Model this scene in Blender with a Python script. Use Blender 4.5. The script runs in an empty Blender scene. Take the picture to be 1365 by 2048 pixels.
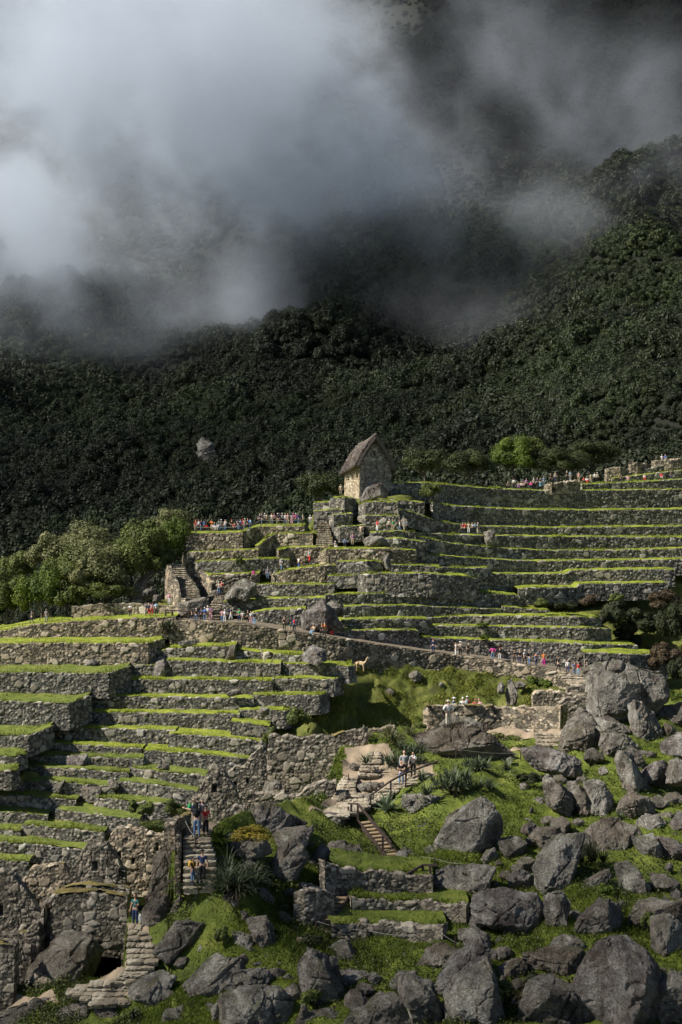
import bpy, bmesh, math, random
import numpy as np
from mathutils import Vector, Matrix, Euler
random.seed(7); RNG = np.random.default_rng(11)
S = bpy.context.scene
C = bpy.context.scene.collection
F = 3000.0            # focal length in photo pixels (photo 1365 x 2048)
K = F/4400.0
def P(px, py, d):     # point seen at photo pixel px,py at range d*K metres
    d = d*K
    return np.array([(px-682.5)/F*d, d, (1024.0-py)/F*d])
def PPM(d): return F/(d*K)      # photo pixels per metre

# ------------------------------------------------------------------ camera
cd = bpy.data.cameras.new('camera'); cam = bpy.data.objects.new('camera', cd); C.objects.link(cam)
cd.sensor_fit = 'VERTICAL'; cd.sensor_height = 36.0; cd.lens = F/2048*36.0
cd.clip_start = 1; cd.clip_end = 20000
cam.location = (0, 0, 0); cam.rotation_euler = (math.radians(90), 0, 0)
S.camera = cam
# ------------------------------------------------------------------ sky, sun, exposure
SUN_EL, SUN_AZ = math.radians(44), math.radians(-108)   # azimuth measured from +Y (view direction), clockwise; sun high on the left
sd = Vector((math.sin(SUN_AZ)*math.cos(SUN_EL), math.cos(SUN_AZ)*math.cos(SUN_EL), math.sin(SUN_EL)))
W = bpy.data.worlds.new('World'); S.world = W; W.use_nodes = True
nt = W.node_tree; bg = nt.nodes['Background']
sky = nt.nodes.new('ShaderNodeTexSky'); sky.sky_type = 'NISHITA'; sky.sun_disc = False
sky.sun_elevation = SUN_EL; sky.sun_rotation = SUN_AZ; sky.dust_density = 2.0; sky.air_density = 1.0; sky.altitude = 2400
nt.links.new(sky.outputs[0], bg.inputs[0]); bg.inputs[1].default_value = 0.052
ld = bpy.data.lights.new('sun', 'SUN'); ld.energy = 4.9; ld.angle = math.radians(0.6); ld.color = (1.0, 0.94, 0.84)
sun = bpy.data.objects.new('sun', ld); C.objects.link(sun); sun.rotation_euler = (-sd).to_track_quat('-Z', 'Y').to_euler()
S.view_settings.view_transform = 'Standard'; S.view_settings.look = 'None'
S.view_settings.exposure = 0.72; S.view_settings.gamma = 1.0; S.view_settings.use_curve_mapping = False
S.cycles.use_denoising = True
S.cycles.max_bounces = 5; S.cycles.diffuse_bounces = 3; S.cycles.glossy_bounces = 2; S.cycles.transmission_bounces = 2
S.cycles.volume_bounces = 2; S.cycles.transparent_max_bounces = 6
S.cycles.use_adaptive_sampling = True; S.cycles.adaptive_threshold = 0.03
S.render.use_persistent_data = False

# unseen cloud volumes added up-sun to shade the mountain and the lowest slope
def added_shade_cloud(label, target, dist, radii, dens):
    bm = bmesh.new(); bmesh.ops.create_icosphere(bm, subdivisions=4, radius=1); me = bpy.data.meshes.new('cloud')
    for v in bm.verts: v.co = Vector([v.co[i]*radii[i]*(1+.12*math.sin(v.co[0]*5+i)+.1*math.sin(v.co[1]*7+v.co[2]*4)) for i in range(3)])
    bm.to_mesh(me); bm.free(); o = bpy.data.objects.new('cloud', me); C.objects.link(o); o.location = Vector(target)+sd*dist
    o['kind'] = 'stuff'; o['label'] = label; o['category'] = 'cloud'
    m = bpy.data.materials.new('added_shade_cloud'); m.use_nodes = True; n = m.node_tree.nodes; n.remove(n['Principled BSDF']); v = n.new('ShaderNodeVolumePrincipled'); v.inputs['Density'].default_value = dens; v.inputs['Color'].default_value = (.8, .82, .85, 1)
    m.node_tree.links.new(v.outputs[0], n['Material Output'].inputs['Volume']); me.materials.append(m)
added_shade_cloud('unseen cloud added on the sun side to dim the lowest slope', (-22, 50, -22), 700, (55, 21, 45), .011)
added_shade_cloud('unseen cloud bank added to shade the left foot of the mountain', (-95, 480, 20), 1000, (170, 170, 90), .0050)
added_shade_cloud('farther unseen cloud bank added to shade the upper right of the mountain', (240, 1020, 330), 1300, (230, 260, 150), .006)

# ------------------------------------------------------------------ numeric noise
def _h(ix, iy, iz, seed):
    with np.errstate(over='ignore'):
        h = (ix.astype(np.int64)*374761393 + iy.astype(np.int64)*668265263 + iz.astype(np.int64)*2147483647 + seed*974634777) & 0xffffffff
        h = ((h ^ (h >> 13))*1274126177) & 0xffffffff
        h = ((h ^ (h >> 16))*2246822519) & 0xffffffff
        h = h ^ (h >> 15)
    return (h & 0xffffff)/float(0xffffff)
def vnoise(p, seed=0):
    p = np.asarray(p, float); i = np.floor(p); f = p-i; f = f*f*f*(f*(f*6-15)+10); i = i.astype(np.int64)
    r = 0
    for a in (0, 1):
        for b in (0, 1):
            for c in (0, 1):
                w = (f[..., 0] if a else 1-f[..., 0])*(f[..., 1] if b else 1-f[..., 1])*(f[..., 2] if c else 1-f[..., 2])
                r = r + w*_h(i[..., 0]+a, i[..., 1]+b, i[..., 2]+c, seed)
    return r*2-1
def fbm(p, oct=4, seed=0, gain=.5):
    p = np.asarray(p, float); r = 0; a = 1; t = 0
    for o in range(oct):
        r = r+a*vnoise(p, seed+o*17); t += a; a *= gain; p = p*2.03+3.1
    return r/t*1.6
def cells(p, jit=.85, seed=0):
    i = np.floor(p).astype(np.int64); n = len(p)
    f1 = np.full(n, 9.); f2 = np.full(n, 9.); hid = np.zeros(n)
    for a in (-1, 0, 1):
        for b in (-1, 0, 1):
            for c in (-1, 0, 1):
                x, y, z = i[:, 0]+a, i[:, 1]+b, i[:, 2]+c
                d = np.sqrt((x+.5+(_h(x, y, z, seed)-.5)*jit-p[:, 0])**2+(y+.5+(_h(x, y, z, seed+1)-.5)*jit-p[:, 1])**2+(z+.5+(_h(x, y, z, seed+2)-.5)*jit-p[:, 2])**2)
                m = d < f1
                f2 = np.where(m, f1, np.minimum(f2, d)); hid = np.where(m, _h(x, y, z, seed+5), hid); f1 = np.where(m, d, f1)
    return f1, f2, hid
def sstep(a, b, x):
    t = np.clip((x-a)/(b-a), 0, 1); return t*t*(3-2*t)

# ------------------------------------------------------------------ mesh helpers
def mesh(name, V, Fs, mat=None, smooth=False, attrs=None, mats=None, midx=None):
    V = np.asarray(V, np.float32); me = bpy.data.meshes.new(name)
    if isinstance(Fs, np.ndarray): Fs = [Fs]
    Fs = [np.asarray(f, np.int32) for f in Fs if len(f)]
    nf = sum(len(f) for f in Fs)
    me.vertices.add(len(V)); me.vertices.foreach_set('co', V.ravel())
    loops = np.concatenate([f.ravel() for f in Fs]); tot = np.concatenate([np.full(len(f), f.shape[1], np.int32) for f in Fs])
    me.loops.add(len(loops)); me.loops.foreach_set('vertex_index', loops)
    me.polygons.add(nf); st = np.concatenate([[0], np.cumsum(tot)[:-1]]).astype(np.int32)
    me.polygons.foreach_set('loop_start', st); me.polygons.foreach_set('loop_total', tot)
    if midx is not None: me.polygons.foreach_set('material_index', np.asarray(midx, np.int32))
    me.polygons.foreach_set('use_smooth', np.full(nf, bool(smooth)))
    for k, a in (attrs or {}).items():
        at = me.attributes.new(k, 'FLOAT', 'POINT'); at.data.foreach_set('value', np.asarray(a, np.float32))
    me.update(calc_edges=True)
    for m in (mats or ([mat] if mat else [])): me.materials.append(m)
    return me
def ob(name, me, parent=None, loc=None, rot=None, **tags):
    o = bpy.data.objects.new(name, me); C.objects.link(o)
    if parent: o.parent = parent
    if loc is not None: o.location = loc
    if rot is not None: o.rotation_euler = rot
    for k, v in tags.items():
        if v: o[k] = v
    return o
def thing(name, label, cat, loc=(0, 0, 0), rotz=0, group=None):
    return ob(name, None, loc=tuple(float(v) for v in loc), rot=(0, 0, rotz), label=label, category=cat, group=group)
def grid_faces(nu, nv, off=0):
    a = np.arange(nu*nv).reshape(nu, nv)+off
    return np.stack([a[:-1, :-1], a[1:, :-1], a[1:, 1:], a[:-1, 1:]], -1).reshape(-1, 4)
def boxes(L):      # list of (p, q, w, h): square bars from p to q
    V, Fc = [], []
    for p, q, w, h in L:
        p = Vector(p); q = Vector(q); d = (q-p).normalized()
        u = d.cross(Vector((0, 0, 1)));  u = Vector((1, 0, 0)) if u.length < .02 else u.normalized()
        v = u.cross(d).normalized(); b = len(V)
        for c in (p, q):
            for s, t in ((-1, -1), (1, -1), (1, 1), (-1, 1)): V.append(c+u*s*w/2+v*t*h/2)
        Fc += [(b, b+3, b+2, b+1), (b+4, b+5, b+6, b+7)]+[(b+i, b+(i+1) % 4, b+4+(i+1) % 4, b+4+i) for i in range(4)]
    return np.array([tuple(v) for v in V]), np.array(Fc)
def tube(pts, rad, n=7, cap=True):
    pts = [Vector(p) for p in pts]; V, Fc = [], []
    if not hasattr(rad, '__len__'): rad = [rad]*len(pts)
    ref = Vector((.31, .17, .93))
    for i, p in enumerate(pts):
        d = (pts[min(i+1, len(pts)-1)]-pts[max(i-1, 0)]).normalized()
        u = d.cross(ref); u = u.normalized() if u.length > .05 else d.cross(Vector((1, 0, 0))).normalized()
        v = d.cross(u)
        for k in range(n):
            a = 2*math.pi*k/n; V.append(tuple(p+(u*math.cos(a)+v*math.sin(a))*rad[i]))
    for i in range(len(pts)-1):
        for k in range(n): Fc.append((i*n+k, i*n+(k+1) % n, (i+1)*n+(k+1) % n, (i+1)*n+k))
    m = len(V); V.append(tuple(pts[0])); V.append(tuple(pts[-1])); l = (len(pts)-1)*n
    for k in range(n):
        Fc.append((m, (k+1) % n, k, m)); Fc.append((m+1, l+k, l+(k+1) % n, m+1))
    return np.array(V), Fc
def merge(parts):
    V, Fc, o = [], [], 0
    for v, f in parts:
        V.append(np.asarray(v)); Fc += [tuple(i+o for i in (dict.fromkeys(q))) for q in f]; o += len(v)
    return np.concatenate(V), Fc
def mesh2(name, V, Fl, mat=None, smooth=False, **k):
    t = [f for f in Fl if len(f) == 3]; q = [f for f in Fl if len(f) == 4]
    return mesh(name, V, [np.array(x) for x in (t, q) if x], mat, smooth, **k)

# ------------------------------------------------------------------ materials
def newmat(name, rough=.9):
    m = bpy.data.materials.new(name); m.use_nodes = True; n = m.node_tree.nodes; b = n['Principled BSDF']
    b.inputs['Roughness'].default_value = rough; b.inputs['Specular IOR Level'].default_value = .25
    return m, n, m.node_tree.links, b
def nn(n, t, **k):
    x = n.new(t)
    for a, v in k.items(): setattr(x, a, v)
    return x
def ramp(n, l, src, stops, interp='LINEAR'):
    r = n.new('ShaderNodeValToRGB'); r.color_ramp.interpolation = interp; e = r.color_ramp.elements
    e[0].position, e[0].color = stops[0][0], (*stops[0][1], 1); e[1].position, e[1].color = stops[-1][0], (*stops[-1][1], 1)
    for p, c in stops[1:-1]:
        x = e.new(p); x.color = (*c, 1)
    l.new(src, r.inputs[0]); return r.outputs[0]
def noise(n, l, scale, detail=4, rough=.6, vec=None, dist=0):
    t = n.new('ShaderNodeTexNoise'); t.inputs['Scale'].default_value = scale; t.inputs['Detail'].default_value = detail
    t.inputs['Roughness'].default_value = rough; t.inputs['Distortion'].default_value = dist
    if vec: l.new(vec, t.inputs['Vector'])
    return t.outputs['Fac']
def mixc(n, l, f, a, b, mode='MIX'):
    m = n.new('ShaderNodeMix'); m.data_type = 'RGBA'; m.blend_type = mode
    for i, v in ((0, f), (6, a), (7, b)):
        if isinstance(v, (int, float)): m.inputs[i].default_value = v
        elif isinstance(v, tuple): m.inputs[i].default_value = (*v, 1)
        else: l.new(v, m.inputs[i])
    return m.outputs[2]
def mth(n, l, op, a, b=None, clamp=False):
    m = n.new('ShaderNodeMath'); m.operation = op; m.use_clamp = clamp
    for i, v in ((0, a), (1, b)):
        if v is None: continue
        if isinstance(v, (int, float)): m.inputs[i].default_value = v
        else: l.new(v, m.inputs[i])
    return m.outputs[0]
def attr(n, name): return nn(n, 'ShaderNodeAttribute', attribute_name=name).outputs['Fac']
def wpos(n): return n.new('ShaderNodeNewGeometry').outputs['Position']
def bump(n, l, b, h, dist, st=.7):
    x = n.new('ShaderNodeBump'); x.inputs['Strength'].default_value = st; x.inputs['Distance'].default_value = dist
    l.new(h, x.inputs['Height']); l.new(x.outputs[0], b.inputs['Normal'])

def stone_mat(name, cols, joint, fine=9.0, moss=.25):
    m, n, l, b = newmat(name, .92); w = wpos(n)
    c = ramp(n, l, attr(n, 'st'), cols)
    f = noise(n, l, fine, 5, .7, w); big = noise(n, l, .35, 3, .6, w)
    c = mixc(n, l, .55, c, ramp(n, l, f, [(.25, (.3, .3, .3)), (.75, (.9, .9, .88))]), 'OVERLAY')
    c = mixc(n, l, mth(n, l, 'MULTIPLY', ramp(n, l, big, [(.42, (0, 0, 0)), (.68, (1, 1, 1))]), .55), c, mixc(n, l, 1.0, c, (.62, .58, .55), 'MULTIPLY'))
    lich = ramp(n, l, noise(n, l, 3.3, 6, .75, w), [(.62, (0, 0, 0)), (.70, (1, 1, 1))])
    c = mixc(n, l, mth(n, l, 'MULTIPLY', lich, .5), c, (.44, .43, .36))
    ms = ramp(n, l, noise(n, l, 1.1, 5, .7, w), [(.56, (0, 0, 0)), (.68, (1, 1, 1))])
    c = mixc(n, l, mth(n, l, 'MULTIPLY', ms, moss), c, (.09, .10, .025))
    c = mixc(n, l, mth(n, l, 'SUBTRACT', 1.0, attr(n, 'jt'), True), c, joint)
    l.new(c, b.inputs['Base Color']); bump(n, l, b, f, .05); return m
M = {}
GREY = [(0, (.065, .062, .056)), (.3, (.135, .128, .115)), (.6, (.20, .188, .162)), (.85, (.28, .25, .20)), (1, (.43, .41, .37))]
TAN = [(0, (.08, .07, .056)), (.3, (.16, .14, .108)), (.6, (.25, .21, .155)), (.85, (.35, .285, .20)), (1, (.48, .43, .35))]
M['wall'] = stone_mat('terrace_stone', GREY, (.028, .026, .018))
M['wall_tan'] = stone_mat('tan_rubble_stone', TAN, (.04, .034, .022))
M['ruin'] = stone_mat('ruin_stone', [(0, (.07, .062, .052)), (.35, (.14, .125, .10)), (.7, (.22, .19, .15)), (1, (.36, .32, .26))], (.025, .021, .015), 12, .2)
M['ruin_gold'] = stone_mat('golden_ruin_stone', TAN, (.035, .026, .016), 12, .1)
M['hut_shaded'] = stone_mat('hut_stone_shaded', [(0, (.13, .12, .10)), (.4, (.24, .215, .175)), (.8, (.33, .30, .25)), (1, (.42, .39, .34))], (.06, .05, .04), 8, .05)  # darker, greyer copy of the hut stone: the gable's shade put into its colour
M['hut_lit'] = stone_mat('hut_stone_lit', [(0, (.20, .17, .12)), (.4, (.34, .28, .19)), (.8, (.46, .39, .27)), (1, (.52, .47, .38))], (.09, .07, .045), 8, .05)  # golden copy of the hut stone: the side wall's sunlight put into its colour
M['step'] = stone_mat('step_stone', [(0, (.14, .12, .09)), (.5, (.27, .23, .17)), (1, (.40, .36, .28))], (.05, .04, .03), 9, .1)

def rock_mat(name, a, b_, c_, lich=.62, moss=.6, scale=1.0):
    m, n, l, b = newmat(name, .88)
    tc = n.new('ShaderNodeTexCoord').outputs['Object']
    oi = n.new('ShaderNodeObjectInfo').outputs['Random']
    mp = n.new('ShaderNodeVectorMath'); mp.operation = 'ADD'; l.new(tc, mp.inputs[0])
    cb = n.new('ShaderNodeCombineXYZ'); l.new(mth(n, l, 'MULTIPLY', oi, 91.), cb.inputs[0]); l.new(cb.outputs[0], mp.inputs[1]); w = mp.outputs[0]
    n1 = noise(n, l, .8*scale, 6, .65, w, .6)
    c = ramp(n, l, n1, [(.36, a), (.49, b_), (.62, c_)])
    c = mixc(n, l, mth(n, l, 'MULTIPLY', ramp(n, l, noise(n, l, .45*scale, 4, .6, w, .8), [(.5, (0, 0, 0)), (.6, (1, 1, 1))]), .6), c, mixc(n, l, 1.0, c, (.58, .50, .45), 'MULTIPLY'))
    # vertical stain streaks
    sc = n.new('ShaderNodeMapping'); sc.inputs['Scale'].default_value = (3.2, 3.2, .35); l.new(w, sc.inputs[0])
    stn = ramp(n, l, noise(n, l, .8, 5, .7, sc.outputs[0]), [(.48, (0, 0, 0)), (.66, (1, 1, 1))])
    c = mixc(n, l, mth(n, l, 'MULTIPLY', stn, .75), c, mixc(n, l, 1.0, c, (.42, .38, .37), 'MULTIPLY'))
    f = noise(n, l, 14, 6, .8, w)
    c = mixc(n, l, .75, c, ramp(n, l, f, [(.36, (.12, .12, .12)), (.64, (.92, .92, .9))]), 'OVERLAY')
    pl = ramp(n, l, noise(n, l, 2.6, 8, .8, w, .4), [(lich, (0, 0, 0)), (lich+.05, (1, 1, 1))])
    c = mixc(n, l, mth(n, l, 'MULTIPLY', pl, .62), c, (.43, .43, .36))
    v = n.new('ShaderNodeTexVoronoi'); v.inputs['Scale'].default_value = 2.2; l.new(w, v.inputs['Vector'])
    sp = ramp(n, l, v.outputs['Distance'], [(.06, (1, 1, 1)), (.10, (0, 0, 0))]); c = mixc(n, l, mth(n, l, 'MULTIPLY', sp, .7), c, (.55, .54, .48))
    geo = n.new('ShaderNodeNewGeometry'); sx = n.new('ShaderNodeSeparateXYZ'); l.new(geo.outputs['Normal'], sx.inputs[0])
    up = mth(n, l, 'MULTIPLY', ramp(n, l, sx.outputs[2], [(.35, (0, 0, 0)), (.8, (1, 1, 1))]), ramp(n, l, noise(n, l, 1.3, 5, .7, w), [(.5, (0, 0, 0)), (.6, (1, 1, 1))]))
    c = mixc(n, l, mth(n, l, 'MULTIPLY', up, moss), c, (.10, .115, .03))
    l.new(c, b.inputs['Base Color'])
    cr = ramp(n, l, noise(n, l, 1.7, 7, .7, w, 1.2), [(.47, (1, 1, 1)), (.5, (0, 0, 0)), (.53, (1, 1, 1))])
    bump(n, l, b, mth(n, l, 'ADD', mth(n, l, 'MULTIPLY', cr, .35), mth(n, l, 'ADD', f, n1)), .32, 1.0); return m
M['rock'] = rock_mat('granite', (.155, .142, .126), (.35, .325, .285), (.56, .53, .47), .57)
M['rock_pink'] = rock_mat('weathered_granite', (.15, .125, .115), (.30, .27, .25), (.49, .46, .43), .57, .2)
M['rock_pale'] = rock_mat('pale_granite', (.24, .21, .175), (.36, .33, .28), (.5, .47, .42), .6, .1)
M['rock_dark'] = rock_mat('dark_granite', (.11, .098, .086), (.245, .222, .195), (.43, .40, .355), .57, .5)
M['rock_warm'] = rock_mat('warm_granite', (.15, .13, .105), (.29, .255, .21), (.44, .40, .34), .60, .4)

def grass_mat(name, a, b_, c_, sc=.5):
    m, n, l, b = newmat(name, .75); w = wpos(n)
    c = ramp(n, l, noise(n, l, sc, 6, .72, w), [(.3, a), (.5, b_), (.68, c_)])
    f = noise(n, l, 6, 5, .75, w)
    c = mixc(n, l, .5, c, ramp(n, l, f, [(.25, (.22, .22, .22)), (.75, (.85, .85, .85))]), 'OVERLAY')
    c = mixc(n, l, mth(n, l, 'MULTIPLY', ramp(n, l, noise(n, l, 1.7, 4, .7, w), [(.62, (0, 0, 0)), (.72, (1, 1, 1))]), .5), c, (.17, .13, .05))
    l.new(c, b.inputs['Base Color']); bump(n, l, b, f, .12)
    b.inputs['Subsurface Weight'].default_value = 0
    return m
M['turf'] = grass_mat('terrace_turf', (.10, .125, .02), (.21, .25, .028), (.29, .31, .05))
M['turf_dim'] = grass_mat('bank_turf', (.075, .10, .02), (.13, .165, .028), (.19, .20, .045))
M['meadow'] = grass_mat('meadow_grass', (.038, .050, .010), (.095, .125, .016), (.17, .185, .034), .5)
M['scrub'] = grass_mat('scrub', (.045, .052, .014), (.10, .115, .02), (.19, .19, .05), .6)
M['earth'] = grass_mat('hill_soil', (.05, .05, .02), (.08, .075, .03), (.11, .10, .045), .5)
def flat(name, col, rough=.85, var=.35, sc=8.):
    m, n, l, b = newmat(name, rough); w = n.new('ShaderNodeTexCoord').outputs['Object']
    f = noise(n, l, sc, 4, .65, w)
    c = mixc(n, l, var, col, ramp(n, l, f, [(.25, (.2, .2, .2)), (.75, (.85, .85, .85))]), 'OVERLAY')
    l.new(c, b.inputs['Base Color']); return m
M['ledge_path'] = flat('ledge_path', (.17, .14, .10), .95, .5, 1.2)
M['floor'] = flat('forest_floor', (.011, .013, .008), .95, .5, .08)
M['path'] = flat('trodden_path', (.27, .21, .145), .95, .4, 1.5)
M['wood'] = flat('dark_wood', (.050, .036, .030), .6, .5, 6)
M['woodstep'] = flat('worn_tread', (.26, .19, .115), .7, .5, 6)
M['rope'] = flat('pale_rope', (.24, .225, .19), .8, .2)
M['bark'] = flat('bark', (.10, .085, .07), .9, .5, 3)
M['gold'] = grass_mat('golden_moss', (.07, .062, .022), (.15, .12, .038), (.24, .19, .07), 1.2)
M['thatch'] = None
def thatch():
    m, n, l, b = newmat('thatch', .95); w = n.new('ShaderNodeTexCoord').outputs['Object']
    mp = n.new('ShaderNodeMapping'); mp.inputs['Scale'].default_value = (5, 5, .8); l.new(w, mp.inputs[0])
    f = noise(n, l, 2, 6, .8, mp.outputs[0])
    c = ramp(n, l, f, [(.25, (.07, .057, .05)), (.5, (.15, .125, .108)), (.75, (.27, .23, .20))])
    l.new(c, b.inputs['Base Color']); bump(n, l, b, f, .2, 1); return m
M['thatch'] = thatch()
def leaf_mat(name, a, b_, c_, trans=.25, obj=True):
    m, n, l, b = newmat(name, .6)
    lv = attr(n, 'lv'); c = ramp(n, l, lv, [(0, a), (.55, b_), (1, c_)])
    if obj:
        oi = n.new('ShaderNodeObjectInfo').outputs['Random']
        c = mixc(n, l, .65, c, ramp(n, l, oi, [(0, (.20, .24, .22)), (.45, (.42, .47, .42)), (.85, (.52, .57, .46)), (1, (.68, .64, .52))]), 'OVERLAY')
    l.new(c, b.inputs['Base Color'])
    tr = n.new('ShaderNodeBsdfTranslucent'); l.new(c, tr.inputs[0]); mx = n.new('ShaderNodeMixShader'); mx.inputs[0].default_value = trans
    l.new(b.outputs[0], mx.inputs[1]); l.new(tr.outputs[0], mx.inputs[2]); l.new(mx.outputs[0], n['Material Output'].inputs[0]); return m
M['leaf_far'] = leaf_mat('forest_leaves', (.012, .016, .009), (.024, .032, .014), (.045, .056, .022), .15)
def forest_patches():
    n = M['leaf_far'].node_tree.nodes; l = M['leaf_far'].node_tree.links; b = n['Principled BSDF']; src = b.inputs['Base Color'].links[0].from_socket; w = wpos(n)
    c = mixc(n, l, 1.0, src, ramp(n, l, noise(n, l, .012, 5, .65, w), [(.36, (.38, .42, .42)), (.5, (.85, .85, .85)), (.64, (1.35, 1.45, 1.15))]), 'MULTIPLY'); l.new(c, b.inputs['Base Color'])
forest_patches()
M['leaf_mid'] = leaf_mat('tree_leaves', (.04, .055, .016), (.10, .125, .03), (.19, .21, .055), .2, False)
M['leaf_lime'] = leaf_mat('lime_leaves', (.035, .058, .010), (.085, .125, .017), (.17, .22, .035), .25, False)
M['leaf_olive'] = leaf_mat('olive_leaves', (.055, .06, .025), (.14, .15, .06), (.27, .265, .12), .2, False)
M['leaf_deep'] = leaf_mat('deep_leaves', (.020, .030, .010), (.042, .056, .018), (.085, .10, .032), .15, False)
M['leaf_dark'] = leaf_mat('dark_leaves', (.014, .020, .009), (.030, .038, .014), (.055, .062, .022), .15, False)
M['leaf_brown'] = leaf_mat('brown_leaves', (.035, .025, .016), (.075, .055, .032), (.13, .095, .05), .15, False)
M['leaf_weed'] = leaf_mat('weed_leaves', (.02, .03, .008), (.05, .065, .014), (.11, .12, .03), .2, False)
M['leaf_strap'] = leaf_mat('strap_leaves', (.022, .035, .018), (.065, .085, .045), (.17, .20, .12), .15, False)
M['leaf_agave'] = leaf_mat('agave_leaves', (.07, .10, .06), (.15, .20, .12), (.30, .35, .22), .1, False)
M['blade'] = leaf_mat('grass_blades', (.10, .125, .016), (.23, .285, .024), (.36, .39, .06), .35, False)
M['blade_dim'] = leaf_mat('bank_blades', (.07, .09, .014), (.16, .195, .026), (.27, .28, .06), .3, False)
M['blade_dark'] = leaf_mat('meadow_blades', (.035, .050, .008), (.10, .145, .014), (.22, .26, .034), .35, False)
# ------------------------------------------------------------------ dry stone walls
def resample(pts, res):
    pts = [tuple(map(float, p[:3])) for p in pts]
    Q = np.array([P(*p) for p in pts]); out = []
    for i in range(len(pts)-1):
        k = max(1, int(math.ceil(np.linalg.norm(Q[i+1]-Q[i])/res)))
        for j in range(k): out.append([pts[i][c]+(pts[i+1][c]-pts[i][c])*j/k for c in range(3)])
    out.append(list(pts[-1])); return np.array(out)
def P_arr(a): return np.stack([(a[:, 0]-682.5)/F*a[:, 2]*K, a[:, 2]*K, (1024-a[:, 1])/F*a[:, 2]*K], -1)
def horiz_normals(T):
    t = np.gradient(T, axis=0) if len(T) > 1 else np.array([[1., 0, 0]]); t[:, 2] = 0
    k = np.ones(7)/7
    if len(T) > 8:
        tp = np.pad(t, ((3, 3), (0, 0)), mode='edge'); t = np.stack([np.convolve(tp[:, c], k, 'valid') for c in range(3)], -1)
    t /= np.maximum(np.linalg.norm(t, axis=1, keepdims=True), 1e-6)
    return np.stack([t[:, 1], -t[:, 0], np.zeros(len(t))], -1)
def stone_fields(X, size, seed, big=.16, course=0.0):
    q = X*np.array([1., .7, 1.3])/size
    q = q+.25*np.stack([vnoise(q*.6, seed+3), vnoise(q*.6, seed+4), vnoise(q*.6, seed+6)], -1)
    f1, f2, h = cells(q, .8, seed)
    e = f2-f1; s = h; amp = np.ones(len(X))
    if big > 0:
        g1, g2, hb = cells(q/2.3+7.7, .8, seed+50); eb = (g2-g1)*2.2
        m = hb < big; e = np.where(m, np.minimum(eb, 9), e); s = np.where(m, np.clip(.55+hb/big*.45, 0, 1), s); amp = np.where(m, 1.5, 1)
    return e, s, amp
def wall(name, label, cat, pts, bot, res=.09, size=.36, thick=.45, mat='wall', seed=None, group=None, parent=None, free=False,
         ragged=.05, batter=.05, openings=(), big=.16, relief=.075, sink=.4, tag=True, closed_ends=True, odepth=.5):
    seed = random.randrange(10000) if seed is None else seed
    c = resample(pts, res); T = P_arr(c)
    if np.isscalar(bot): pb = c[:, 1]+bot
    else:
        b = np.array(bot, float); o = np.argsort(b[:, 0]); pb = np.interp(c[:, 0], b[o, 0], b[o, 1])
    nrm = horiz_normals(T)
    s = F/(c[:, 2]*K); H = np.maximum((pb-c[:, 1])/s, .15)+sink
    L = np.concatenate([[0], np.cumsum(np.linalg.norm(np.diff(T, axis=0), axis=1))])
    rg = ragged*(vnoise(np.stack([L/.5, L*0, L*0], -1), seed)+.8*vnoise(np.stack([np.floor(L/.42)*7.3, L*0, L*0], -1), seed+9))
    T = T.copy(); T[:, 2] += rg; H = H+rg
    B = T.copy(); B[:, 2] -= H; B += nrm*(batter*H)[:, None]
    nu = len(c); nv = max(3, int(H.max()/res)+1); vv = np.linspace(0, 1, nv)
    Fr = B[:, None]+(T-B)[:, None]*vv[None, :, None]                  # nu,nv,3
    D = np.repeat(nrm[:, None], nv, 1); imY = pb[:, None]+(c[:, 1]-pb)[:, None]*((vv[None]*H[:, None]-sink)/np.maximum(H-sink, .05)[:, None])
    for (x0, y0, x1, y1) in openings:
        m = (c[:, 0][:, None] > x0) & (c[:, 0][:, None] < x1) & (imY > y0) & (imY < y1)
        Fr = Fr-np.where(m, odepth, 0)[..., None]*nrm[:, None]
    nt_ = max(2, int(thick/res)+1); tv = np.linspace(0, 1, nt_+1)[1:]
    Tp = T[:, None]-nrm[:, None]*(thick*tv)[None, :, None]; Dt = np.zeros_like(Tp); Dt[..., 2] = 1
    rows = [Fr, Tp]; dirs = [D, Dt]
    if free:
        Bk = Tp[:, -1:]+(B-T-nrm*0)[:, None]*np.linspace(0, 1, 8)[None, 1:, None]; rows.append(Bk); dirs.append(np.repeat(-nrm[:, None], 7, 1))
    G = np.concatenate(rows, 1); Dd = np.concatenate(dirs, 1); nr = G.shape[1]
    V = G.reshape(-1, 3); Dv = Dd.reshape(-1, 3)
    Fc = [grid_faces(nu, nr)]; Vs = [V]; Ds = [Dv]
    if closed_ends:
        for ei, sg in ((0, -1), (-1, 1)):
            tdir = np.cross(nrm[ei], [0, 0, 1])*-sg
            ne = max(3, int(thick/res)+1); w = np.linspace(0, 1, ne)
            A = Fr[ei][None]-nrm[ei][None, None]*(thick*w)[:, None, None]
            off = sum(len(v) for v in Vs); fc = grid_faces(ne, nv, off)
            Vs.append(A.reshape(-1, 3)); Ds.append(np.repeat((tdir if tdir is not None else nrm[ei])[None], ne*nv, 0)); Fc.append(fc)
    V = np.concatenate(Vs); Dv = np.concatenate(Ds)
    e, st, amp = stone_fields(V, size, seed, big)
    jt = sstep(.02, .20 if res > .07 else .13, e)
    disp = relief*(amp*sstep(.0, .24, e)*(.6+.4*st)+.45*(st-.5))-relief*.6+.02*fbm(V*2.2, 2, seed)
    V = V+Dv*disp[:, None]
    me = mesh(name, V, Fc, M[mat], True, {'st': st, 'jt': jt})
    if tag: return ob(name, me, parent, label=label, category=cat, group=group)
    return ob(name, me, parent)

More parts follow.
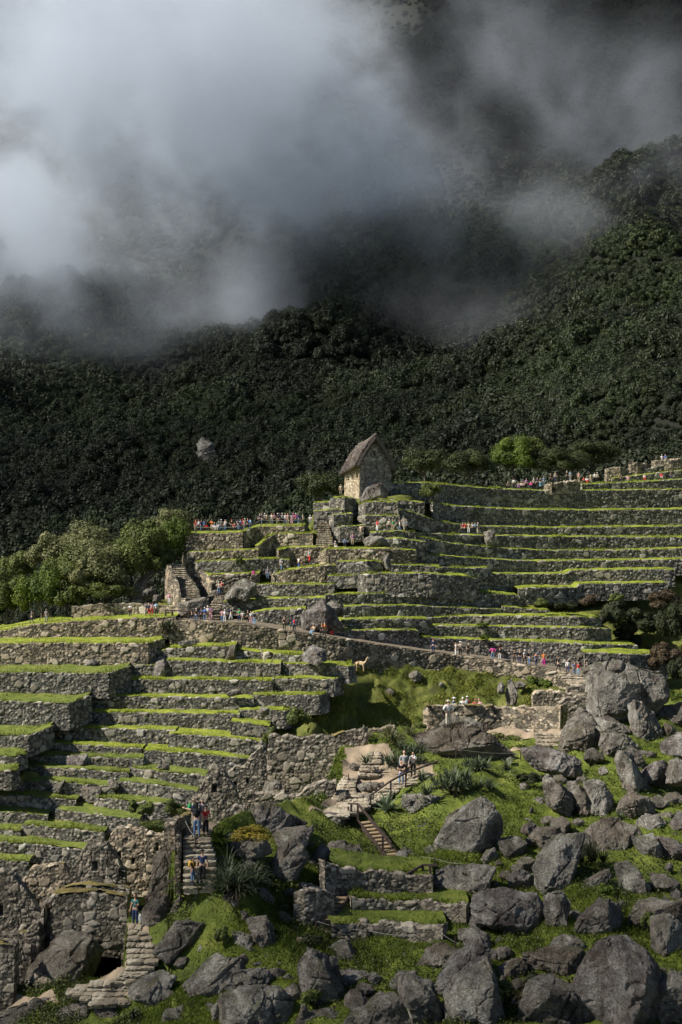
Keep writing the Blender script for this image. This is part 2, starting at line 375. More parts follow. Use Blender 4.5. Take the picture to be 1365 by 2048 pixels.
# ------------------------------------------------------------------ grass blades
def blades(centers, h, w, seed=0, lean=.5, tri=True):
    n = len(centers); r = np.random.default_rng(seed)
    a = r.uniform(0, 2*np.pi, n); u = np.stack([np.cos(a), np.sin(a), 0*a], -1)*(w*r.uniform(.6, 1.3, n))[:, None]
    b = r.uniform(0, 2*np.pi, n); t = np.stack([np.cos(b)*lean, np.sin(b)*lean, 0*b+1], -1)*(h*r.uniform(.5, 1.25, n))[:, None]
    V = np.stack([centers-u, centers+u, centers+t], 1).reshape(-1, 3)
    lv = np.repeat(np.clip(r.normal(.5, .25, n), 0, 1), 3)
    return V, np.arange(3*n).reshape(-1, 3), lv
TERR = []     # terrace top vertices, also used to shape the hillside behind them
def turf(parent, pts, Wd, mat='turf', bmat='blade', dens=16, bh=.16, seed=0, slope=.03, edge=.06):
    c = resample(pts, .35); T = P_arr(c); nu = len(c); nw = max(4, int(Wd/.5))
    w = np.concatenate([[0.02, .12, .3], np.linspace(.6, Wd, nw)])
    nrm = horiz_normals(T); G = np.zeros((nu, len(w), 3)); bk = np.zeros_like(T); bk[:, 1] = 1
    for j, x in enumerate(w):
        d = -nrm*min(x, .5)+bk*max(x-.5, 0); G[:, j] = T+d
        G[:, j, 2] += (edge if j > 0 else -.02)*min(1, x/.1)+x*slope
    rec = np.clip(.45*fbm(T*.9, 3, seed+21)+.08, 0, .6)
    for j in range(3): G[:, j] -= nrm*rec[:, None]*(1-j/3)
    V = G.reshape(-1, 3); V[:, 2] += .07*fbm(V*.9, 3, seed)+.05*vnoise(V*2.5, seed+1)
    V[:, :2] += .06*np.stack([vnoise(V*1.7, seed+2), vnoise(V*1.9, seed+3)], -1)
    F4 = grid_faces(nu, len(w))
    lv = np.full(len(V), .5); r = np.random.default_rng(seed+5)
    L = np.linalg.norm(np.diff(T, axis=0), axis=1).sum(); n = int(L*min(Wd, 3.5)*dens)+10
    i = r.integers(0, nu-1, n); fu = r.random(n); x = np.where(r.random(n) < .45, np.abs(r.normal(0.05, .16, n)), r.random(n)*min(Wd, 6))
    x = np.clip(x+np.interp(i, np.arange(nu), rec)*(x < .7), 0.0, Wd); base = T[i]*(1-fu)[:, None]+T[i+1]*fu[:, None]; nb = nrm[i]
    ce = base-nb*np.minimum(x, .5)[:, None]; ce[:, 1] += np.maximum(x-.5, 0); ce[:, 2] += edge*np.minimum(1, x/.1)+x*slope-.03+.07*fbm(ce*.9, 3, seed)
    patch = np.clip(.9+1.3*fbm(ce*.4, 3, seed+8), .2, 2.4)
    BV, BF, bl = blades(ce, bh*patch, .035, seed)
    V2 = np.concatenate([V, BV]); me = mesh('turf', V2, [F4, BF+len(V)], smooth=False, attrs={'lv': np.concatenate([lv, bl])}, mats=[M[mat], M[bmat]],
                                           midx=np.concatenate([np.zeros(len(F4)), np.ones(len(BF))]))
    return ob('turf', me, parent)
def terrace(label, group, pts, h, Wd=5, mat='wall', size=.36, dens=16, bh=.16, tmat='turf', bmat='blade', res=.09, seed=None, **k):
    seed = random.randrange(9999) if seed is None else seed
    pts = ([(-260, pts[0][1]+2, pts[0][2]+2)] if pts[0][0] <= -40 else [])+list(pts)+([(1680, pts[-1][1]-3, pts[-1][2]+5)] if pts[-1][0] == 1430 else [])
    TERR.extend(pts)
    base = P(*pts[0])
    o = ob('terrace', None, loc=tuple(base), label=label, category='terrace', group=group)
    for q in (wall('retaining_wall', None, None, pts, h, res=res, size=size, mat=mat, parent=o, tag=False, seed=seed, **k),
              turf(o, pts, Wd, tmat, bmat, dens, bh, seed)):
        q.location = tuple(-base)
    return o

# ------------------------------------------------------------------ boulders
def subdiv(V, T):
    e = np.concatenate([T[:, [0, 1]], T[:, [1, 2]], T[:, [2, 0]]]); es = np.sort(e, 1)
    u, inv = np.unique(es, axis=0, return_inverse=True); inv = inv.ravel(); m = (V[u[:, 0]]+V[u[:, 1]])/2; n = len(T); o = len(V)
    a, b, c = inv[:n]+o, inv[n:2*n]+o, inv[2*n:]+o
    return np.concatenate([V, m]), np.concatenate([np.stack([T[:, 0], a, c], 1), np.stack([a, T[:, 1], b], 1), np.stack([c, b, T[:, 2]], 1), np.stack([a, b, c], 1)])
def smoothv(V, T, k=1, f=.5):
    for _ in range(k):
        s = np.zeros_like(V); w = np.zeros(len(V))
        for a, b in ((0, 1), (1, 2), (2, 0)):
            np.add.at(s, T[:, a], V[T[:, b]]); np.add.at(w, T[:, a], 1); np.add.at(s, T[:, b], V[T[:, a]]); np.add.at(w, T[:, b], 1)
        V = V*(1-f)+f*s/w[:, None]
    return V
def vnormals(V, T):
    fn = np.cross(V[T[:, 1]]-V[T[:, 0]], V[T[:, 2]]-V[T[:, 0]]); n = np.zeros_like(V)
    for k in range(3): np.add.at(n, T[:, k], fn)
    return n/np.maximum(np.linalg.norm(n, axis=1, keepdims=True), 1e-9)
def hull(pts):
    bm = bmesh.new()
    for p in pts: bm.verts.new(tuple(p))
    r = bmesh.ops.convex_hull(bm, input=bm.verts); bmesh.ops.delete(bm, geom=[g for g in r['geom_interior'] if isinstance(g, bmesh.types.BMVert)], context='VERTS')
    bm.normal_update(); bmesh.ops.triangulate(bm, faces=bm.faces); bm.verts.index_update()
    V = np.array([tuple(v.co) for v in bm.verts]); T = np.array([[v.index for v in f.verts] for f in bm.faces]); bm.free(); return V, T
SETS = {'A': (0, 1588), 'B': (340, 1588), 'C': (650, 1588), 'D': (905, 1588), 'E': (905, 1240), 'F': (700, 1240), 'G': (340, 1240), 'H': (0, 1240),
        'I': (0, 1000), 'J': (340, 960), 'N': (600, 840), 'O': (905, 880)}
def zp(s, pts): ox, oy = SETS[s]; return [(ox+x*.33700, oy+y*.33700) for x, y in pts]
def boulder(label, s, pts, D=None, mat='rock', th=.75, seed=None, apex=None, name='boulder', cat='boulder', rough=1.0, off=0, parent=None, levels=None, group=None):
    """outline in zoomed photo coordinates; th = thickness relative to its smaller side"""
    pp = zp(s, pts) if s else pts; a = np.array(pp, float); a = a.mean(0)+(a-a.mean(0))*1.08; seed = random.randrange(99999) if seed is None else seed
    r = np.random.default_rng(seed); x0, y0 = a.min(0); x1, y1 = a.max(0); cx = (x0+x1)/2
    if D is None: D = near_D(cx, min(y1, 2040))+off
    ppm = PPM(D); w, h = (x1-x0)/ppm, (y1-y0)/ppm; t = th*min(w, h*1.3)
    D0 = D+t*.38/K; R = [P(x, y, D0) for x, y in a]; c = P(cx, (y0+y1)/2, D0)
    ax, ay = apex if apex else (r.uniform(-.22, .22), r.uniform(-.05, .22))
    fc = c+np.array([ax*w, 0, -ay*h]); pts3 = []
    for p in R: pts3.append(p+np.array([0, r.uniform(-.22, .22)*t, 0]))
    nf = int(r.integers(3, 5)); a0 = r.uniform(0, 6.28)
    for k in range(nf):      # a few front corners make large flat facets with sharp ridges
        an = a0+k*2*math.pi/nf+r.uniform(-.4, .4); rr = r.uniform(.22, .42)
        pts3.append(fc+np.array([math.cos(an)*rr*w*.75, -t*r.uniform(.30, .62), math.sin(an)*rr*h*.95]))
        pts3.append(c+np.array([math.cos(an)*rr*w, t*r.uniform(.4, .6), math.sin(an)*rr*h]))
    V, T = hull(pts3)
    size = max(w, h); tgt = max(.055, .014*D*K/ (60)); n = levels or int(np.clip(math.ceil(math.log2(max(size*.42/tgt, 2))), 3, 6))
    for i in range(n):
        V, T = subdiv(V, T)
        if i == 3: V = smoothv(V, T, 1, .25)
        if i == 1: V = V+vnormals(V, T)*(fbm(V*(1.8/size)+seed, 2, seed)*.045*size*rough)[:, None]
    N = vnormals(V, T); sc = 1/max(size, .5)
    d = fbm(V*(3.0*sc)+seed, 4, seed)*.026*size*rough
    ax_ = np.array([r.uniform(-.7, .7), r.uniform(-.4, .4), r.uniform(.3, 1.)]); st_ = V@ax_*(4.0*sc)+fbm(V*1.5*sc, 2, seed)*1.1; fr = st_-np.floor(st_); d += (fr**3)*.035*size*rough*(.5+.5*vnoise(V*1.1*sc+5, seed))
    q = V*(1.9*sc)+.25*vnoise(V*3*sc, 3)[:, None]; f1, f2, hh = cells(q+seed % 17, .9, seed % 91)
    d += (hh-.5)*.03*size*rough*sstep(0, .06, f2-f1)-(1-sstep(0, .035, f2-f1))*.034*size*rough
    g = fbm(V*3.5, 4, seed+4, .62); d += (g+.35*np.abs(vnoise(V*11, seed)))*.045*min(1, size*.6)*min(1, D*K/60)
    V = V+N*d[:, None]
    me = mesh(name, V-c, T, M[mat], False)
    sm = np.ones(len(T), bool); me.polygons.foreach_set('use_smooth', sm); me.update()
    return ob(name, me, parent, loc=tuple(c), **({} if parent else dict(label=label, category=cat, group=group)))

# ------------------------------------------------------------------ thin plate interpolation of depth over the hillside
class TPS:
    def __init__(s, pts, reg=.0):
        a = np.array(pts, float); s.x = a[:, :2]/1000; y = 1/a[:, 2]
        n = len(a); A = np.zeros((n+3, n+3)); A[:n, :n] = s.k(s.x, s.x)+np.eye(n)*reg; A[:n, n] = 1; A[:n, n+1:] = s.x; A[n:, :n] = A[:n, n:].T
        s.w = np.linalg.solve(A+np.eye(n+3)*1e-9, np.concatenate([y, [0, 0, 0]]))
    def k(s, a, b):
        d = np.linalg.norm(a[:, None]-b[None], axis=2); return d*d*np.log(d+1e-6)
    def __call__(s, px, py):
        px = np.atleast_1d(np.asarray(px, float)); py = np.atleast_1d(np.asarray(py, float)); q = np.stack([px.ravel(), py.ravel()], -1)/1000
        r = s.k(q, s.x)@s.w[:-3]+s.w[-3]+q@s.w[-2:]; return (1/r).reshape(px.shape)
NEAR = [(-150, 2060, 100), (0, 2048, 100), (130, 2048, 96), (340, 2048, 93), (682, 2048, 90), (1000, 2048, 88), (1365, 2048, 88), (1500, 2048, 88), (682, 2160, 84), (1365, 2160, 82), (0, 2160, 92),
        (60, 1960, 103), (240, 1910, 100.5), (270, 1845, 103), (330, 1800, 103.5), (360, 1880, 99), (400, 1765, 101), (400, 1680, 103), (400, 1640, 105), (470, 1780, 100), (560, 1650, 110), (640, 1700, 110),
        (500, 1870, 98), (650, 1850, 101.5), (800, 1850, 103), (900, 1720, 111), (760, 1720, 112), (770, 1780, 107), (1000, 1800, 105), (1200, 1800, 103), (1365, 1800, 103),
        (650, 1950, 95.5), (850, 1930, 96.5), (1000, 1930, 95.5), (1200, 1930, 94.5), (1365, 1930, 94.5),
        (700, 1625, 119), (820, 1560, 126), (870, 1600, 120), (900, 1550, 126), (1000, 1560, 126), (700, 1560, 127), (770, 1500, 133), (1200, 1620, 120), (1365, 1620, 120), (1100, 1500, 137), (1000, 1465, 145),
        (1250, 1460, 139), (1365, 1460, 140), (870, 1462, 145), (860, 1430, 150), (1330, 1400, 150), (1200, 1430, 145), (500, 1700, 106), (1030, 1700, 112), (1200, 1700, 112)]
_near = TPS(NEAR)
def near_D(px, py): return float(_near(px, py)[0])
def nearP(px, py): return P(px, py, near_D(px, py))
# near hill sheet ---------------------------------------------------
TOPX = [-200, 247, 252, 335, 345, 375, 440, 540, 640, 680, 770, 800, 846, 850, 1165, 1180, 1210, 1560]
TOPY = [1968, 1968, 1840, 1800, 1640, 1636, 1640, 1625, 1590, 1500, 1470, 1446, 1445, 1455, 1458, 1430, 1400, 1385]
def near_hill():
    xs = np.concatenate([np.arange(-700, -200, 20.), np.arange(-200, 1561, 5.), np.arange(1575, 2300, 20.)]); cols = []
    nrow = 190
    for x in xs:
        t = np.interp(x, TOPX, TOPY); ys = t+(2160-t)*np.linspace(0, 1, nrow)**1.0
        cols.append(np.stack([np.full(nrow, x), ys, _near(np.full(nrow, np.clip(x, -200, 1560)), ys)], -1))
    A = np.stack(cols); G = P_arr(A.reshape(-1, 3)).reshape(len(xs), nrow, 3)
    q = G.reshape(-1, 3)*np.array([1, 1, 0]); nz = .42*fbm(q*.26, 3, 5)+.17*fbm(q*1.1, 3, 9)
    am = np.ones(len(q)); px = A[..., 0].ravel(); py = A[..., 1].ravel()
    G[..., 2] += (nz*am).reshape(G.shape[:2])
    sk = G[:, :1].copy(); rows = []
    for dy, dz in ((9, -9), (4, -4.5), (1.2, -1.2)):
        r = sk.copy(); r[..., 1] += dy; r[..., 2] += dz; rows.append(r)
    G2 = np.concatenate(rows+[G], 1)
    me = mesh('meadow', G2.reshape(-1, 3), grid_faces(len(xs), G2.shape[1]), M['meadow'], True)
    ob('near_hillside', me, kind='structure')
    return G, A
NG, NA = near_hill()
PATHS = [  # worn earth strips on the near hill (photo polygons, no grass there)
    [(850, 1452), (1130, 1452), (1130, 1474), (1000, 1470), (850, 1466)], [(362, 1640), (440, 1638), (424, 1685), (372, 1682)],
    [(-200, 1990), (100, 1985), (120, 2010), (0, 2030), (-200, 2040)], [(250, 1848), (290, 1848), (306, 1900), (300, 1950), (262, 1960), (262, 2012), (130, 1998), (250, 1950)],
    [(880, 1508), (1060, 1505), (1060, 1513), (880, 1520)], [(690, 1500), (775, 1500), (800, 1530), (860, 1530), (880, 1560), (800, 1580), (740, 1620), (690, 1640), (610, 1640), (650, 1600), (680, 1560)]]
def inpoly(px, py, poly):
    r = np.zeros(len(px), bool); n = len(poly)
    for i in range(n):
        x0, y0 = poly[i]; x1, y1 = poly[(i+1) % n]
        c = ((y0 > py) != (y1 > py)) & (px < (x1-x0)*(py-y0)/(y1-y0+1e-9)+x0); r ^= c
    return r
def near_grass():
    n = 340000; r = np.random.default_rng(3)
    i = r.integers(12, NG.shape[0]-14, n); j = r.integers(0, NG.shape[1]-1, n); u = r.random(n)[:, None]; v = r.random(n)[:, None]
    c = (NG[i, j]*(1-u)+NG[i+1, j]*u)*(1-v)+(NG[i, j+1]*(1-u)+NG[i+1, j+1]*u)*v
    px = NA[i, j, 0]; py = NA[i, j, 1]; ok = np.ones(n, bool)
    for p in PATHS: ok &= ~inpoly(px, py, p)
    c = c[ok]; k = len(c); kind = fbm(c*.16, 3, 31); tall = np.clip(.75+1.2*kind, .22, 2.2)
    V, T, lv = blades(c-np.array([0, 0, .02]), .17*tall, .022, 4, .6)
    lv = np.clip(lv*.55+.45*np.repeat(.45+1.0*fbm(c*.45, 3, 8), 3), 0, 1)
    me = mesh('meadow_grass', V, T, M['blade_dark'], attrs={'lv': lv}); ob('meadow_grass', me, kind='stuff', label='short green grass growing over the near slope between the boulders', category='grass')
    # low broad-leaved weeds in drifts
    w = fbm(c*.30+9, 3, 91); w_ = (w > .12) | (r.random(k) < .05); q = c[w_][:70000]; m = len(q); q = q+np.stack([r.normal(0, .1, m), r.normal(0, .1, m), np.abs(r.normal(0, .13, m))+.03], -1)
    nrm = r.normal(size=(m, 3)); nrm[:, 2] = np.abs(nrm[:, 2])+.5; nrm /= np.linalg.norm(nrm, axis=1, keepdims=True); a = np.cross(nrm, r.normal(size=(m, 3))); a /= np.linalg.norm(a, axis=1, keepdims=True); b = np.cross(nrm, a); s = r.uniform(.03, .085, m)[:, None]
    V = np.stack([q-a*s, q-b*s*.6, q+a*s, q+b*s*.6], 1).reshape(-1, 3); me = mesh('weeds', V, np.arange(4*m).reshape(-1, 4), M['leaf_weed'], attrs={'lv': np.repeat(r.random(m), 4)})
    ob('weeds', me, kind='stuff', label='low leafy weeds spreading in drifts between the boulders', category='weeds')
near_grass()
def ground_patch(name, poly_idx, mat):
    poly = PATHS[poly_idx]; xs = [p[0] for p in poly]; ys = [p[1] for p in poly]
    gx = np.arange(min(xs), max(xs)+4, 4.); gy = np.arange(min(ys), max(ys)+2, 2.); X, Y = np.meshgrid(gx, gy, indexing='ij')
    A = np.stack([X.ravel(), Y.ravel(), _near(X, Y).ravel()], -1); G = P_arr(A); q = G*np.array([1, 1, 0]); G[:, 2] += .42*fbm(q*.26, 3, 5)+.17*fbm(q*1.1, 3, 9)+.03
    jx = X.ravel()+4*vnoise(G*1.5, 3); jy = Y.ravel()+3*vnoise(G*1.5, 4); m = inpoly(jx, jy, poly); Fc = grid_faces(len(gx), len(gy)); Fc = Fc[m[Fc].all(1)]
    if len(Fc): ob(name, mesh(name, G, Fc, M[mat], True), kind='structure')

def top_moss(label, pts, thick, mat='gold', cover=.02, seed=1, dz=.05):
    c = resample(pts, .12); T = P_arr(c); nrm = horiz_normals(T); k = 9; w = np.linspace(-.04, thick*.95, k); G = T[:, None]-nrm[:, None]*w[None, :, None]; V = G.reshape(-1, 3).copy()
    V[:, 2] += dz+.06*fbm(V*2.2, 3, seed)+.05*np.tile(np.sin(np.linspace(0, math.pi, k)), len(c)); m = fbm(V*1.1, 3, seed+3) > cover; Fc = grid_faces(len(c), k); Fc = Fc[m[Fc].all(1)]
    if len(Fc): ob('moss', mesh('moss', V, Fc, M[mat], True), label=label, category='moss')
for i in range(len(PATHS)): ground_patch('path', i, 'path')
# ------------------------------------------------------------------ the terraces
# left bank, seen at the left edge
GL = 'wide terraces of the left bank'
LB = [('grassed promenade along the shrub wood with its tall rubble wall, highest of the left bank', [(-60, 1272, 252), (0, 1262, 251), (60, 1250, 250), (150, 1243, 250), (250, 1238, 250), (352, 1233, 250)], 38, 9),
      ('second terrace of the left bank with a lone pale stone at its foot', [(-60, 1290, 242), (0, 1288, 242), (120, 1286, 242), (297, 1287, 242), (330, 1277, 247)], 42, 9),
      ('third terrace of the left bank, its corner meeting the middle rows', [(-60, 1346, 233), (0, 1345, 233), (219, 1347, 233), (262, 1333, 237.5)], 42, 10),
      ('fourth terrace of the left bank, below the one with the broad yellow lip', [(-60, 1401, 225), (0, 1402, 225), (140, 1407, 225), (184, 1392, 229.5)], 46, 9),
      ('fifth terrace of the left bank, short, wall in deep shade', [(-60, 1470, 217), (0, 1471, 217), (59, 1472, 217), (108, 1452, 221.5)], 34, 8),
      ('sixth terrace of the left bank, a stub at the photo edge', [(-60, 1512, 211), (0, 1513, 211), (34, 1515, 211), (56, 1508, 214)], 20, 6),
      ('lowest stub of the left bank at the photo edge', [(-60, 1541, 206), (0, 1542, 206), (24, 1543, 206), (40, 1538, 208)], 30, 6)]
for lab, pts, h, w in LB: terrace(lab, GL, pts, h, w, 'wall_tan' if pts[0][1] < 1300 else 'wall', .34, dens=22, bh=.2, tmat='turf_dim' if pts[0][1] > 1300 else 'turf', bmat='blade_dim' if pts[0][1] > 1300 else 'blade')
GC = 'narrow terraces of the middle flank'
def d_(k): return 244-3.4*(k-1)
CR = [(1, 'wide first step under the crowded path', [(298, 1306, 244), (340, 1298, 244), (400, 1294, 244), (471, 1292, 244)], 26),
      (1, 'bulging grassy ledge beside the big brown rock under the path', [(470, 1301, 245), (530, 1306, 245), (606, 1312, 245)], 16),
      (2, 'ledge where the brown and white llama grazes', [(333, 1321, 0), (450, 1324, 0), (562, 1328, 0)], 30),
      (2, 'short block-walled ledge touching the left bank', [(262, 1331, 1), (313, 1330, 1)], 20),
      (2, 'ledge under the big round rock, beside the tan llama', [(560, 1328, 2), (640, 1330, 1), (698, 1333, 1), (712, 1330, 4)], 26),
      (3, 'long third ledge of the middle flank', [(222, 1359, 0), (400, 1360, 0), (545, 1362, 0)], 32),
      (3, 'third ledge, short right-hand part with a climbing stone stair', [(546, 1358, 1), (600, 1357, 1), (668, 1359, 1), (686, 1354, 5)], 26),
      (4, 'ledge with the white boulder on its lip', [(184, 1391, 0), (350, 1395, 0), (508, 1397, 0)], 27),
      (4, 'fourth ledge, right-hand end narrowing to a point', [(506, 1390, 1), (600, 1390, 1), (640, 1391, 1), (660, 1385, 5)], 30),
      (5, 'fifth ledge with large stones in its wall', [(148, 1424, 0), (300, 1426, 0), (480, 1428, 0)], 29),
      (5, 'fifth ledge, stub holding a pale rounded block', [(478, 1421, 1), (540, 1420, 1), (572, 1422, 1), (585, 1418, 5)], 28),
      (6, 'sixth ledge, left-hand part', [(104, 1456, 0), (230, 1458, 0), (352, 1461, 0)], 31),
      (6, 'sixth ledge, drooping right-hand part', [(337, 1468, -2), (440, 1474, -2), (532, 1484, -2), (545, 1484, 0)], 24),
      (6, 'small stub between the fifth and sixth ledges', [(462, 1444, 0), (500, 1447, 0), (540, 1453, 0)], 24),
      (7, 'seventh ledge, rough left-hand part', [(94, 1488, 0), (160, 1489, 0), (285, 1498, 0)], 24),
      (7, 'seventh ledge, long right-hand part reaching the gabled ruin', [(288, 1501, -2), (380, 1506, -2), (462, 1515, -2), (515, 1521, -1)], 28),
      (8, 'eighth ledge built round a wide brown outcrop', [(60, 1511, 0), (180, 1515, 0), (287, 1518, 0)], 24),
      (9, 'ninth ledge, left-hand part', [(25, 1533, 0), (150, 1538, 0), (258, 1548, 0)], 24),
      (9, 'ninth ledge, right-hand part with a pale slab on it', [(260, 1537, 1), (340, 1545, 0), (412, 1553, 0)], 24),
      (10, 'tenth ledge with three leaning slabs in the wall', [(-40, 1561, 0), (100, 1563, 0), (230, 1573, 0)], 24),
      (10, 'tenth ledge, right-hand part ending at the gable', [(236, 1562, 1), (320, 1572, 0), (395, 1584, 0)], 26),
      (11, 'eleventh ledge, left-hand part', [(-40, 1589, 0), (60, 1592, 0), (152, 1602, 0)], 26),
      (11, 'eleventh ledge, right-hand part above the shrubs', [(189, 1595, 1), (260, 1602, 0), (340, 1610, 0)], 28),
      (12, 'twelfth ledge, stub at the photo edge', [(-40, 1622, 0), (50, 1626, 0), (96, 1632, 0)], 28),
      (12, 'twelfth ledge, broad yellow shelf', [(111, 1619, 1), (200, 1630, 0), (280, 1638, 0)], 28),
      (13, 'thirteenth ledge, stub at the photo edge', [(-40, 1659, 0), (42, 1662, 0)], 24),
      (13, 'thirteenth ledge, broad shelf just above the ruined houses', [(44, 1650, 1), (130, 1658, 0), (208, 1666, 0)], 28),
      (14, 'fourteenth ledge, tucked behind the gables', [(-40, 1682, 0), (60, 1688, 0), (137, 1697, 0), (180, 1700, 0)], 26),
      (15, 'lowest ledge of the middle flank', [(-40, 1720, 0), (58, 1724, 0)], 30)]
for k, lab, pts, h in CR:
    pts = [(x, y, d if d > 100 else d_(k)+d) for x, y, d in pts]
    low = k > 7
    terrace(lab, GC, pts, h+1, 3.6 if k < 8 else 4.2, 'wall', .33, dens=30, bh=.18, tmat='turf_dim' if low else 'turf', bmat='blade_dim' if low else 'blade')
# path retaining wall
PW = [(340, 1240, 250), (410, 1243, 249), (500, 1250, 249.5), (545, 1258, 250), (620, 1268, 251), (680, 1277, 252), (760, 1290, 255), (850, 1303, 258), (930, 1313, 259.5), (1000, 1323, 259), (1040, 1329, 258), (1100, 1339, 256.5), (1165, 1352, 255), (1185, 1354, 255)]
pw = wall('path_wall', 'long rubble wall carrying the crowded path from the stone steps down to the cliff boulder', 'wall', PW, [(340, 1284), (480, 1292), (600, 1304), (700, 1328), (835, 1335), (1000, 1353), (1185, 1392)], size=.40, mat='wall_tan', thick=.5, big=.25)
def shelf(name, pts, Wd, mat, dz=.05, kind='structure'):
    c = resample(pts, .4); T = P_arr(c); w = np.linspace(.2, Wd, 8); G = np.repeat(T[:, None], 8, 1); G[..., 1] += w[None]; G[..., 2] += dz+.03*fbm(G.reshape(-1, 3), 2, 3).reshape(G.shape[:2])
    ob(name, mesh(name, G.reshape(-1, 3), grid_faces(len(c), 8), M[mat], True), kind=kind)
shelf('path', PW, 6.5, 'ledge_path'); TERR += PW
GR = 'sweeping terraces of the right bank'
RB = [('highest right-hand terrace at the photo edge, red figures sitting on it', [(1165, 969, 337), (1242, 966, 340), (1365, 959, 344), (1430, 956, 346)], 18, 5),
      ('short terrace stub below the roofless blocks', [(1225, 957, 346), (1300, 948, 349), (1365, 941, 352), (1430, 938, 354)], 14, 6),
      ('longest topmost right-bank terrace, running from the thatched hut', [(768, 967, 303), (850, 966, 306), (876, 968, 309), (905, 971, 314), (980, 977, 321), (1090, 982, 327), (1200, 981, 332), (1365, 979, 338), (1430, 978, 340)], 36, 8),
      ('second right-bank terrace, one below the hut terrace', [(866, 1005, 300), (905, 1012, 306), (1033, 1019, 314), (1175, 1021, 320), (1365, 1019, 326), (1430, 1018, 328)], 32, 7),
      ('third right-bank terrace with ragged bright tufts', [(812, 1030, 291), (873, 1042, 296), (905, 1047, 299), (972, 1053, 304), (1107, 1056, 310), (1365, 1053, 318), (1430, 1053, 320)], 20, 6),
      ('fourth right-bank terrace where the standing white block is set', [(829, 1065, 289), (905, 1070, 293), (1006, 1072, 300), (1160, 1074, 306), (1365, 1075, 312), (1430, 1075, 314)], 24, 6),
      ('fifth right-bank terrace, dipping at the left like a bowl', [(832, 1073, 285), (883, 1082, 288), (905, 1087, 290), (1006, 1097, 296), (1107, 1101, 301), (1230, 1101, 304), (1365, 1097, 307), (1430, 1096, 308)], 20, 6),
      ('sixth right-bank terrace, above the spiky dark plant', [(832, 1106, 281), (890, 1112, 284), (959, 1117, 289), (1073, 1123, 295), (1242, 1121, 299), (1365, 1119, 301), (1430, 1119, 302)], 26, 6),
      ('seventh right-bank terrace, stepping up at its middle', [(956, 1148, 285), (982, 1147, 286), (1060, 1149, 289), (1134, 1148, 291), (1147, 1141, 292), (1240, 1140, 293), (1350, 1139, 295)], 28, 6),
      ('eighth right-bank terrace, crumbling beside the brown bushes', [(1038, 1178, 281.5), (1057, 1176, 282), (1154, 1175, 286), (1160, 1168, 286.5), (1240, 1167, 288), (1336, 1166, 290)], 28, 6),
      ('ninth right-bank terrace, long middle ledge starting at the leaning dark rock', [(652, 1190, 267), (768, 1187, 270), (850, 1185, 273), (937, 1184, 276), (1000, 1188, 279), (1040, 1192, 281)], 26, 5),
      ('tenth right-bank terrace, beside the huge tilted rock', [(690, 1214, 265), (728, 1212, 266), (816, 1211, 269), (880, 1214, 272), (950, 1217, 274), (1004, 1219, 277)], 25, 5),
      ('small ruined ledge with mossy stones among the brown bushes', [(1005, 1213, 277), (1060, 1219, 278), (1100, 1221, 279)], 18, 5),
      ('eleventh ledge, short one right of the huge tilted rock', [(677, 1242, 261), (735, 1239, 262), (800, 1238, 264), (856, 1238, 266)], 22, 4),
      ('eleventh right-bank terrace with a squared right end', [(852, 1236, 270), (945, 1232, 272), (1160, 1234, 273), (1204, 1237, 276)], 22, 5),
      ('twelfth right-bank terrace with a bright bush on its lip', [(846, 1251, 267), (905, 1252, 268.5), (1040, 1254, 270), (1175, 1256, 271), (1223, 1258, 275)], 27, 5),
      ('twelfth ledge, part reaching the seated group by the tilted rock', [(664, 1262, 256), (740, 1261, 259), (838, 1261, 263)], [(664, 1277), (760, 1292), (838, 1304)], 4),
      ('lowest right-bank terrace, backing the queue of visitors', [(826, 1274, 263), (905, 1278, 265), (1040, 1283, 266), (1168, 1288, 266), (1275, 1291, 272)], [(826, 1304), (1000, 1325), (1168, 1350), (1275, 1350)], 5),
      ('grassy stub terrace hidden behind the cliff-like boulder', [(1170, 1306, 261), (1260, 1308, 262), (1335, 1311, 267)], 40, 5)]
for lab, pts, h, w in RB: terrace(lab, GR, pts, h, w, 'wall', .36, dens=20, bh=.2 if pts[0][1] < 1120 else .16)
GM = 'stepped blocks between the two stairs'
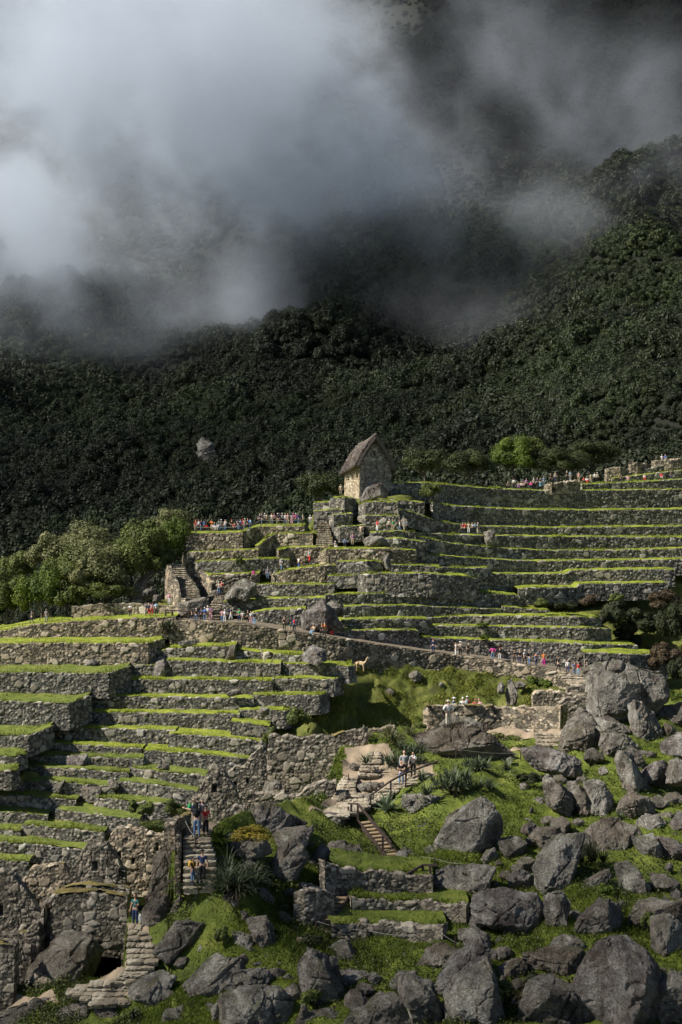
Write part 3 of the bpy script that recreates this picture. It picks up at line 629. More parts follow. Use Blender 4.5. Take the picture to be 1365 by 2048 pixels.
MB = [('block terrace under the left lookout crowd', [(371, 1085, 284), (372, 1068, 280), (486, 1065, 280)], 29, 6),
      ('block terrace under the right lookout crowd', [(487, 1064, 281), (516, 1054, 286), (560, 1052, 286), (609, 1052, 286)], [(487, 1095), (516, 1080), (609, 1066)], 7),
      ('second block down, left lookout side', [(371, 1110, 281), (378, 1104, 277), (400, 1104, 277), (517, 1099, 277.5)], 18, 4),
      ('second block down, right lookout side with a tall corner', [(517, 1093, 278), (549, 1069, 283), (626, 1067, 283)], 34, 5),
      ('third block, between the climbing visitors and the lookout', [(558, 1101, 277), (580, 1096, 279), (660, 1093, 279.5)], 42, 4),
      ('third block down on the left with ivy in its wall', [(380, 1130, 278), (395, 1123, 274), (485, 1121, 274), (520, 1118, 275), (580, 1119, 276)], 26, 4),
      ('lowest block of the left lookout side, over the dark leaning rock', [(398, 1142, 275), (420, 1151, 270), (520, 1146, 271)], 36, 4),
      ('small high block left of the hut rock', [(659, 1004, 294), (661, 996, 292), (690, 995, 290), (713, 998, 293)], 30, 6),
      ('outermost small block left of the hut', [(627, 1006, 294), (660, 1004, 293.5)], 18, 5),
      ('mossy wedge block below the two small hut blocks', [(628, 1023, 289.5), (684, 1018, 289.5)], [(628, 1055), (684, 1040)], 4),
      ('low corner block above the upper stair', [(659, 1032, 287), (668, 1030, 285.5), (706, 1027, 287)], 27, 4),
      ('rounded wall right of the upper stair', [(663, 1058, 286), (680, 1053, 284), (728, 1051, 284.5)], 26, 4),
      ('tall dark block directly under the hut rock', [(718, 1010, 291), (731, 1004, 288), (797, 1004, 288.5)], 28, 6),
      ('lower half of the tall dark block under the hut', [(716, 1034, 289), (731, 1031, 286.5), (800, 1032, 287)], 32, 4),
      ('grassy shoulder right of the hut rock', [(757, 998, 293), (800, 1000, 293), (850, 1006, 294)], 28, 6),
      ('curving ledge below the grassy shoulder', [(797, 1018, 288), (830, 1026, 290), (872, 1041, 293)], 26, 4),
      ('ledge of the standing visitors by the split stone', [(742, 1066, 282), (790, 1063, 283), (832, 1064, 284)], 15, 5),
      ('ledge with the oval boulder set in its wall', [(768, 1079, 279), (800, 1077, 279), (856, 1085, 281)], 24, 4),
      ('pale rubble wall of the resting place on the middle stair', [(638, 1106, 276), (652, 1099, 275), (770, 1097, 275.5), (834, 1101, 277.5)], 30, 5),
      ('stubby ledge left of the upright slab', [(672, 1124, 273), (735, 1122, 272.5), (766, 1124, 274)], 24, 3.5),
      ('ledge right of the upright slab', [(782, 1130, 274), (840, 1131, 275), (884, 1135, 276)], 20, 4),
      ('small curved ledge under the bowl terrace', [(884, 1134, 281), (930, 1137, 283), (980, 1136, 285)], 16, 3),
      ('rubble wall below the two climbing visitors', [(543, 1150, 273), (576, 1140, 271.5), (650, 1131, 272), (673, 1131, 273)], 28, 4),
      ('grassy ledge crossing right of the dark leaning rock', [(511, 1170, 269), (600, 1169, 269), (670, 1169, 269.5)], 25, 4),
      ('tiny ledge above the middle of the stepped blocks', [(655, 1153, 271.5), (717, 1150, 271.5)], 19, 3.5),
      ('long plain wall at the centre of the stepped blocks', [(716, 1150, 271.5), (735, 1148, 270.5), (800, 1147, 271), (860, 1148, 272), (935, 1153, 275), (960, 1160, 278)], 40, 5),
      ('bright ledge with two small walls left of the tilted rock', [(434, 1204, 266.5), (515, 1201, 266), (521, 1198, 266), (652, 1196, 266)], 22, 4),
      ('lowest ledge behind the path, left of the tilted rock', [(500, 1227, 262), (530, 1221, 261.5), (612, 1218, 262)], 40, 4)]
for lab, pts, h, w in MB: terrace(lab, GM, pts, h, w, 'wall_tan' if ('pale' in lab or 'lookout' in lab or 'rubble' in lab) else 'wall', .34, dens=26, bh=.17)
# single walls
wall('wall', 'low pale rubble wall at the edge of the shrub wood, above the left promenade', 'wall', [(144, 1214, 257), (200, 1207, 257), (260, 1206, 257), (352, 1213, 256), (362, 1212, 255)], 34, size=.4, mat='wall_tan', big=.25)
wall('wall', 'tall leaning side wall left of the worn stair', 'wall', [(331, 1145, 268), (335, 1130, 265), (350, 1165, 262), (356, 1195, 258), (372, 1198, 257)], [(331, 1215), (335, 1215), (356, 1232), (372, 1236)], size=.36, mat='wall_tan')
wall('wall', 'sloping side wall of the left lookout blocks, facing the worn stair', 'wall', [(368, 1072, 285), (371, 1085, 282), (381, 1112, 278), (398, 1138, 274), (424, 1166, 269)], [(368, 1130), (381, 1160), (398, 1178), (424, 1204)], size=.34, mat='wall_tan')
# ------------------------------------------------------------------ hillside behind the terraces
def hillside():
    keep = np.array([tuple(p[:3]) for p in TERR]+[(-200, 1262, 253), (1500, 980, 341), (1500, 1300, 272), (-150, 1760, 196), (500, 1640, 205)]+[(x, y+k*60, d-k*3) for x, y, d in [(620, 1450, 224), (665, 1385, 238), (712, 1329, 253), (835, 1333, 257), (1000, 1350, 259), (1100, 1366, 256), (1190, 1385, 255), (1400, 1385, 257)] for k in (0, 1, 2)])
    xs = np.arange(-600, 2101, 9.)
    TX = [-220, 0, 150, 300, 335, 370, 371, 612, 628, 690, 715, 850, 990, 1100, 1365, 1560]; TY = [1275, 1262, 1242, 1236, 1150, 1130, 1069, 1056, 1008, 998, 985, 972, 981, 985, 975, 970]
    G = []
    for x in xs:
        y0 = np.interp(x, TX, TY)+5; ys = np.linspace(y0, 1800, 110)
        w = 1/(((np.clip(x, -220, 1600)-keep[:, 0])[None]/2.2)**2+(ys[:, None]-keep[None, :, 1])**2+30)**2; D = (w*keep[None, :, 2]).sum(1)/w.sum(1)+5.5+(4 if x > 830 else 0)+(0 if y0 > 1100 else 1)
        D = np.minimum.accumulate(D); q = P_arr(np.stack([np.full(110, x), ys, D], -1)); q[:, 2] -= .5
        top = q[:1].repeat(3, 0); top[:, 1] += [40, 14, 4]; top[:, 2] += [-22, -3, -.5]; G.append(np.concatenate([top, q]))
    G = np.array(G); ob('hillside', mesh('hillside', G.reshape(-1, 3), grid_faces(G.shape[0], G.shape[1]), M['scrub'], True), kind='structure')
hillside()
# rough bank below the path, right of the narrow terraces -------------
BANK_T = [(560, 1500, 230), (615, 1455, 236), (640, 1425, 240), (665, 1385, 245), (690, 1345, 250), (712, 1329, 253.5), (835, 1333, 257), (1000, 1350, 259), (1100, 1366, 256), (1190, 1385, 255), (1400, 1385, 257)]
def bank():
    xs = np.arange(560, 1401, 5.); bx = np.array(BANK_T); G = []; A = []
    for x in xs:
        y0 = np.interp(x, bx[:, 0], bx[:, 1]); d0 = np.interp(x, bx[:, 0], bx[:, 2])+.3; n = 70
        v = np.linspace(0, 1, n); ys = y0+(1560-y0)*v; q = P_arr(np.stack([np.full(n, x), ys, d0-17*v-4*v*v], -1)); G.append(q)
    G = np.array(G); V = G.reshape(-1, 3); V[:, 2] += .55*fbm(V*.35, 4, 3)+.25*fbm(V*1.4, 2, 5)*1; G = V.reshape(G.shape)
    ob('bank', mesh('bank', V, grid_faces(G.shape[0], G.shape[1]), M['scrub'], True), kind='structure')
    n = 230000; r = np.random.default_rng(6); i = r.integers(0, G.shape[0]-1, n); j = (r.random(n)*(G.shape[1]-2)).astype(int); c = G[i, j]+r.normal(0, .12, (n, 3))
    p = fbm(c*.55, 3, 44); hgt = np.clip(.5+1.6*p, .1, 1.8)
    V, T, lv = blades(c, .20*hgt, .05, 9, .9); lv = np.clip(np.repeat(.55+.8*p, 3)+(lv-.5)*.7, 0, 1)
    ob('ground_cover', mesh('ground_cover', V, T, M['blade_dim'], attrs={'lv': lv}), kind='stuff', label='tangled low weeds and bushes covering the rough bank under the path wall', category='ground cover')
bank()
# ------------------------------------------------------------------ valley floor + forested mountain
def mz(x, y):
    y0 = np.interp(x, [-110, -60, 0, 60, 110], [385, 362, 322, 250, 225]); t = y-y0
    z = np.interp(t, [-420, -150, 0, 160, 430, 840, 1300, 2200], [-75, -60, 0, 34, 112, 376, 800, 1500])
    q = np.stack([x*.0075+y*.004, y*.0035-x*.0025, 0*x], -1); A = np.clip(t/430, 0, 1.6)
    z = z+A*(34*fbm(q, 4, 12)-38*np.abs(vnoise(q*1.5, 8)))+7*fbm(q*5, 3, 5)*np.clip(t/100+.3, .0, 1)
    return z
def mountain():
    xs = np.linspace(-520, 520, 190); ys = np.concatenate([np.linspace(140, 420, 70), np.linspace(425, 900, 90), np.linspace(910, 1900, 90)])
    X, Y = np.meshgrid(xs, ys, indexing='ij'); Z = mz(X.ravel(), Y.ravel()); V = np.stack([X.ravel()*(1+np.maximum(Y.ravel()-500, 0)/1400), Y.ravel(), Z], -1)
    near = V[:, 1] < 240; V[near, 2] = np.minimum(V[near, 2], -50)
    V[:, 2] = np.where(V[:, 1] < 246, np.minimum(V[:, 2], -12), V[:, 2])
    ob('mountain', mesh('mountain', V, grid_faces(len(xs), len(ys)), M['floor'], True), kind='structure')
    g = np.array([[-3000, -600, -76], [3000, -600, -76], [3000, 6000, -76], [-3000, 6000, -76]]); ob('valley_floor', mesh('valley_floor', g, np.array([[0, 1, 2, 3]]), M['earth']), kind='structure')
mountain()
def crown(seed, R=(1, 1, .85), nb=14, nl=1100, leaf=.09, blob=.42, spread=.72, nz_=.36):
    """crown of leaf cards spread through overlapping lobes, unit size"""
    r = np.random.default_rng(seed); cs = []
    for _ in range(nb):
        v = r.normal(size=3); v /= np.linalg.norm(v); v[2] = abs(v[2])*1.1-.25; cs.append(v*spread*r.uniform(.35, 1))
    cs = np.array(cs); br = blob*r.uniform(.6, 1.15, nb); hue = r.random(nb)
    k = r.integers(0, nb, nl); v = r.normal(size=(nl, 3)); v /= np.linalg.norm(v, axis=1, keepdims=True)
    lump = 1+.28*vnoise(v*3+cs[k], seed); c = cs[k]+v*(br[k]*lump*r.uniform(.72, 1.05, nl))[:, None]
    n = v+r.normal(0, nz_, (nl, 3)); n[:, 2] += .2; n /= np.linalg.norm(n, axis=1, keepdims=True)
    a = np.cross(n, r.normal(size=(nl, 3))); a /= np.linalg.norm(a, axis=1, keepdims=True); b = np.cross(n, a)
    s = leaf*r.uniform(.6, 1.4, nl)[:, None]; q = np.stack([c-a*s, c-b*s*.55, c+a*s, c+b*s*.55], 1).reshape(-1, 3)*np.array(R)
    lv = np.repeat(np.clip(.45*hue[k]+.55*r.random(nl), 0, 1), 4)
    return q, np.arange(nl*4).reshape(-1, 4), lv
def forest():
    protos = []
    for i in range(6):
        V, Fq, lv = crown(100+i, (1, 1, .9 if i < 4 else 1.25), 12, 1500, .08, .40, .74, .22)
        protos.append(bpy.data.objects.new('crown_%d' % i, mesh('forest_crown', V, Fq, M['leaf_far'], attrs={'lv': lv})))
    r = np.random.default_rng(21); pts, sc = [], []
    n = 100000; py = r.random(n); Y = 235+ (1750-235)*py**1.7; ang = r.uniform(-.275, .275, n); X = ang*Y
    Z = mz(X/(1+np.maximum(Y-500, 0)/1400), Y); dens = np.clip(Y/520, 0, 1)*0+1
    # keep roughly even density per ground area, thinned far away
    w = Y/1750*np.where(Y < 600, 1, .8)
    keep = r.random(n) < np.clip(w*3.2*(Y**.41/18), .5, 1)
    keep &= (Z > -62) & (Z/Y < .40)
    keep &= ~((Y < 246+np.clip(X, 0, 60)*.1) & (X > -60))
    keep &= ~((Y < 330) & (X < -20) & (Z > 4))
    X, Y, Z = X[keep], Y[keep], Z[keep]; s = r.uniform(.45, 1.0, len(X))**1.0*r.choice([1, 1, 1, 1.45], len(X))*np.interp(Y, [240, 420, 900, 1500], [2.3, 3.4, 4.6, 5.6])*(1+.45*vnoise(np.stack([X, Y, 0*X], -1)*.03, 5))
    me = bpy.data.meshes.new('forest_points'); me.vertices.add(len(X)); me.vertices.foreach_set('co', np.stack([X, Y, Z+s*.35], -1).astype(np.float32).ravel())
    for nm, a, ty in (('sz', s, 'FLOAT'), ('rz', r.uniform(0, 6.28, len(X)), 'FLOAT'), ('ix', r.integers(0, 6, len(X)), 'INT')):
        at = me.attributes.new(nm, ty, 'POINT'); at.data.foreach_set('value', a.astype(np.float32 if ty == 'FLOAT' else np.int32))
    o = ob('forest', me, kind='stuff', label='dense dark cloud forest covering the mountain behind the terraces', category='forest')
    ng = bpy.data.node_groups.new('forest_scatter', 'GeometryNodeTree'); ng.interface.new_socket('Geometry', in_out='INPUT', socket_type='NodeSocketGeometry'); ng.interface.new_socket('Geometry', in_out='OUTPUT', socket_type='NodeSocketGeometry')
    N, Lk = ng.nodes, ng.links; gi = N.new('NodeGroupInput'); go = N.new('NodeGroupOutput'); m2p = N.new('GeometryNodeMeshToPoints'); Lk.new(gi.outputs[0], m2p.inputs[0])
    gg = N.new('GeometryNodeGeometryToInstance')
    for p in protos[::-1]:
        oi = N.new('GeometryNodeObjectInfo'); oi.inputs['Object'].default_value = p; oi.inputs['As Instance'].default_value = True; Lk.new(oi.outputs['Geometry'], gg.inputs[0])
    iop = N.new('GeometryNodeInstanceOnPoints'); Lk.new(m2p.outputs[0], iop.inputs['Points']); Lk.new(gg.outputs[0], iop.inputs['Instance']); iop.inputs['Pick Instance'].default_value = True
    def na(nm, ty):
        a = N.new('GeometryNodeInputNamedAttribute'); a.data_type = ty; a.inputs[0].default_value = nm; return a.outputs[0]
    Lk.new(na('ix', 'INT'), iop.inputs['Instance Index']); Lk.new(na('sz', 'FLOAT'), iop.inputs['Scale'])
    cx = N.new('ShaderNodeCombineXYZ'); Lk.new(na('rz', 'FLOAT'), cx.inputs[2]); Lk.new(cx.outputs[0], iop.inputs['Rotation']); Lk.new(iop.outputs[0], go.inputs[0])
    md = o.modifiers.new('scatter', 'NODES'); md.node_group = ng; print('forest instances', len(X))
forest()
# ------------------------------------------------------------------ thatched hut
def hut():
    base = P(735, 975, 303); o = thing('hut', 'stone hut under a steep brown thatched roof on top of the terraces', 'hut', base)
    def rel(q): q.location = tuple(-base); return q
    gw = [(720.5, 931, 300.0), (735, 905, 300.7), (749.5, 884, 301.5), (766, 905, 302.3), (783, 931, 303)]
    g = rel(wall('gable_wall', None, None, gw, [(720, 992), (783, 972)], res=.07, size=.30, mat='hut_shaded', thick=.5, free=True, ragged=.02, parent=o, tag=False, batter=.02, relief=.05, big=.05, openings=[(747, 902, 752, 911)], seed=5))
    lw = [(689.5, 949, 307.5), (720, 931, 300)]
    w = rel(wall('side_wall', None, None, lw, [(689, 996), (720, 992)], res=.07, size=.30, mat='hut_lit', thick=.5, free=True, ragged=.01, parent=o, tag=False, batter=.02, relief=.05, big=.05, seed=8,
             openings=[(694, 953, 699, 970), (703, 950, 708, 966), (711.5, 947, 716.5, 962)], odepth=.45))
    rw = [(783, 936, 303), (752, 950, 311)]
    # roof: two thick thatch slopes
    E1, R1, E2 = P(717.0, 931, 299.0), P(751, 875, 300.8), P(787.5, 938, 302.7)
    bk = P(689.0, 949, 308.5)-P(720.0, 931, 299.5); bk[2] *= .95
    V, Fc = [], []; nu, nv = 26, 26; parts = []
    for sgn, E in ((0, E1), (1, E2)):
        G = np.zeros((nu, nv, 3)); n = np.cross(bk, E-R1); n /= np.linalg.norm(n); n *= np.sign(n[2])
        for i in range(nu):
            for j in range(nv):
                u, v = i/(nu-1), j/(nv-1); p = R1+(E-R1)*v*1.03+bk*(u*1.06-.03); p = p+n*(.16*math.sin(math.pi*min(1, v*1.0))) ; p[2] += -.28*math.sin(math.pi*u)*(1-v)*.6; G[i, j] = p
        Vt = (G+n*.42).reshape(-1, 3); Vb = (G-n*.12).reshape(-1, 3); nz = .20*fbm(Vt*2.2, 4, 4); Vt = Vt+n*nz[:, None]
        f = grid_faces(nu, nv); m = nu*nv; ft = [tuple(q) for q in f]; fb = [tuple(int(k)+m for k in q[::-1]) for q in f]; ed = []
        per = [i*nv for i in range(nu)]+[(nu-1)*nv+j for j in range(1, nv)]+[i*nv+nv-1 for i in range(nu-2, -1, -1)]+[j for j in range(nv-2, -1, -1)]
        for a, b in zip(per[:-1], per[1:]): ed.append((a, b, b+m, a+m))
        parts.append((np.concatenate([Vt, Vb]), ft+fb+ed))
        # straw ends
        r = np.random.default_rng(3+sgn); k = 9000; u = r.random(k); v = r.random(k)**.7; p = R1+(E-R1)*(v*1.02)[:, None]+bk*(u*1.06-.03)[:, None]+n*(.40+.16*np.sin(np.pi*v))[:, None]; p[:, 2] += -.168*np.sin(np.pi*u)*(1-v)
        dn = (E-R1)/np.linalg.norm(E-R1); a = np.cross(dn, n)*.025; tip = p+dn*r.uniform(.2, .75, k)[:, None]+n*r.uniform(-.03, .16, k)[:, None]
        parts.append((np.stack([p-a, p+a, tip], 1).reshape(-1, 3), [tuple(q) for q in np.arange(3*k).reshape(-1, 3)]))
    V, Fc = merge(parts); rel(ob('roof', mesh2('roof', V, Fc, M['thatch']), o))
    rd = [tuple(R1+bk*(t*1.06-.03)+np.array([0, 0, .34-.17*math.sin(math.pi*t)])) for t in np.linspace(0, 1, 12)]; V, Fc = tube(rd, .24, 9)
    V = V+.05*fbm(V*4, 2, 3)[:, None]; r_ = ob('ridge', mesh2('ridge', V, Fc, M['thatch'], True), bpy.data.objects['roof'])
hut()
def far_block(label, pts, h, thick=2.2): return wall('ruined_hut', label, 'ruin', pts, h, res=.11, size=.38, thick=thick, mat='wall_tan', free=True, ragged=.12, big=.05)
far_block('leftmost of three roofless stone blocks on the top right skyline', [(1214, 936, 349), (1240, 934, 349), (1258, 938, 352)], 26)
far_block('middle roofless stone block on the top right skyline', [(1262, 926, 352), (1276, 924, 352), (1298, 928, 355)], 34)
far_block('rightmost, longest roofless stone block on the top right skyline', [(1311, 921, 354), (1345, 919, 354), (1365, 919, 355), (1430, 916, 357)], 30, 3)
wall('wall', 'low connecting wall between the roofless blocks on the top right skyline', 'wall', [(1240, 952, 352), (1300, 936, 353), (1330, 930, 354)], 12, res=.11, mat='wall')
wall('ruined_hut', 'low roofless hut with a small dark doorway on the topmost terrace', 'ruin', [(1088, 968, 328), (1104, 968, 327), (1150, 962, 330), (1160, 961, 331)], [(1088, 984), (1160, 980)], res=.09, size=.34, thick=1.2, mat='wall_tan', free=True, ragged=.1, openings=[(1104, 973, 1111, 984)], odepth=.9)
# ------------------------------------------------------------------ ruined houses near the camera
def ruin(label, s, top, bot, D, mat='ruin', size=.25, thick=.7, name='ruined_wall', cat='ruin', op=(), res=.05, Ds=None, ragged=.09, od=.5, **k):
    tp = zp(s, top); bt = zp(s, bot); n = len(tp)
    if Ds == 'near': b_ = np.array(bt); Ds = [near_D(x, np.interp(x, b_[:, 0], b_[:, 1]))-1.4 for x, y in tp]
    size *= .72
    pts = [(x, y, (Ds[i] if Ds else D)) for i, (x, y) in enumerate(tp)]
    ops = [zp(s, [(a, b), (c, d)]) for a, b, c, d in op]; ops = [(o[0][0], o[0][1], o[1][0], o[1][1]) for o in ops]
    return wall(name, label, cat, pts, bt, res=res, size=size, thick=thick, mat=mat, free=True, ragged=ragged, openings=ops, odepth=od, relief=.045, group=None, **k)
ruin('long high wall of rounded blocks behind the stone stair, ragged top', 'G', [(566, 860), (590, 690), (640, 685), (760, 690), (860, 700), (980, 692), (1040, 668), (1110, 645), (1150, 632), (1178, 655)], [(566, 1030), (800, 1040), (1000, 1000), (1100, 900), (1180, 880)], 133, 'ruin', .36)
ruin('short golden wall at the head of the stone stair', 'G', [(1180, 652), (1240, 648), (1300, 622), (1332, 626), (1350, 660)], [(1180, 800), (1290, 800), (1350, 760)], 139, 'ruin_gold', .34)
ruin('low front wall of the roofless house, right end sweeping up', 'G', [(455, 1030), (480, 1022), (620, 1036), (750, 1045), (820, 1000), (870, 968), (920, 955), (988, 950)], [(455, 1130), (640, 1150), (800, 1185), (900, 1120), (988, 1085)], 121.5, 'ruin', .33)
ruin('half gable with stepped top beside the long high wall', 'G', [(345, 905), (385, 868), (430, 870), (455, 850), (475, 820), (540, 770), (572, 830)], [(345, 1090), (572, 1090)], 129, 'ruin', .32, op=[(380, 960, 400, 995), (455, 940, 470, 970)])
ruin('pointed gable beside the group in red and grey, dark niche near its top', 'G', [(128, 1072), (160, 1030), (215, 925), (248, 868), (280, 872), (330, 925), (385, 1010), (405, 1060), (420, 1090)], [(128, 1215), (420, 1215)], 116, 'ruin', .31, op=[(253, 972, 280, 1020)])
ruin('front wall of the house standing on the cave boulder', 'A', [(300, 640), (322, 600), (420, 592), (520, 590), (640, 596), (700, 604), (757, 606)], [(300, 920), (560, 905), (757, 925)], 107, 'ruin', .33, thick=.9, od=.5, ragged=.05)
ruin('rear wall of the house above the cave, golden moss along its top', 'A', [(360, 575), (440, 552), (520, 545), (620, 552), (700, 562), (770, 566)], [(360, 660), (770, 660)], 110.5, 'ruin', .30, ragged=.04)
ruin('sloping side wall of the cave house descending to the left', 'A', [(245, 665), (275, 650), (300, 640), (318, 632)], [(170, 1200), (200, 960), (245, 960), (318, 900)], 108, 'ruin', .33, thick=1.6)
ruin('buttress wall left of the cave boulder', 'A', [(168, 1010), (190, 930), (215, 880), (245, 700), (262, 680)], [(168, 1240), (262, 1240)], 106.8, 'ruin', .36, thick=1.2)
ruin('dark sharp gable with a bright slit window', 'A', [(358, 545), (400, 490), (470, 370), (530, 280), (545, 268), (600, 262), (625, 285), (680, 370), (722, 435), (745, 450)], [(358, 640), (745, 640)], 114, 'ruin', .31, op=[(555, 400, 582, 450), (706, 455, 745, 492)])
ruin('broad rear house wall with three dark niches', 'A', [(640, 290), (662, 240), (690, 212), (760, 205), (840, 205), (866, 222), (900, 270), (935, 310)], [(640, 560), (935, 560)], 119, 'ruin_gold', .31, op=[(700, 345, 718, 385), (783, 380, 798, 410)])
ruin('wall with a tall niche joining the rear house to the rocky flank', 'A', [(870, 245), (880, 232), (950, 238), (1028, 248)], [(870, 510), (960, 500), (1028, 400)], 118, 'ruin_gold', .31, op=[(928, 285, 944, 330)])
ruin('broken gable at far left with a truncated grassy top', 'A', [(118, 540), (150, 490), (185, 445), (240, 438), (300, 430), (378, 428), (405, 480)], [(118, 700), (405, 700)], 115, 'ruin_gold', .31, op=[(200, 625, 235, 690)])
ruin('dark triangular gable cut by the left photo edge', 'A', [(-60, 468), (0, 462), (62, 464), (100, 512), (170, 600), (240, 705), (244, 760)], [(-60, 860), (244, 860)], 111, 'ruin', .31, op=[(-10, 665, 18, 725)])
ruin('low wall with golden top at the lower left edge', 'A', [(-60, 835), (0, 832), (90, 834), (160, 832)], [(-60, 930), (160, 930)], 106.5, 'ruin', .31)
ruin('broken pillar wall beside the dark doorway', 'A', [(158, 800), (190, 778), (225, 775), (235, 800)], [(158, 920), (235, 940)], 106, 'ruin', .31, thick=.9)
ruin('front wall of the lowest house at the left photo edge', 'A', [(-60, 900), (0, 897), (60, 897), (88, 905)], [(-60, 1235), (88, 1225)], 102, 'ruin', .33, thick=1.0)
ruin('shadowed back wall inside the lowest house', 'A', [(80, 880), (130, 885), (185, 900)], [(80, 1215), (185, 1225)], 105.5, 'ruin', .33)
ruin('small footing wall of squared stones under the cave boulder', 'A', [(205, 1065), (260, 1110), (340, 1135)], [(205, 1225), (340, 1200)], 102.2, 'ruin_gold', .26, thick=.5, ragged=.03)
ruin('narrow pier of stones between the cave mouth and the stair', 'A', [(722, 880), (745, 880)], [(722, 1115), (745, 1115)], 106.0, 'ruin', .3, thick=.8)
def chamber():
    A = [P(x, y, D)-P(205, 1985, 106) for D in (106.6, 116) for x, y in ((140, 1990), (252, 1990), (250, 1882), (140, 1882))]
    o = ob('cave_wall', mesh('cave_wall', A, np.array([(4, 5, 6, 7), (0, 4, 7, 3), (1, 2, 6, 5), (3, 7, 6, 2), (0, 1, 5, 4)]), M['rock_dark']), None, loc=tuple(P(205, 1985, 106)), label='dark rock walls and ceiling inside the cave mouth', category='cave')
chamber()
for lb, sg, tp, D, th in (('golden moss along the front wall of the cave house', 'A', [(322, 598), (420, 590), (520, 588), (640, 594), (757, 604)], 107, .9), ('golden moss along the rear wall of the cave house', 'A', [(360, 573), (440, 550), (520, 543), (620, 550), (770, 564)], 110.5, .7),
     ('golden turf on the sloping side wall of the cave house', 'A', [(245, 663), (275, 648), (318, 630)], 108, 1.2), ('dry golden turf on the low wall at the lower left edge', 'A', [(-60, 833), (0, 830), (160, 830)], 106.5, .7), ('dry golden turf on the lowest house front wall', 'A', [(-60, 898), (0, 895), (88, 902)], 102, .8),
     ('grass on the truncated top of the broken left gable', 'A', [(190, 442), (240, 436), (300, 428), (378, 426)], 115, .7), ('moss on the parapet of the left landing', 'H', [(1040, 1212), (1060, 1185), (1090, 1163), (1130, 1156)], 103.5, .6), ('dry turf along the top of the low front wall', 'G', [(480, 1020), (620, 1034), (750, 1043), (820, 998)], 121.5, .7),
     ('pale dry turf along the top of the long high wall', 'G', [(640, 683), (760, 688), (860, 698), (980, 690), (1040, 666)], 133, .7), ('yellow turf along the golden free wall', 'F', [(440, 508), (600, 510), (760, 510), (900, 515), (1080, 518), (1180, 516)], 152, .8)):
    top_moss(lb, [(x, y, D) for x, y in zp(sg, tp)], th, seed=len(lb))
# long low walls further right
ruin('golden free wall behind the guide in the pale hat', 'F', [(437, 512), (470, 506), (600, 512), (760, 512), (900, 517), (1080, 520), (1180, 518), (1252, 505)], [(437, 612), (700, 622), (900, 632), (1100, 640), (1252, 636)], 152.5, 'ruin_gold', .40, Ds=[153, 152.5, 152.5, 152.5, 152.5, 151, 150, 149], thick=.8, ragged=.07)
ruin('upper broken wall left of the cliff-like boulder', 'E', [(480, 440), (500, 420), (540, 416), (560, 430), (640, 425), (690, 440), (800, 448)], [(480, 515), (800, 520)], 160, 'ruin_gold', .38, thick=1.0)
ruin('small stepped wall end just left of the cliff-like boulder', 'E', [(635, 490), (680, 470), (740, 455), (800, 460)], [(635, 575), (800, 575)], 154, 'ruin', .36, thick=.8)
ruin('highest broken wall under the last visitors of the queue', 'E', [(684, 402), (720, 396), (800, 392)], [(684, 450), (800, 450)], 170, 'ruin', .38, thick=.8)
ruin('retaining wall crossing the meadow below the wooden stair', 'C', [(0, 400), (60, 420), (150, 440), (235, 462), (300, 468), (400, 472), (480, 478), (580, 480), (640, 490)], [(0, 590), (120, 598), (640, 600)], 109.5, 'ruin', .34, Ds='near', thick=.6, od=.2)
ruin('low retaining wall beside the lower ladder stair', 'C', [(160, 622), (250, 628), (400, 640), (560, 645), (690, 655), (840, 662)], [(160, 690), (840, 712)], 107, 'ruin', .34, Ds='near', thick=.6)
ruin('lowest dark retaining wall in the meadow', 'C', [(40, 760), (120, 765), (300, 775), (500, 785), (700, 792)], [(40, 800), (300, 840), (700, 860)], 103.5, 'ruin', .34, Ds='near', thick=.6)
ruin('rounded wall end left of the lower ladder stair', 'B', [(735, 590), (800, 575), (880, 572), (950, 580), (975, 600)], [(735, 680), (820, 750), (975, 750)], 104.5, 'ruin', .33, Ds='near', thick=1.5)
ruin('curved parapet edging the landing of the left stair', 'H', [(1035, 1215), (1060, 1185), (1090, 1165), (1130, 1158)], [(1035, 1320), (1130, 1240)], 104, 'ruin_gold', .3, thick=.5, Ds=[101.5, 103, 105, 107], ragged=.03)
ruin('rubble side wall of the left stair under the landing', 'A', [(1040, 250), (1064, 262), (1072, 300), (1075, 330)], [(1000, 560), (1040, 540), (1075, 540)], 100.5, 'ruin_gold', .3, thick=1.0, ragged=.03)
ruin('pile of blocks at the end of the dark mossy dome rock', 'G', [(330, 1125), (350, 1118), (400, 1112), (440, 1118)], [(330, 1190), (440, 1200)], 109, 'ruin', .4, thick=.8)
for i, (lb, tp, bt) in enumerate((('grassy shelf on the wall crossing the meadow', [(60, 422), (150, 442), (235, 464), (300, 470), (400, 474), (480, 480), (580, 482), (640, 492)], 600), ('grassy shelf above the low retaining wall by the ladder stair', [(160, 624), (250, 630), (400, 642), (560, 647), (690, 657), (840, 664)], 705), ('grassy shelf above the lowest meadow wall', [(40, 762), (120, 767), (300, 777), (500, 787), (700, 794)], 840))):
    pp = zp('C', tp); by = 1588+bt*.337; q = turf(None, [(x, y, near_D(x, by)-1.0) for x, y in pp], 2.6, 'meadow', 'blade_dark', 60, .14, 60+i, .10, .05); q['label'] = lb; q['kind'] = 'structure'; q.name = 'grass_ledge'
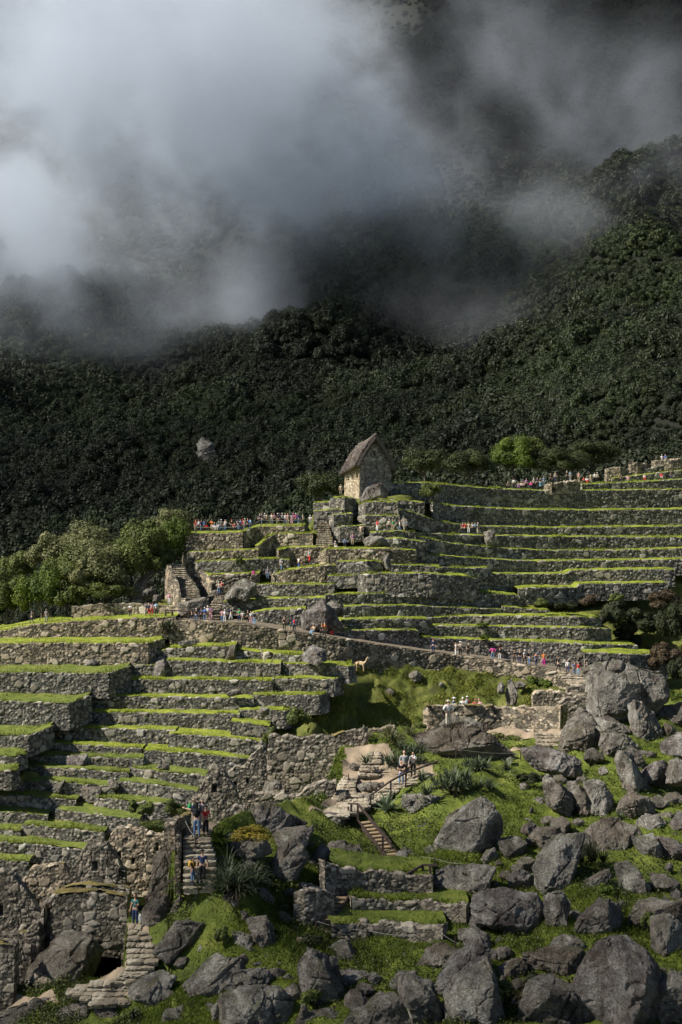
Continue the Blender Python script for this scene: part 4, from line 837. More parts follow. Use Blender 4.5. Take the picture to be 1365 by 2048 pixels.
# ------------------------------------------------------------------ boulders  (label, set, outline, options)
BL = [
 ('huge grey cliff-like boulder with a black water streak, largest rock', 'E', [(800, 300), (900, 268), (1010, 262), (1120, 290), (1215, 310), (1245, 370), (1250, 450), (1235, 520), (1190, 570), (1130, 610), (960, 625), (860, 610), (808, 570)], dict(D=146, th=.5, apex=(0, 0), mat='rock')),
 ('leaning two-pronged rock in front of the cliff-like boulder', 'E', [(1050, 510), (1080, 475), (1130, 490), (1170, 530), (1240, 670), (1210, 710), (1130, 700), (1080, 640), (1060, 570)], dict(D=141)),
 ('broad dark rock right of the cliff-like boulder at the photo edge', 'E', [(1190, 560), (1260, 515), (1365, 505), (1420, 520), (1420, 620), (1330, 630), (1220, 600)], dict(D=143, mat='rock_dark')),
 ('small pale wedge under the broad dark rock', 'E', [(1250, 660), (1255, 610), (1290, 615), (1330, 660), (1300, 695), (1260, 700)], dict(D=140, mat='rock_warm')),
 ('tall rounded rock at the foot of the short stair', 'E', [(650, 650), (690, 590), (760, 530), (800, 550), (885, 610), (880, 660), (860, 700), (655, 725)], dict(D=141)),
 ('pale ridged pyramid rock right of the short stair', 'E', [(635, 775), (680, 690), (700, 650), (760, 620), (800, 615), (850, 650), (888, 715), (850, 800), (760, 795), (650, 790)], dict(D=137, mat='rock_warm')),
 ('long low slab behind the ridged pyramid rock', 'E', [(850, 580), (890, 600), (960, 615), (1075, 670), (1060, 705), (900, 670)], dict(D=142)),
 ('angular block behind the slanting split rock', 'E', [(885, 750), (900, 680), (920, 665), (1030, 690), (1115, 765), (1060, 780), (960, 815), (910, 815)], dict(D=133)),
 ('brown rounded rock at the right photo edge, upper field', 'E', [(1235, 730), (1300, 690), (1340, 675), (1420, 690), (1420, 830), (1330, 830), (1240, 790)], dict(D=132, mat='rock_pink')),
 ('big overhanging slab with dark banded underside', 'E', [(415, 765), (520, 750), (640, 780), (720, 810), (755, 850), (755, 910), (700, 940), (560, 920), (490, 890), (440, 830)], dict(D=128, mat='rock_pink')),
 ('slanting split rock like a shark fin on its side', 'E', [(965, 830), (980, 780), (1010, 785), (1040, 840), (1080, 910), (1170, 1000), (1160, 1035), (1110, 1040), (1000, 950)], dict(D=124)),
 ('rock leaning against the back of the shark fin rock', 'E', [(1030, 760), (1060, 755), (1110, 790), (1150, 870), (1130, 905), (1070, 880)], dict(D=128, mat='rock_dark')),
 ('small brownish slab lying behind the shark fin rock', 'E', [(1110, 775), (1180, 785), (1210, 800), (1200, 825), (1130, 820)], dict(D=131, mat='rock_pink')),
 ('rounded block right of the shark fin rock', 'E', [(1115, 920), (1190, 845), (1260, 835), (1300, 870), (1290, 930), (1250, 985), (1180, 970)], dict(D=123, mat='rock_pink')),
 ('tall rock with a bright top at the right photo edge', 'E', [(1290, 840), (1330, 820), (1420, 850), (1420, 1010), (1300, 990), (1270, 960)], dict(D=122)),
 ('tall curved tooth rock with moss on its crown', 'E', [(540, 950), (560, 920), (640, 960), (700, 1050), (712, 1130), (700, 1175), (640, 1150), (560, 1095)], dict(D=121)),
 ('rounded stone behind the mossy tooth rock', 'E', [(600, 925), (650, 920), (680, 960), (670, 990), (610, 960)], dict(D=124, mat='rock_warm')),
 ('narrow upright block between the tooth rocks', 'E', [(680, 965), (730, 960), (745, 1060), (740, 1140), (705, 1140), (695, 1060)], dict(D=122, mat='rock_dark')),
 ('thin cracked splinter leaning between the tooth rocks', 'E', [(735, 990), (760, 990), (800, 1080), (835, 1130), (830, 1170), (790, 1160), (745, 1080)], dict(D=121.5, mat='rock_warm')),
 ('second tooth rock, dark with a lichen spot low on it', 'E', [(778, 960), (850, 945), (900, 965), (945, 1050), (945, 1110), (910, 1170), (860, 1165), (820, 1080)], dict(D=120.5)),
 ('small grey stone on the grass under the overhanging slab', 'E', [(395, 970), (430, 965), (470, 1010), (450, 1035), (400, 1020)], dict(D=124)),
 ('dark stub between the overhanging slab and the small grey stone', 'E', [(478, 930), (520, 925), (545, 945), (530, 970), (485, 960)], dict(D=126, mat='rock_dark')),
 ('pyramid rock with white ridge veins', 'E', [(970, 1130), (1010, 1060), (1060, 1020), (1150, 1060), (1195, 1105), (1190, 1150), (1080, 1195), (990, 1180)], dict(D=117, mat='rock_warm')),
 ('flat crusty rock near the right photo edge', 'E', [(1230, 1070), (1270, 1030), (1340, 1020), (1390, 1060), (1380, 1090), (1290, 1095)], dict(D=118, mat='rock_warm')),
 ('round mossy rock below the white veined pyramid', 'E', [(1090, 1200), (1150, 1155), (1230, 1160), (1275, 1200), (1260, 1250), (1180, 1265), (1100, 1250)], dict(D=113)),
 ('small lumpy rock between the mossy rock and the edge', 'E', [(1195, 1160), (1280, 1140), (1320, 1160), (1300, 1210), (1260, 1200)], dict(D=115, mat='rock_warm')),
 ('purple brown boulder at the right photo edge, mid height', 'E', [(1290, 1200), (1365, 1140), (1420, 1160), (1420, 1280), (1310, 1250)], dict(D=112, mat='rock_pink')),
 ('big smooth pointed monolith with a pale lichen spot and a crack', 'C', [(655, 300), (690, 220), (740, 175), (800, 120), (860, 60), (920, 20), (960, 40), (1010, 110), (1040, 190), (1035, 240), (980, 310), (900, 380), (790, 395), (670, 370)], dict(D=112.5, th=.45, apex=(0, .0), rough=.55)),
 ('square block right of the pointed monolith', 'D', [(268, 260), (400, 255), (440, 290), (430, 370), (330, 390), (285, 380)], dict(D=111.5, mat='rock_dark')),
 ('lichen-covered stone tucked under the pointed monolith', 'D', [(160, 400), (200, 340), (250, 320), (275, 370), (240, 415), (180, 418)], dict(D=111)),
 ('pale flat-topped rock right of the square block', 'D', [(465, 255), (560, 230), (600, 200), (640, 195), (665, 240), (650, 290), (560, 340), (520, 330)], dict(D=110.5, mat='rock_warm')),
 ('huge slanted block with a bright layered upper edge', 'D', [(495, 440), (530, 370), (640, 290), (720, 250), (780, 245), (775, 330), (700, 420), (690, 540), (600, 600), (540, 605), (505, 540)], dict(D=104.5, mat='rock')),
 ('flat-topped white crusted rock with a dark underside', 'D', [(780, 240), (830, 180), (880, 140), (960, 150), (1080, 190), (1080, 230), (1060, 290), (980, 360), (870, 370), (785, 320)], dict(D=107.5, mat='rock_warm')),
 ('grey block behind the triangular rock at the right', 'D', [(1080, 265), (1190, 240), (1215, 290), (1245, 370), (1240, 410), (1160, 400), (1110, 330)], dict(D=108)),
 ('slab rising to the right photo edge with striped face', 'D', [(1215, 260), (1290, 265), (1420, 320), (1420, 400), (1260, 405), (1230, 330)], dict(D=108, mat='rock_pink')),
 ('broad lichen-crusted boulder with a flat right shoulder', 'C', [(635, 520), (660, 460), (740, 420), (860, 412), (1005, 430), (990, 480), (960, 560), (900, 610), (800, 650), (700, 640), (640, 600)], dict(D=106, mat='rock')),
 ('small peaked rock between the crusted boulder and the slanted block', 'D', [(325, 480), (390, 450), (480, 475), (500, 520), (470, 550), (390, 555)], dict(D=107.5, mat='rock_pink')),
 ('massive purple-grey block with a chipped right corner', 'D', [(132, 595), (330, 575), (490, 600), (520, 680), (510, 760), (440, 850), (370, 865), (300, 830), (220, 800), (132, 775)], dict(D=101, mat='rock_pink', apex=(-.1, -.05), th=.65)),
 ('upright grey rock beside the massive purple-grey block', 'D', [(550, 620), (600, 590), (660, 585), (690, 660), (690, 700), (650, 800), (610, 850), (550, 845)], dict(D=101.5)),
 ('arched dark rock with long pale streaks', 'D', [(715, 840), (760, 740), (860, 640), (920, 615), (1000, 680), (1005, 750), (940, 840), (850, 880), (750, 875)], dict(D=100, mat='rock_dark')),
 ('smooth tapering rock below the grassy shelf at the right', 'D', [(970, 420), (990, 412), (1080, 470), (1150, 530), (1180, 570), (1150, 620), (1060, 630), (1000, 560), (975, 470)], dict(D=104.5)),
 ('rounded rock with a tuft growing on it near the right edge', 'D', [(1185, 480), (1250, 475), (1340, 520), (1350, 560), (1260, 595), (1190, 550)], dict(D=105, mat='rock_dark')),
 ('lying slab half hidden in long dark grass', 'D', [(760, 570), (820, 500), (930, 440), (940, 480), (850, 560), (840, 610), (780, 605)], dict(D=103)),
 ('small stone between the arched dark rock and the tapering rock', 'D', [(970, 650), (1000, 630), (1060, 670), (1060, 705), (1000, 700)], dict(D=101)),
 ('domed stone behind the biggest foreground boulder', 'D', [(575, 910), (610, 860), (690, 835), (760, 870), (800, 930), (760, 950), (600, 930)], dict(D=97)),
 ('flat-topped block with brown mossy face, left of the biggest foreground boulder', 'D', [(425, 1080), (430, 950), (600, 920), (760, 920), (790, 980), (760, 1060), (640, 1090), (520, 1080)], dict(D=94, mat='rock_warm')),
 ('small tilted slab with a white upper face', 'D', [(245, 1060), (330, 1010), (420, 970), (430, 1030), (400, 1085), (290, 1105)], dict(D=94.5, mat='rock_warm')),
 ('biggest foreground boulder, rounded, cracked and mossy on its right shoulder', 'D', [(720, 1100), (790, 980), (830, 900), (900, 855), (1040, 870), (1150, 930), (1230, 1020), (1250, 1150), (1250, 1280), (1180, 1400), (850, 1400), (800, 1250), (740, 1190)], dict(D=90.5, mat='rock_pink', apex=(0, 0), th=.6)),
 ('long pale slab running out of the photo at the lower right', 'D', [(1020, 790), (1060, 765), (1180, 720), (1330, 640), (1365, 620), (1420, 650), (1420, 740), (1330, 730), (1150, 790), (1060, 815)], dict(D=98.5, mat='rock_warm')),
 ('ivy-clad rock under the long pale slab', 'D', [(1190, 740), (1290, 720), (1360, 780), (1370, 900), (1300, 960), (1200, 920)], dict(D=95)),
 ('low mossy boulder with straw-coloured dead leaves at the bottom edge', 'D', [(380, 1400), (420, 1200), (450, 1100), (600, 1120), (760, 1180), (860, 1250), (870, 1400)], dict(D=88.5, mat='rock_dark', apex=(0, -.1))),
 ('dark mossy rock at the bottom right corner', 'D', [(1240, 1400), (1200, 1300), (1230, 1150), (1330, 1080), (1430, 1100), (1430, 1400)], dict(D=89, mat='rock_dark')),
 ('knob rock standing above the crossed slabs', 'C', [(800, 810), (850, 800), (950, 830), (980, 890), (970, 960), (900, 960), (850, 890), (810, 860)], dict(D=97)),
 ('lichen-white boulder left of the crossed slabs', 'C', [(540, 1010), (600, 920), (700, 890), (790, 910), (800, 960), (740, 1030), (640, 1090), (550, 1080)], dict(D=95.5, mat='rock_warm')),
 ('upper one of the two crossed slabs leaning left', 'C', [(640, 1150), (740, 1050), (830, 930), (910, 880), (960, 930), (970, 1000), (850, 1060), (760, 1150), (700, 1180)], dict(D=94, mat='rock_pink')),
 ('great wedge of cracked rock under the crossed slabs', 'C', [(745, 1140), (850, 1040), (960, 990), (990, 1130), (1010, 1200), (1080, 1400), (740, 1400), (730, 1200)], dict(D=90.5, mat='rock')),
 ('sharp flat-faced shard pointing up at the bottom centre', 'C', [(450, 1100), (480, 1060), (560, 1130), (680, 1230), (740, 1400), (520, 1400), (450, 1180)], dict(D=90, mat='rock')),
 ('rounded dark block behind the flat-faced shard', 'C', [(380, 1130), (430, 1070), (540, 1055), (560, 1110), (470, 1180), (390, 1180)], dict(D=93, mat='rock_dark')),
 ('dark mossy mound of rock at the bottom edge, left of the shard', 'C', [(100, 1400), (200, 1280), (400, 1200), (450, 1210), (530, 1400)], dict(D=88.5, mat='rock_dark')),
 ('cube-like rock tilted on the lower meadow', 'C', [(5, 930), (120, 865), (185, 950), (150, 1000), (80, 1020)], dict(D=98)),
 ('small pale rock beside the lower ladder stair', 'C', [(85, 740), (110, 690), (140, 660), (175, 700), (150, 740)], dict(D=104, mat='rock_warm')),
 ('flat brownish rock at the end of the low retaining wall', 'C', [(710, 730), (820, 700), (880, 725), (780, 765), (720, 765)], dict(D=103, mat='rock_pink')),
 ('rusty rubbly stone alone on the lower meadow', 'C', [(420, 990), (470, 945), (530, 970), (520, 1030), (450, 1010)], dict(D=96.5, mat='rock_pink')),
 ('smooth rock left of the rounded dark block, near the bottom', 'C', [(120, 1210), (150, 1165), (200, 1160), (265, 1240), (180, 1310), (120, 1290)], dict(D=91.5, mat='rock_dark')),
 ('small flat stone behind the mossy mound at the bottom', 'C', [(270, 1210), (330, 1180), (380, 1200), (330, 1230)], dict(D=92)),
 ('long low table rock at the lower edge of the meadow', 'C', [(50, 1050), (150, 1045), (280, 1070), (300, 1150), (200, 1160), (80, 1110)], dict(D=93.5, mat='rock_pink')),
 ('pale stone on the grass between the wooden stair and the monolith', 'C', [(555, 190), (600, 180), (640, 205), (610, 240), (565, 240)], dict(D=115, mat='rock_warm')),
 ('mossy block with a leafy top below the pair on the stair', 'F', [(305, 1070), (340, 1040), (430, 1020), (560, 1045), (565, 1110), (500, 1130), (400, 1130), (320, 1110)], dict(D=119)),
 ('long smooth capstone lying over a small rubble wall', 'C', [(0, 370), (30, 300), (100, 285), (200, 320), (255, 370), (230, 395), (80, 395), (10, 390)], dict(fix=1, D=109, th=.9)),
 ('pale triangular stone under the capstone', 'C', [(139, 470), (150, 405), (175, 402), (205, 450), (208, 482)], dict(D=108.6, mat='rock_warm')),
 ('great dark domed rock below the low front wall', 'B', [(435, 200), (460, 130), (540, 80), (600, 75), (700, 120), (800, 180), (720, 220), (640, 250), (500, 230)], dict(D=110, mat='rock_dark', th=.9)),
 ('long grey slab leaning on the dark domed rock', 'B', [(575, 270), (640, 220), (840, 190), (830, 230), (740, 280), (640, 340), (580, 360)], dict(D=107.5)),
 ('big faceted rock with a yellow lichen stripe', 'B', [(592, 520), (600, 440), (620, 400), (660, 320), (720, 275), (790, 310), (805, 380), (760, 470), (700, 550), (620, 530)], dict(D=104.5)),
 ('pair-like lump right of the yellow striped rock', 'B', [(820, 400), (870, 360), (940, 420), (920, 460), (840, 450)], dict(D=106.5)),
 ('lichen-mottled stone below the yellow striped rock', 'B', [(735, 500), (780, 475), (830, 510), (810, 545), (745, 540)], dict(D=105, mat='rock_warm')),
 ('small rock perched behind the yellow striped rock', 'B', [(780, 330), (800, 285), (845, 290), (830, 340), (800, 360)], dict(D=107.5, mat='rock_warm')),
 ('broad rock carrying the yellow moss cushion', 'B', [(240, 270), (360, 240), (560, 260), (590, 350), (480, 400), (290, 410), (245, 330)], dict(D=103.5, mat='rock_warm', th=.9)),
 ('leaning square stone at the head of the shaded slope', 'B', [(370, 770), (400, 710), (440, 690), (490, 730), (460, 810), (400, 825)], dict(D=99.5, mat='rock_warm')),
 ('pale faced tall block beside the leaning square stone', 'B', [(470, 750), (570, 740), (620, 830), (640, 920), (600, 960), (540, 910), (500, 850)], dict(D=98, mat='rock_warm')),
 ('small crusted stone above the pale faced block', 'B', [(510, 700), (540, 690), (580, 715), (560, 740), (520, 740)], dict(D=100.5, mat='rock_warm')),
 ('flat crusted rock right of the small crusted stone', 'B', [(595, 720), (680, 700), (750, 760), (700, 790), (620, 790)], dict(D=100, mat='rock_warm')),
 ('small elongated stone left of the lower rubble wall', 'B', [(535, 640), (600, 605), (620, 620), (580, 655), (540, 662)], dict(D=102, mat='rock_warm')),
 ('small stone pair topping the rounded wall end', 'B', [(645, 660), (690, 650), (720, 670), (700, 695), (655, 690)], dict(D=101.5, mat='rock_warm')),
 ('elongated pale rock below the lower ladder stair', 'B', [(795, 790), (830, 775), (950, 820), (930, 855), (850, 830)], dict(D=101, mat='rock_warm')),
 ('sloping rock under the leaning square stone', 'B', [(340, 870), (380, 820), (470, 840), (530, 930), (550, 970), (480, 980), (400, 920)], dict(D=97)),
 ('lichen-spotted lump left of the pointed dark rock', 'B', [(740, 900), (760, 850), (820, 845), (820, 880), (790, 960), (745, 940)], dict(D=97.5, mat='rock_warm')),
 ('small round stone near the pointed dark rock', 'B', [(670, 1010), (720, 965), (755, 990), (720, 1030), (680, 1025)], dict(D=96)),
 ('pointed dark rock sprinkled with white dots, like a shark tooth', 'B', [(760, 1050), (770, 980), (820, 910), (870, 940), (950, 1040), (1020, 1130), (1030, 1180), (990, 1260), (900, 1260), (810, 1220), (770, 1130)], dict(D=93, mat='rock_dark', th=.6)),
 ('wide speckled boulder rising to the right, lower left field', 'B', [(95, 1130), (200, 1030), (330, 960), (420, 955), (440, 1010), (380, 1060), (300, 1110), (140, 1200), (100, 1190)], dict(D=94.5, mat='rock')),
 ('long arched rock in the middle of the lower left field', 'B', [(300, 1120), (400, 1040), (560, 1040), (600, 1080), (570, 1150), (480, 1190), (320, 1200)], dict(D=93.5, mat='rock_dark')),
 ('small arched rock right of the long arched rock', 'B', [(580, 1050), (640, 1030), (700, 1060), (690, 1110), (620, 1130)], dict(D=94.5, mat='rock_warm')),
 ('broad sloping boulder at the bottom edge, left of centre', 'B', [(300, 1400), (320, 1200), (420, 1175), (560, 1200), (640, 1180), (730, 1290), (770, 1400)], dict(D=90, mat='rock')),
 ('mottled stone left of the shark-tooth rock', 'B', [(675, 1170), (740, 1125), (780, 1180), (760, 1240), (690, 1220)], dict(D=92.5)),
 ('roof-shaped rock at the bottom edge below the stair foot', 'B', [(-60, 1400), (-20, 1290), (20, 1275), (90, 1250), (150, 1310), (200, 1400)], dict(D=91.5)),
 ('small upright stone between the bottom boulders, left', 'B', [(240, 1400), (250, 1280), (280, 1250), (300, 1290), (300, 1400)], dict(D=90.8)),
 ('small pointed stone at the bottom centre', 'B', [(770, 1310), (785, 1250), (810, 1270), (820, 1340), (780, 1370)], dict(D=90.5, mat='rock_warm')),
 ('dark lump at the bottom centre beside the small pointed stone', 'B', [(820, 1400), (880, 1300), (940, 1265), (1010, 1310), (1060, 1400)], dict(D=89.5, mat='rock_dark')),
 ('wedge rock at the foot of the left stair', 'A', [(780, 1170), (850, 1100), (960, 1055), (1040, 1090), (960, 1160), (900, 1240), (790, 1260)], dict(D=95.5)),
 ('cracked rock right of the left stair, cave level', 'A', [(915, 970), (980, 850), (1050, 760), (1210, 755), (1190, 860), (1080, 960), (950, 985)], dict(D=99.5, mat='rock_dark')),
 ('dark hollow rock hanging beside the man in the green shirt', 'A', [(840, 700), (900, 620), (1000, 590), (1010, 700), (980, 830), (900, 840), (845, 780)], dict(D=103, mat='rock_dark')),
 ('moss-topped rock wedged between the hollow rock and the slope', 'A', [(1010, 720), (1040, 640), (1070, 605), (1100, 625), (1090, 700), (1040, 750)], dict(D=101.5, mat='rock_warm')),
 ('great overhanging boulder beside the black cave mouth', 'A', [(178, 1060), (230, 960), (330, 880), (420, 835), (540, 850), (605, 930), (560, 1040), (480, 1130), (380, 1145), (250, 1130), (215, 1200), (185, 1180)], dict(fix=1, D=103.5, th=.6, mat='rock_warm', apex=(.05, -.05))),
 ('heavy lintel block over the black cave mouth', 'A', [(575, 915), (600, 888), (700, 880), (738, 885), (738, 915), (700, 925), (600, 925)], dict(fix=1, D=106, mat='rock_warm', th=.8)),
 ('smooth rock flank sweeping up to the left stair', 'A', [(930, 500), (965, 380), (1035, 262), (1055, 275), (1065, 430), (1060, 560), (985, 600), (900, 650), (880, 630)], dict(fix=1, D=103.6, mat='rock_warm', th=.5, rough=.5)),
 ('flat creviced ledge rock at the bottom left corner', 'A', [(-40, 1400), (-30, 1320), (70, 1262), (220, 1225), (330, 1250), (420, 1300), (430, 1400)], dict(D=94, mat='rock_dark')),
 ('rounded slab with a green tuft on the bottom left ledge', 'A', [(220, 1240), (260, 1208), (350, 1205), (360, 1240), (290, 1275), (225, 1265)], dict(D=95, mat='rock_dark')),
 ('lower slab of the bottom left ledge reaching the stair', 'A', [(340, 1300), (440, 1240), (520, 1232), (556, 1262), (545, 1400), (400, 1400)], dict(D=93.2, mat='rock_dark')),
 ('kerb rock below the lowest step of the left stair', 'A', [(556, 1275), (620, 1262), (760, 1305), (745, 1350), (600, 1350)], dict(D=93.8, mat='rock_warm')),
 ('small stone on the shaded slope right of the left stair', 'A', [(1150, 945), (1195, 892), (1222, 912), (1175, 952)], dict(D=98)),
 ('second small stone on the shaded slope right of the left stair', 'A', [(1035, 1010), (1060, 975), (1110, 962), (1125, 985), (1065, 1035)], dict(D=97)),
 ('speckled low rock under the wedge rock', 'A', [(905, 1215), (960, 1185), (1000, 1165), (1040, 1195), (1010, 1245), (930, 1250)], dict(D=94.2)),
 ('long rounded boulder with water stains below the sandy path', 'F', [(380, 690), (480, 660), (560, 645), (660, 630), (780, 650), (860, 700), (980, 805), (860, 822), (560, 822), (500, 800), (440, 740)], dict(D=134, mat='rock_warm', th=.5, rough=.5, apex=(0, -.05))),
 ('low rock the guide in the pale hat stands beside', 'F', [(535, 625), (570, 590), (620, 568), (700, 600), (800, 630), (795, 645), (560, 645)], dict(D=143, mat='rock')),
 ('pale block at the bend of the stone stair', 'G', [(1045, 890), (1055, 860), (1095, 850), (1155, 880), (1120, 912), (1055, 922)], dict(D=124, mat='rock_pale')),
 ('smooth triangular rock leaning in the corner of the roofless house', 'G', [(540, 1030), (570, 960), (620, 955), (650, 965), (672, 1005), (640, 1040)], dict(fix=1, D=124, mat='rock_warm')),
 ('rock wedged against the right end of the low front wall', 'G', [(985, 1095), (1010, 1030), (1040, 1020), (1075, 1045), (1045, 1085)], dict(D=119.5)),
 ('purple slab at the foot of the stone stair', 'G', [(860, 1195), (920, 1150), (1020, 1150), (1035, 1200), (940, 1225)], dict(D=114, mat='rock_pink')),
 ('bare pale bedrock slab on the stone stair, upper', 'F', [(10, 1030), (50, 985), (110, 965), (190, 965), (195, 990), (100, 1030)], dict(D=120.5, mat='rock_pale', th=.9)),
 ('bare pale bedrock slab on the stone stair, lower', 'F', [(30, 1085), (80, 1035), (130, 1030), (160, 1050), (110, 1100)], dict(D=118.5, mat='rock_pale', th=.9)),
 ('huge tilted purple-brown rock beside the seated visitors', 'J', [(780, 800), (845, 755), (910, 718), (990, 830), (1025, 880), (940, 895), (800, 890)], dict(D=255.5, mat='rock_pink', th=.6, rough=.5, apex=(-.05, 0))),
 ('grey slab behind the huge tilted rock', 'J', [(930, 740), (960, 715), (1010, 740), (1045, 780), (1020, 810), (960, 780)], dict(D=259, mat='rock')),
 ('dark leaning rock among the stepped blocks', 'J', [(325, 690), (400, 610), (440, 590), (505, 620), (512, 680), (440, 712), (340, 710)], dict(D=265, mat='rock', rough=.5)),
 ('big round pinkish rock standing on the ledge between the llamas', 'J', [(780, 1040), (850, 980), (910, 1010), (930, 1070), (860, 1087), (790, 1072)], dict(D=240.5, mat='rock_pink', rough=.6)),
 ('large flat tilted slab left of the lower stone flight', 'J', [(55, 735), (200, 700), (230, 705), (220, 750), (200, 800), (60, 812)], dict(D=253.5, mat='rock', rough=.4, th=.5)),
 ('white boulder on the lip of the fourth ledge', 'J', [(340, 1270), (370, 1240), (420, 1245), (425, 1270), (380, 1285)], dict(D=232.6, mat='rock_pale')),
 ('low flat rock left of the upright sheet rock', 'J', [(55, 968), (120, 947), (160, 955), (155, 975), (70, 985)], dict(D=244, mat='rock')),
 ('upright sheet rock in the first ledge wall', 'J', [(335, 1065), (360, 985), (392, 980), (388, 1065)], dict(D=243, mat='rock_warm')),
 ('triangular slab leaning on the second ledge wall', 'I', [(905, 1050), (975, 945), (992, 960), (1000, 1010), (960, 1048)], dict(D=240, mat='rock_pink', rough=.5)),
 ('pointed stone at the foot of the second left bank wall', 'I', [(505, 985), (550, 938), (582, 965), (572, 988)], dict(D=240.8, mat='rock_pink')),
 ('oval boulder built into the ledge of the middle stair', 'N', [(385, 705), (420, 685), (500, 695), (510, 735), (440, 762), (390, 745)], dict(D=277.5, mat='rock')),
 ('craggy outcrop under the gable of the thatched hut', 'N', [(350, 490), (380, 440), (430, 395), (475, 378), (515, 430), (500, 480), (420, 495)], dict(D=296, mat='rock_pink')),
 ('upright white block standing in the fourth right-bank wall', 'N', [(1090, 670), (1130, 655), (1155, 662), (1160, 740), (1112, 745)], dict(D=294, mat='rock_pale')),
 ('upright slab in the wall below the resting place', 'N', [(492, 812), (525, 800), (545, 885), (510, 890)], dict(D=272, mat='rock')),
 ('thin split stone leaning behind the standing visitors', 'N', [(600, 600), (612, 572), (642, 650), (622, 655)], dict(D=283.8, mat='rock')),
 ('pale pointed stone set in the fifth ledge wall', 'H', [(585, 630), (610, 590), (645, 575), (642, 625), (600, 637)], dict(D=229.3, mat='rock_warm')),
 ('wide brown outcrop in the eighth ledge', 'H', [(355, 865), (400, 805), (515, 798), (512, 862), (440, 880)], dict(D=219, mat='rock_pink')),
 ('triangular brown slab in the tenth ledge wall', 'H', [(490, 1000), (560, 990), (605, 1000), (545, 1085), (522, 1078)], dict(D=212, mat='rock_warm')),
 ('dark pointed stone on the left of the tenth ledge', 'H', [(92, 1020), (120, 972), (155, 1000), (152, 1025)], dict(D=212.3, mat='rock')),
 ('slanting pale slab in the tenth ledge wall', 'H', [(300, 1020), (345, 965), (385, 950), (340, 1025)], dict(D=212.5, mat='rock')),
 ('slanting slab at the join of the tenth ledge', 'H', [(640, 955), (665, 938), (705, 985), (690, 1005)], dict(D=213.2, mat='rock')),
 ('pale low slab on the ninth ledge, right-hand part', 'H', [(932, 872), (980, 850), (1010, 862), (1005, 888)], dict(D=217.3, mat='rock_pale')),
 ('white stone on the lip of the third ledge', 'H', [(1058, 465), (1078, 450), (1102, 463), (1080, 476)], dict(D=233.6, mat='rock_pale')),
 ('rough boulder in the right end of the fifth ledge', 'J', [(520, 1375), (545, 1350), (590, 1355), (585, 1395), (540, 1400)], dict(D=229, mat='rock_pale')),
 ('rock ledge right of the flight below the sloping side wall', 'J', [(230, 690), (260, 660), (300, 655), (320, 690), (290, 705)], dict(D=262, mat='rock_warm')),
 ('far grey crag sticking out of the forest', None, [(398, 882), (408, 874), (420, 884), (434, 912), (430, 934), (420, 938), (410, 918), (400, 906)], dict(D=560, mat='rock', name='crag', cat='rock', rough=1.6)),
 ('rock by the rough steps in the shrub wood, lower', 'I', [(840, 560), (870, 530), (920, 530), (930, 560), (890, 590), (850, 585)], dict(D=262, mat='rock_dark')),
 ('rock by the rough steps in the shrub wood, upper', 'I', [(868, 500), (890, 478), (915, 485), (910, 510), (880, 512)], dict(D=266, mat='rock_dark')),
 ('rock right of the rough steps, beside the person in pink', 'I', [(910, 600), (915, 565), (945, 565), (958, 590), (940, 612)], dict(D=259, mat='rock_dark')),
 ('small rock at the foot of the rough steps', 'I', [(755, 580), (762, 552), (790, 560), (788, 582)], dict(D=261, mat='rock_warm')),
 ('pinkish stone behind the four visitors on the left promenade', 'I', [(848, 628), (865, 610), (910, 612), (915, 630)], dict(D=257.5, mat='rock_pink')),
]
for i, (lab, s, pts, kw) in enumerate(BL):
    kw = dict(kw)
    if s and s in 'ABCDEFG' and kw['D'] < 150 and not kw.pop('fix', 0):
        q = np.array(zp(s, pts)); kw['D'] = near_D(q[:, 0].mean(), min(q[:, 1].max(), 2046))+.25
    kw.pop('fix', 0); boulder(lab, s, pts, kw.pop('D'), kw.pop('mat', 'rock'), seed=1000+i*7, **kw)
# pale outcrops on the weedy bank
for i, (x, y, w, h, l) in enumerate([(832, 1352, 14, 10, 'pale outcrop high on the weedy bank, centre'), (1022, 1382, 13, 26, 'tall pale outcrop on the weedy bank near the bright bushes'), (1003, 1376, 8, 12, 'small pale outcrop left of the tall one on the weedy bank'),
                                     (1040, 1370, 13, 8, 'flat outcrop above the tall one on the weedy bank'), (726, 1392, 14, 8, 'pale flat outcrop low on the left of the weedy bank'), (778, 1383, 9, 6, 'little outcrop in the middle of the weedy bank'), (883, 1370, 6, 6, 'tiny pale stone in the middle of the weedy bank'), (760, 1342, 6, 7, 'tiny white stone high on the weedy bank, by the tan llama')]):
    D = 250.5 if y > 1375 else 254.5
    boulder(l, None, [(x-w, y+h*.3), (x-w*.6, y-h*.7), (x+w*.2, y-h), (x+w, y-h*.2), (x+w*.7, y+h), (x-w*.5, y+h)], D, 'rock_pale', .8, seed=500+i)
# loose stones
ST = [(715, 1905, 12, 7), (712, 1925, 11, 5), (880, 1795, 9, 6), (575, 1840, 10, 7), (905, 1708, 9, 6), (610, 1905, 9, 8), (985, 1715, 8, 6), (1012, 1688, 9, 5), (850, 1650, 9, 6), (835, 1660, 6, 5), (1130, 1660, 9, 6), (1230, 1640, 8, 7), (1055, 1640, 8, 5), (1330, 1560, 8, 6), (1210, 1588, 8, 6),
      (598, 1775, 9, 7), (500, 1975, 8, 6), (560, 1930, 9, 7), (690, 1960, 9, 7), (735, 1985, 9, 7), (770, 1940, 8, 5), (930, 1945, 8, 6), (1000, 1880, 9, 7), (1012, 1868, 6, 8), (1060, 1905, 9, 6), (1150, 1760, 9, 7), (1250, 1790, 9, 8), (1300, 1770, 8, 6), (430, 1930, 9, 6), (395, 1955, 9, 6), (620, 1800, 8, 7), (640, 1880, 7, 6)]
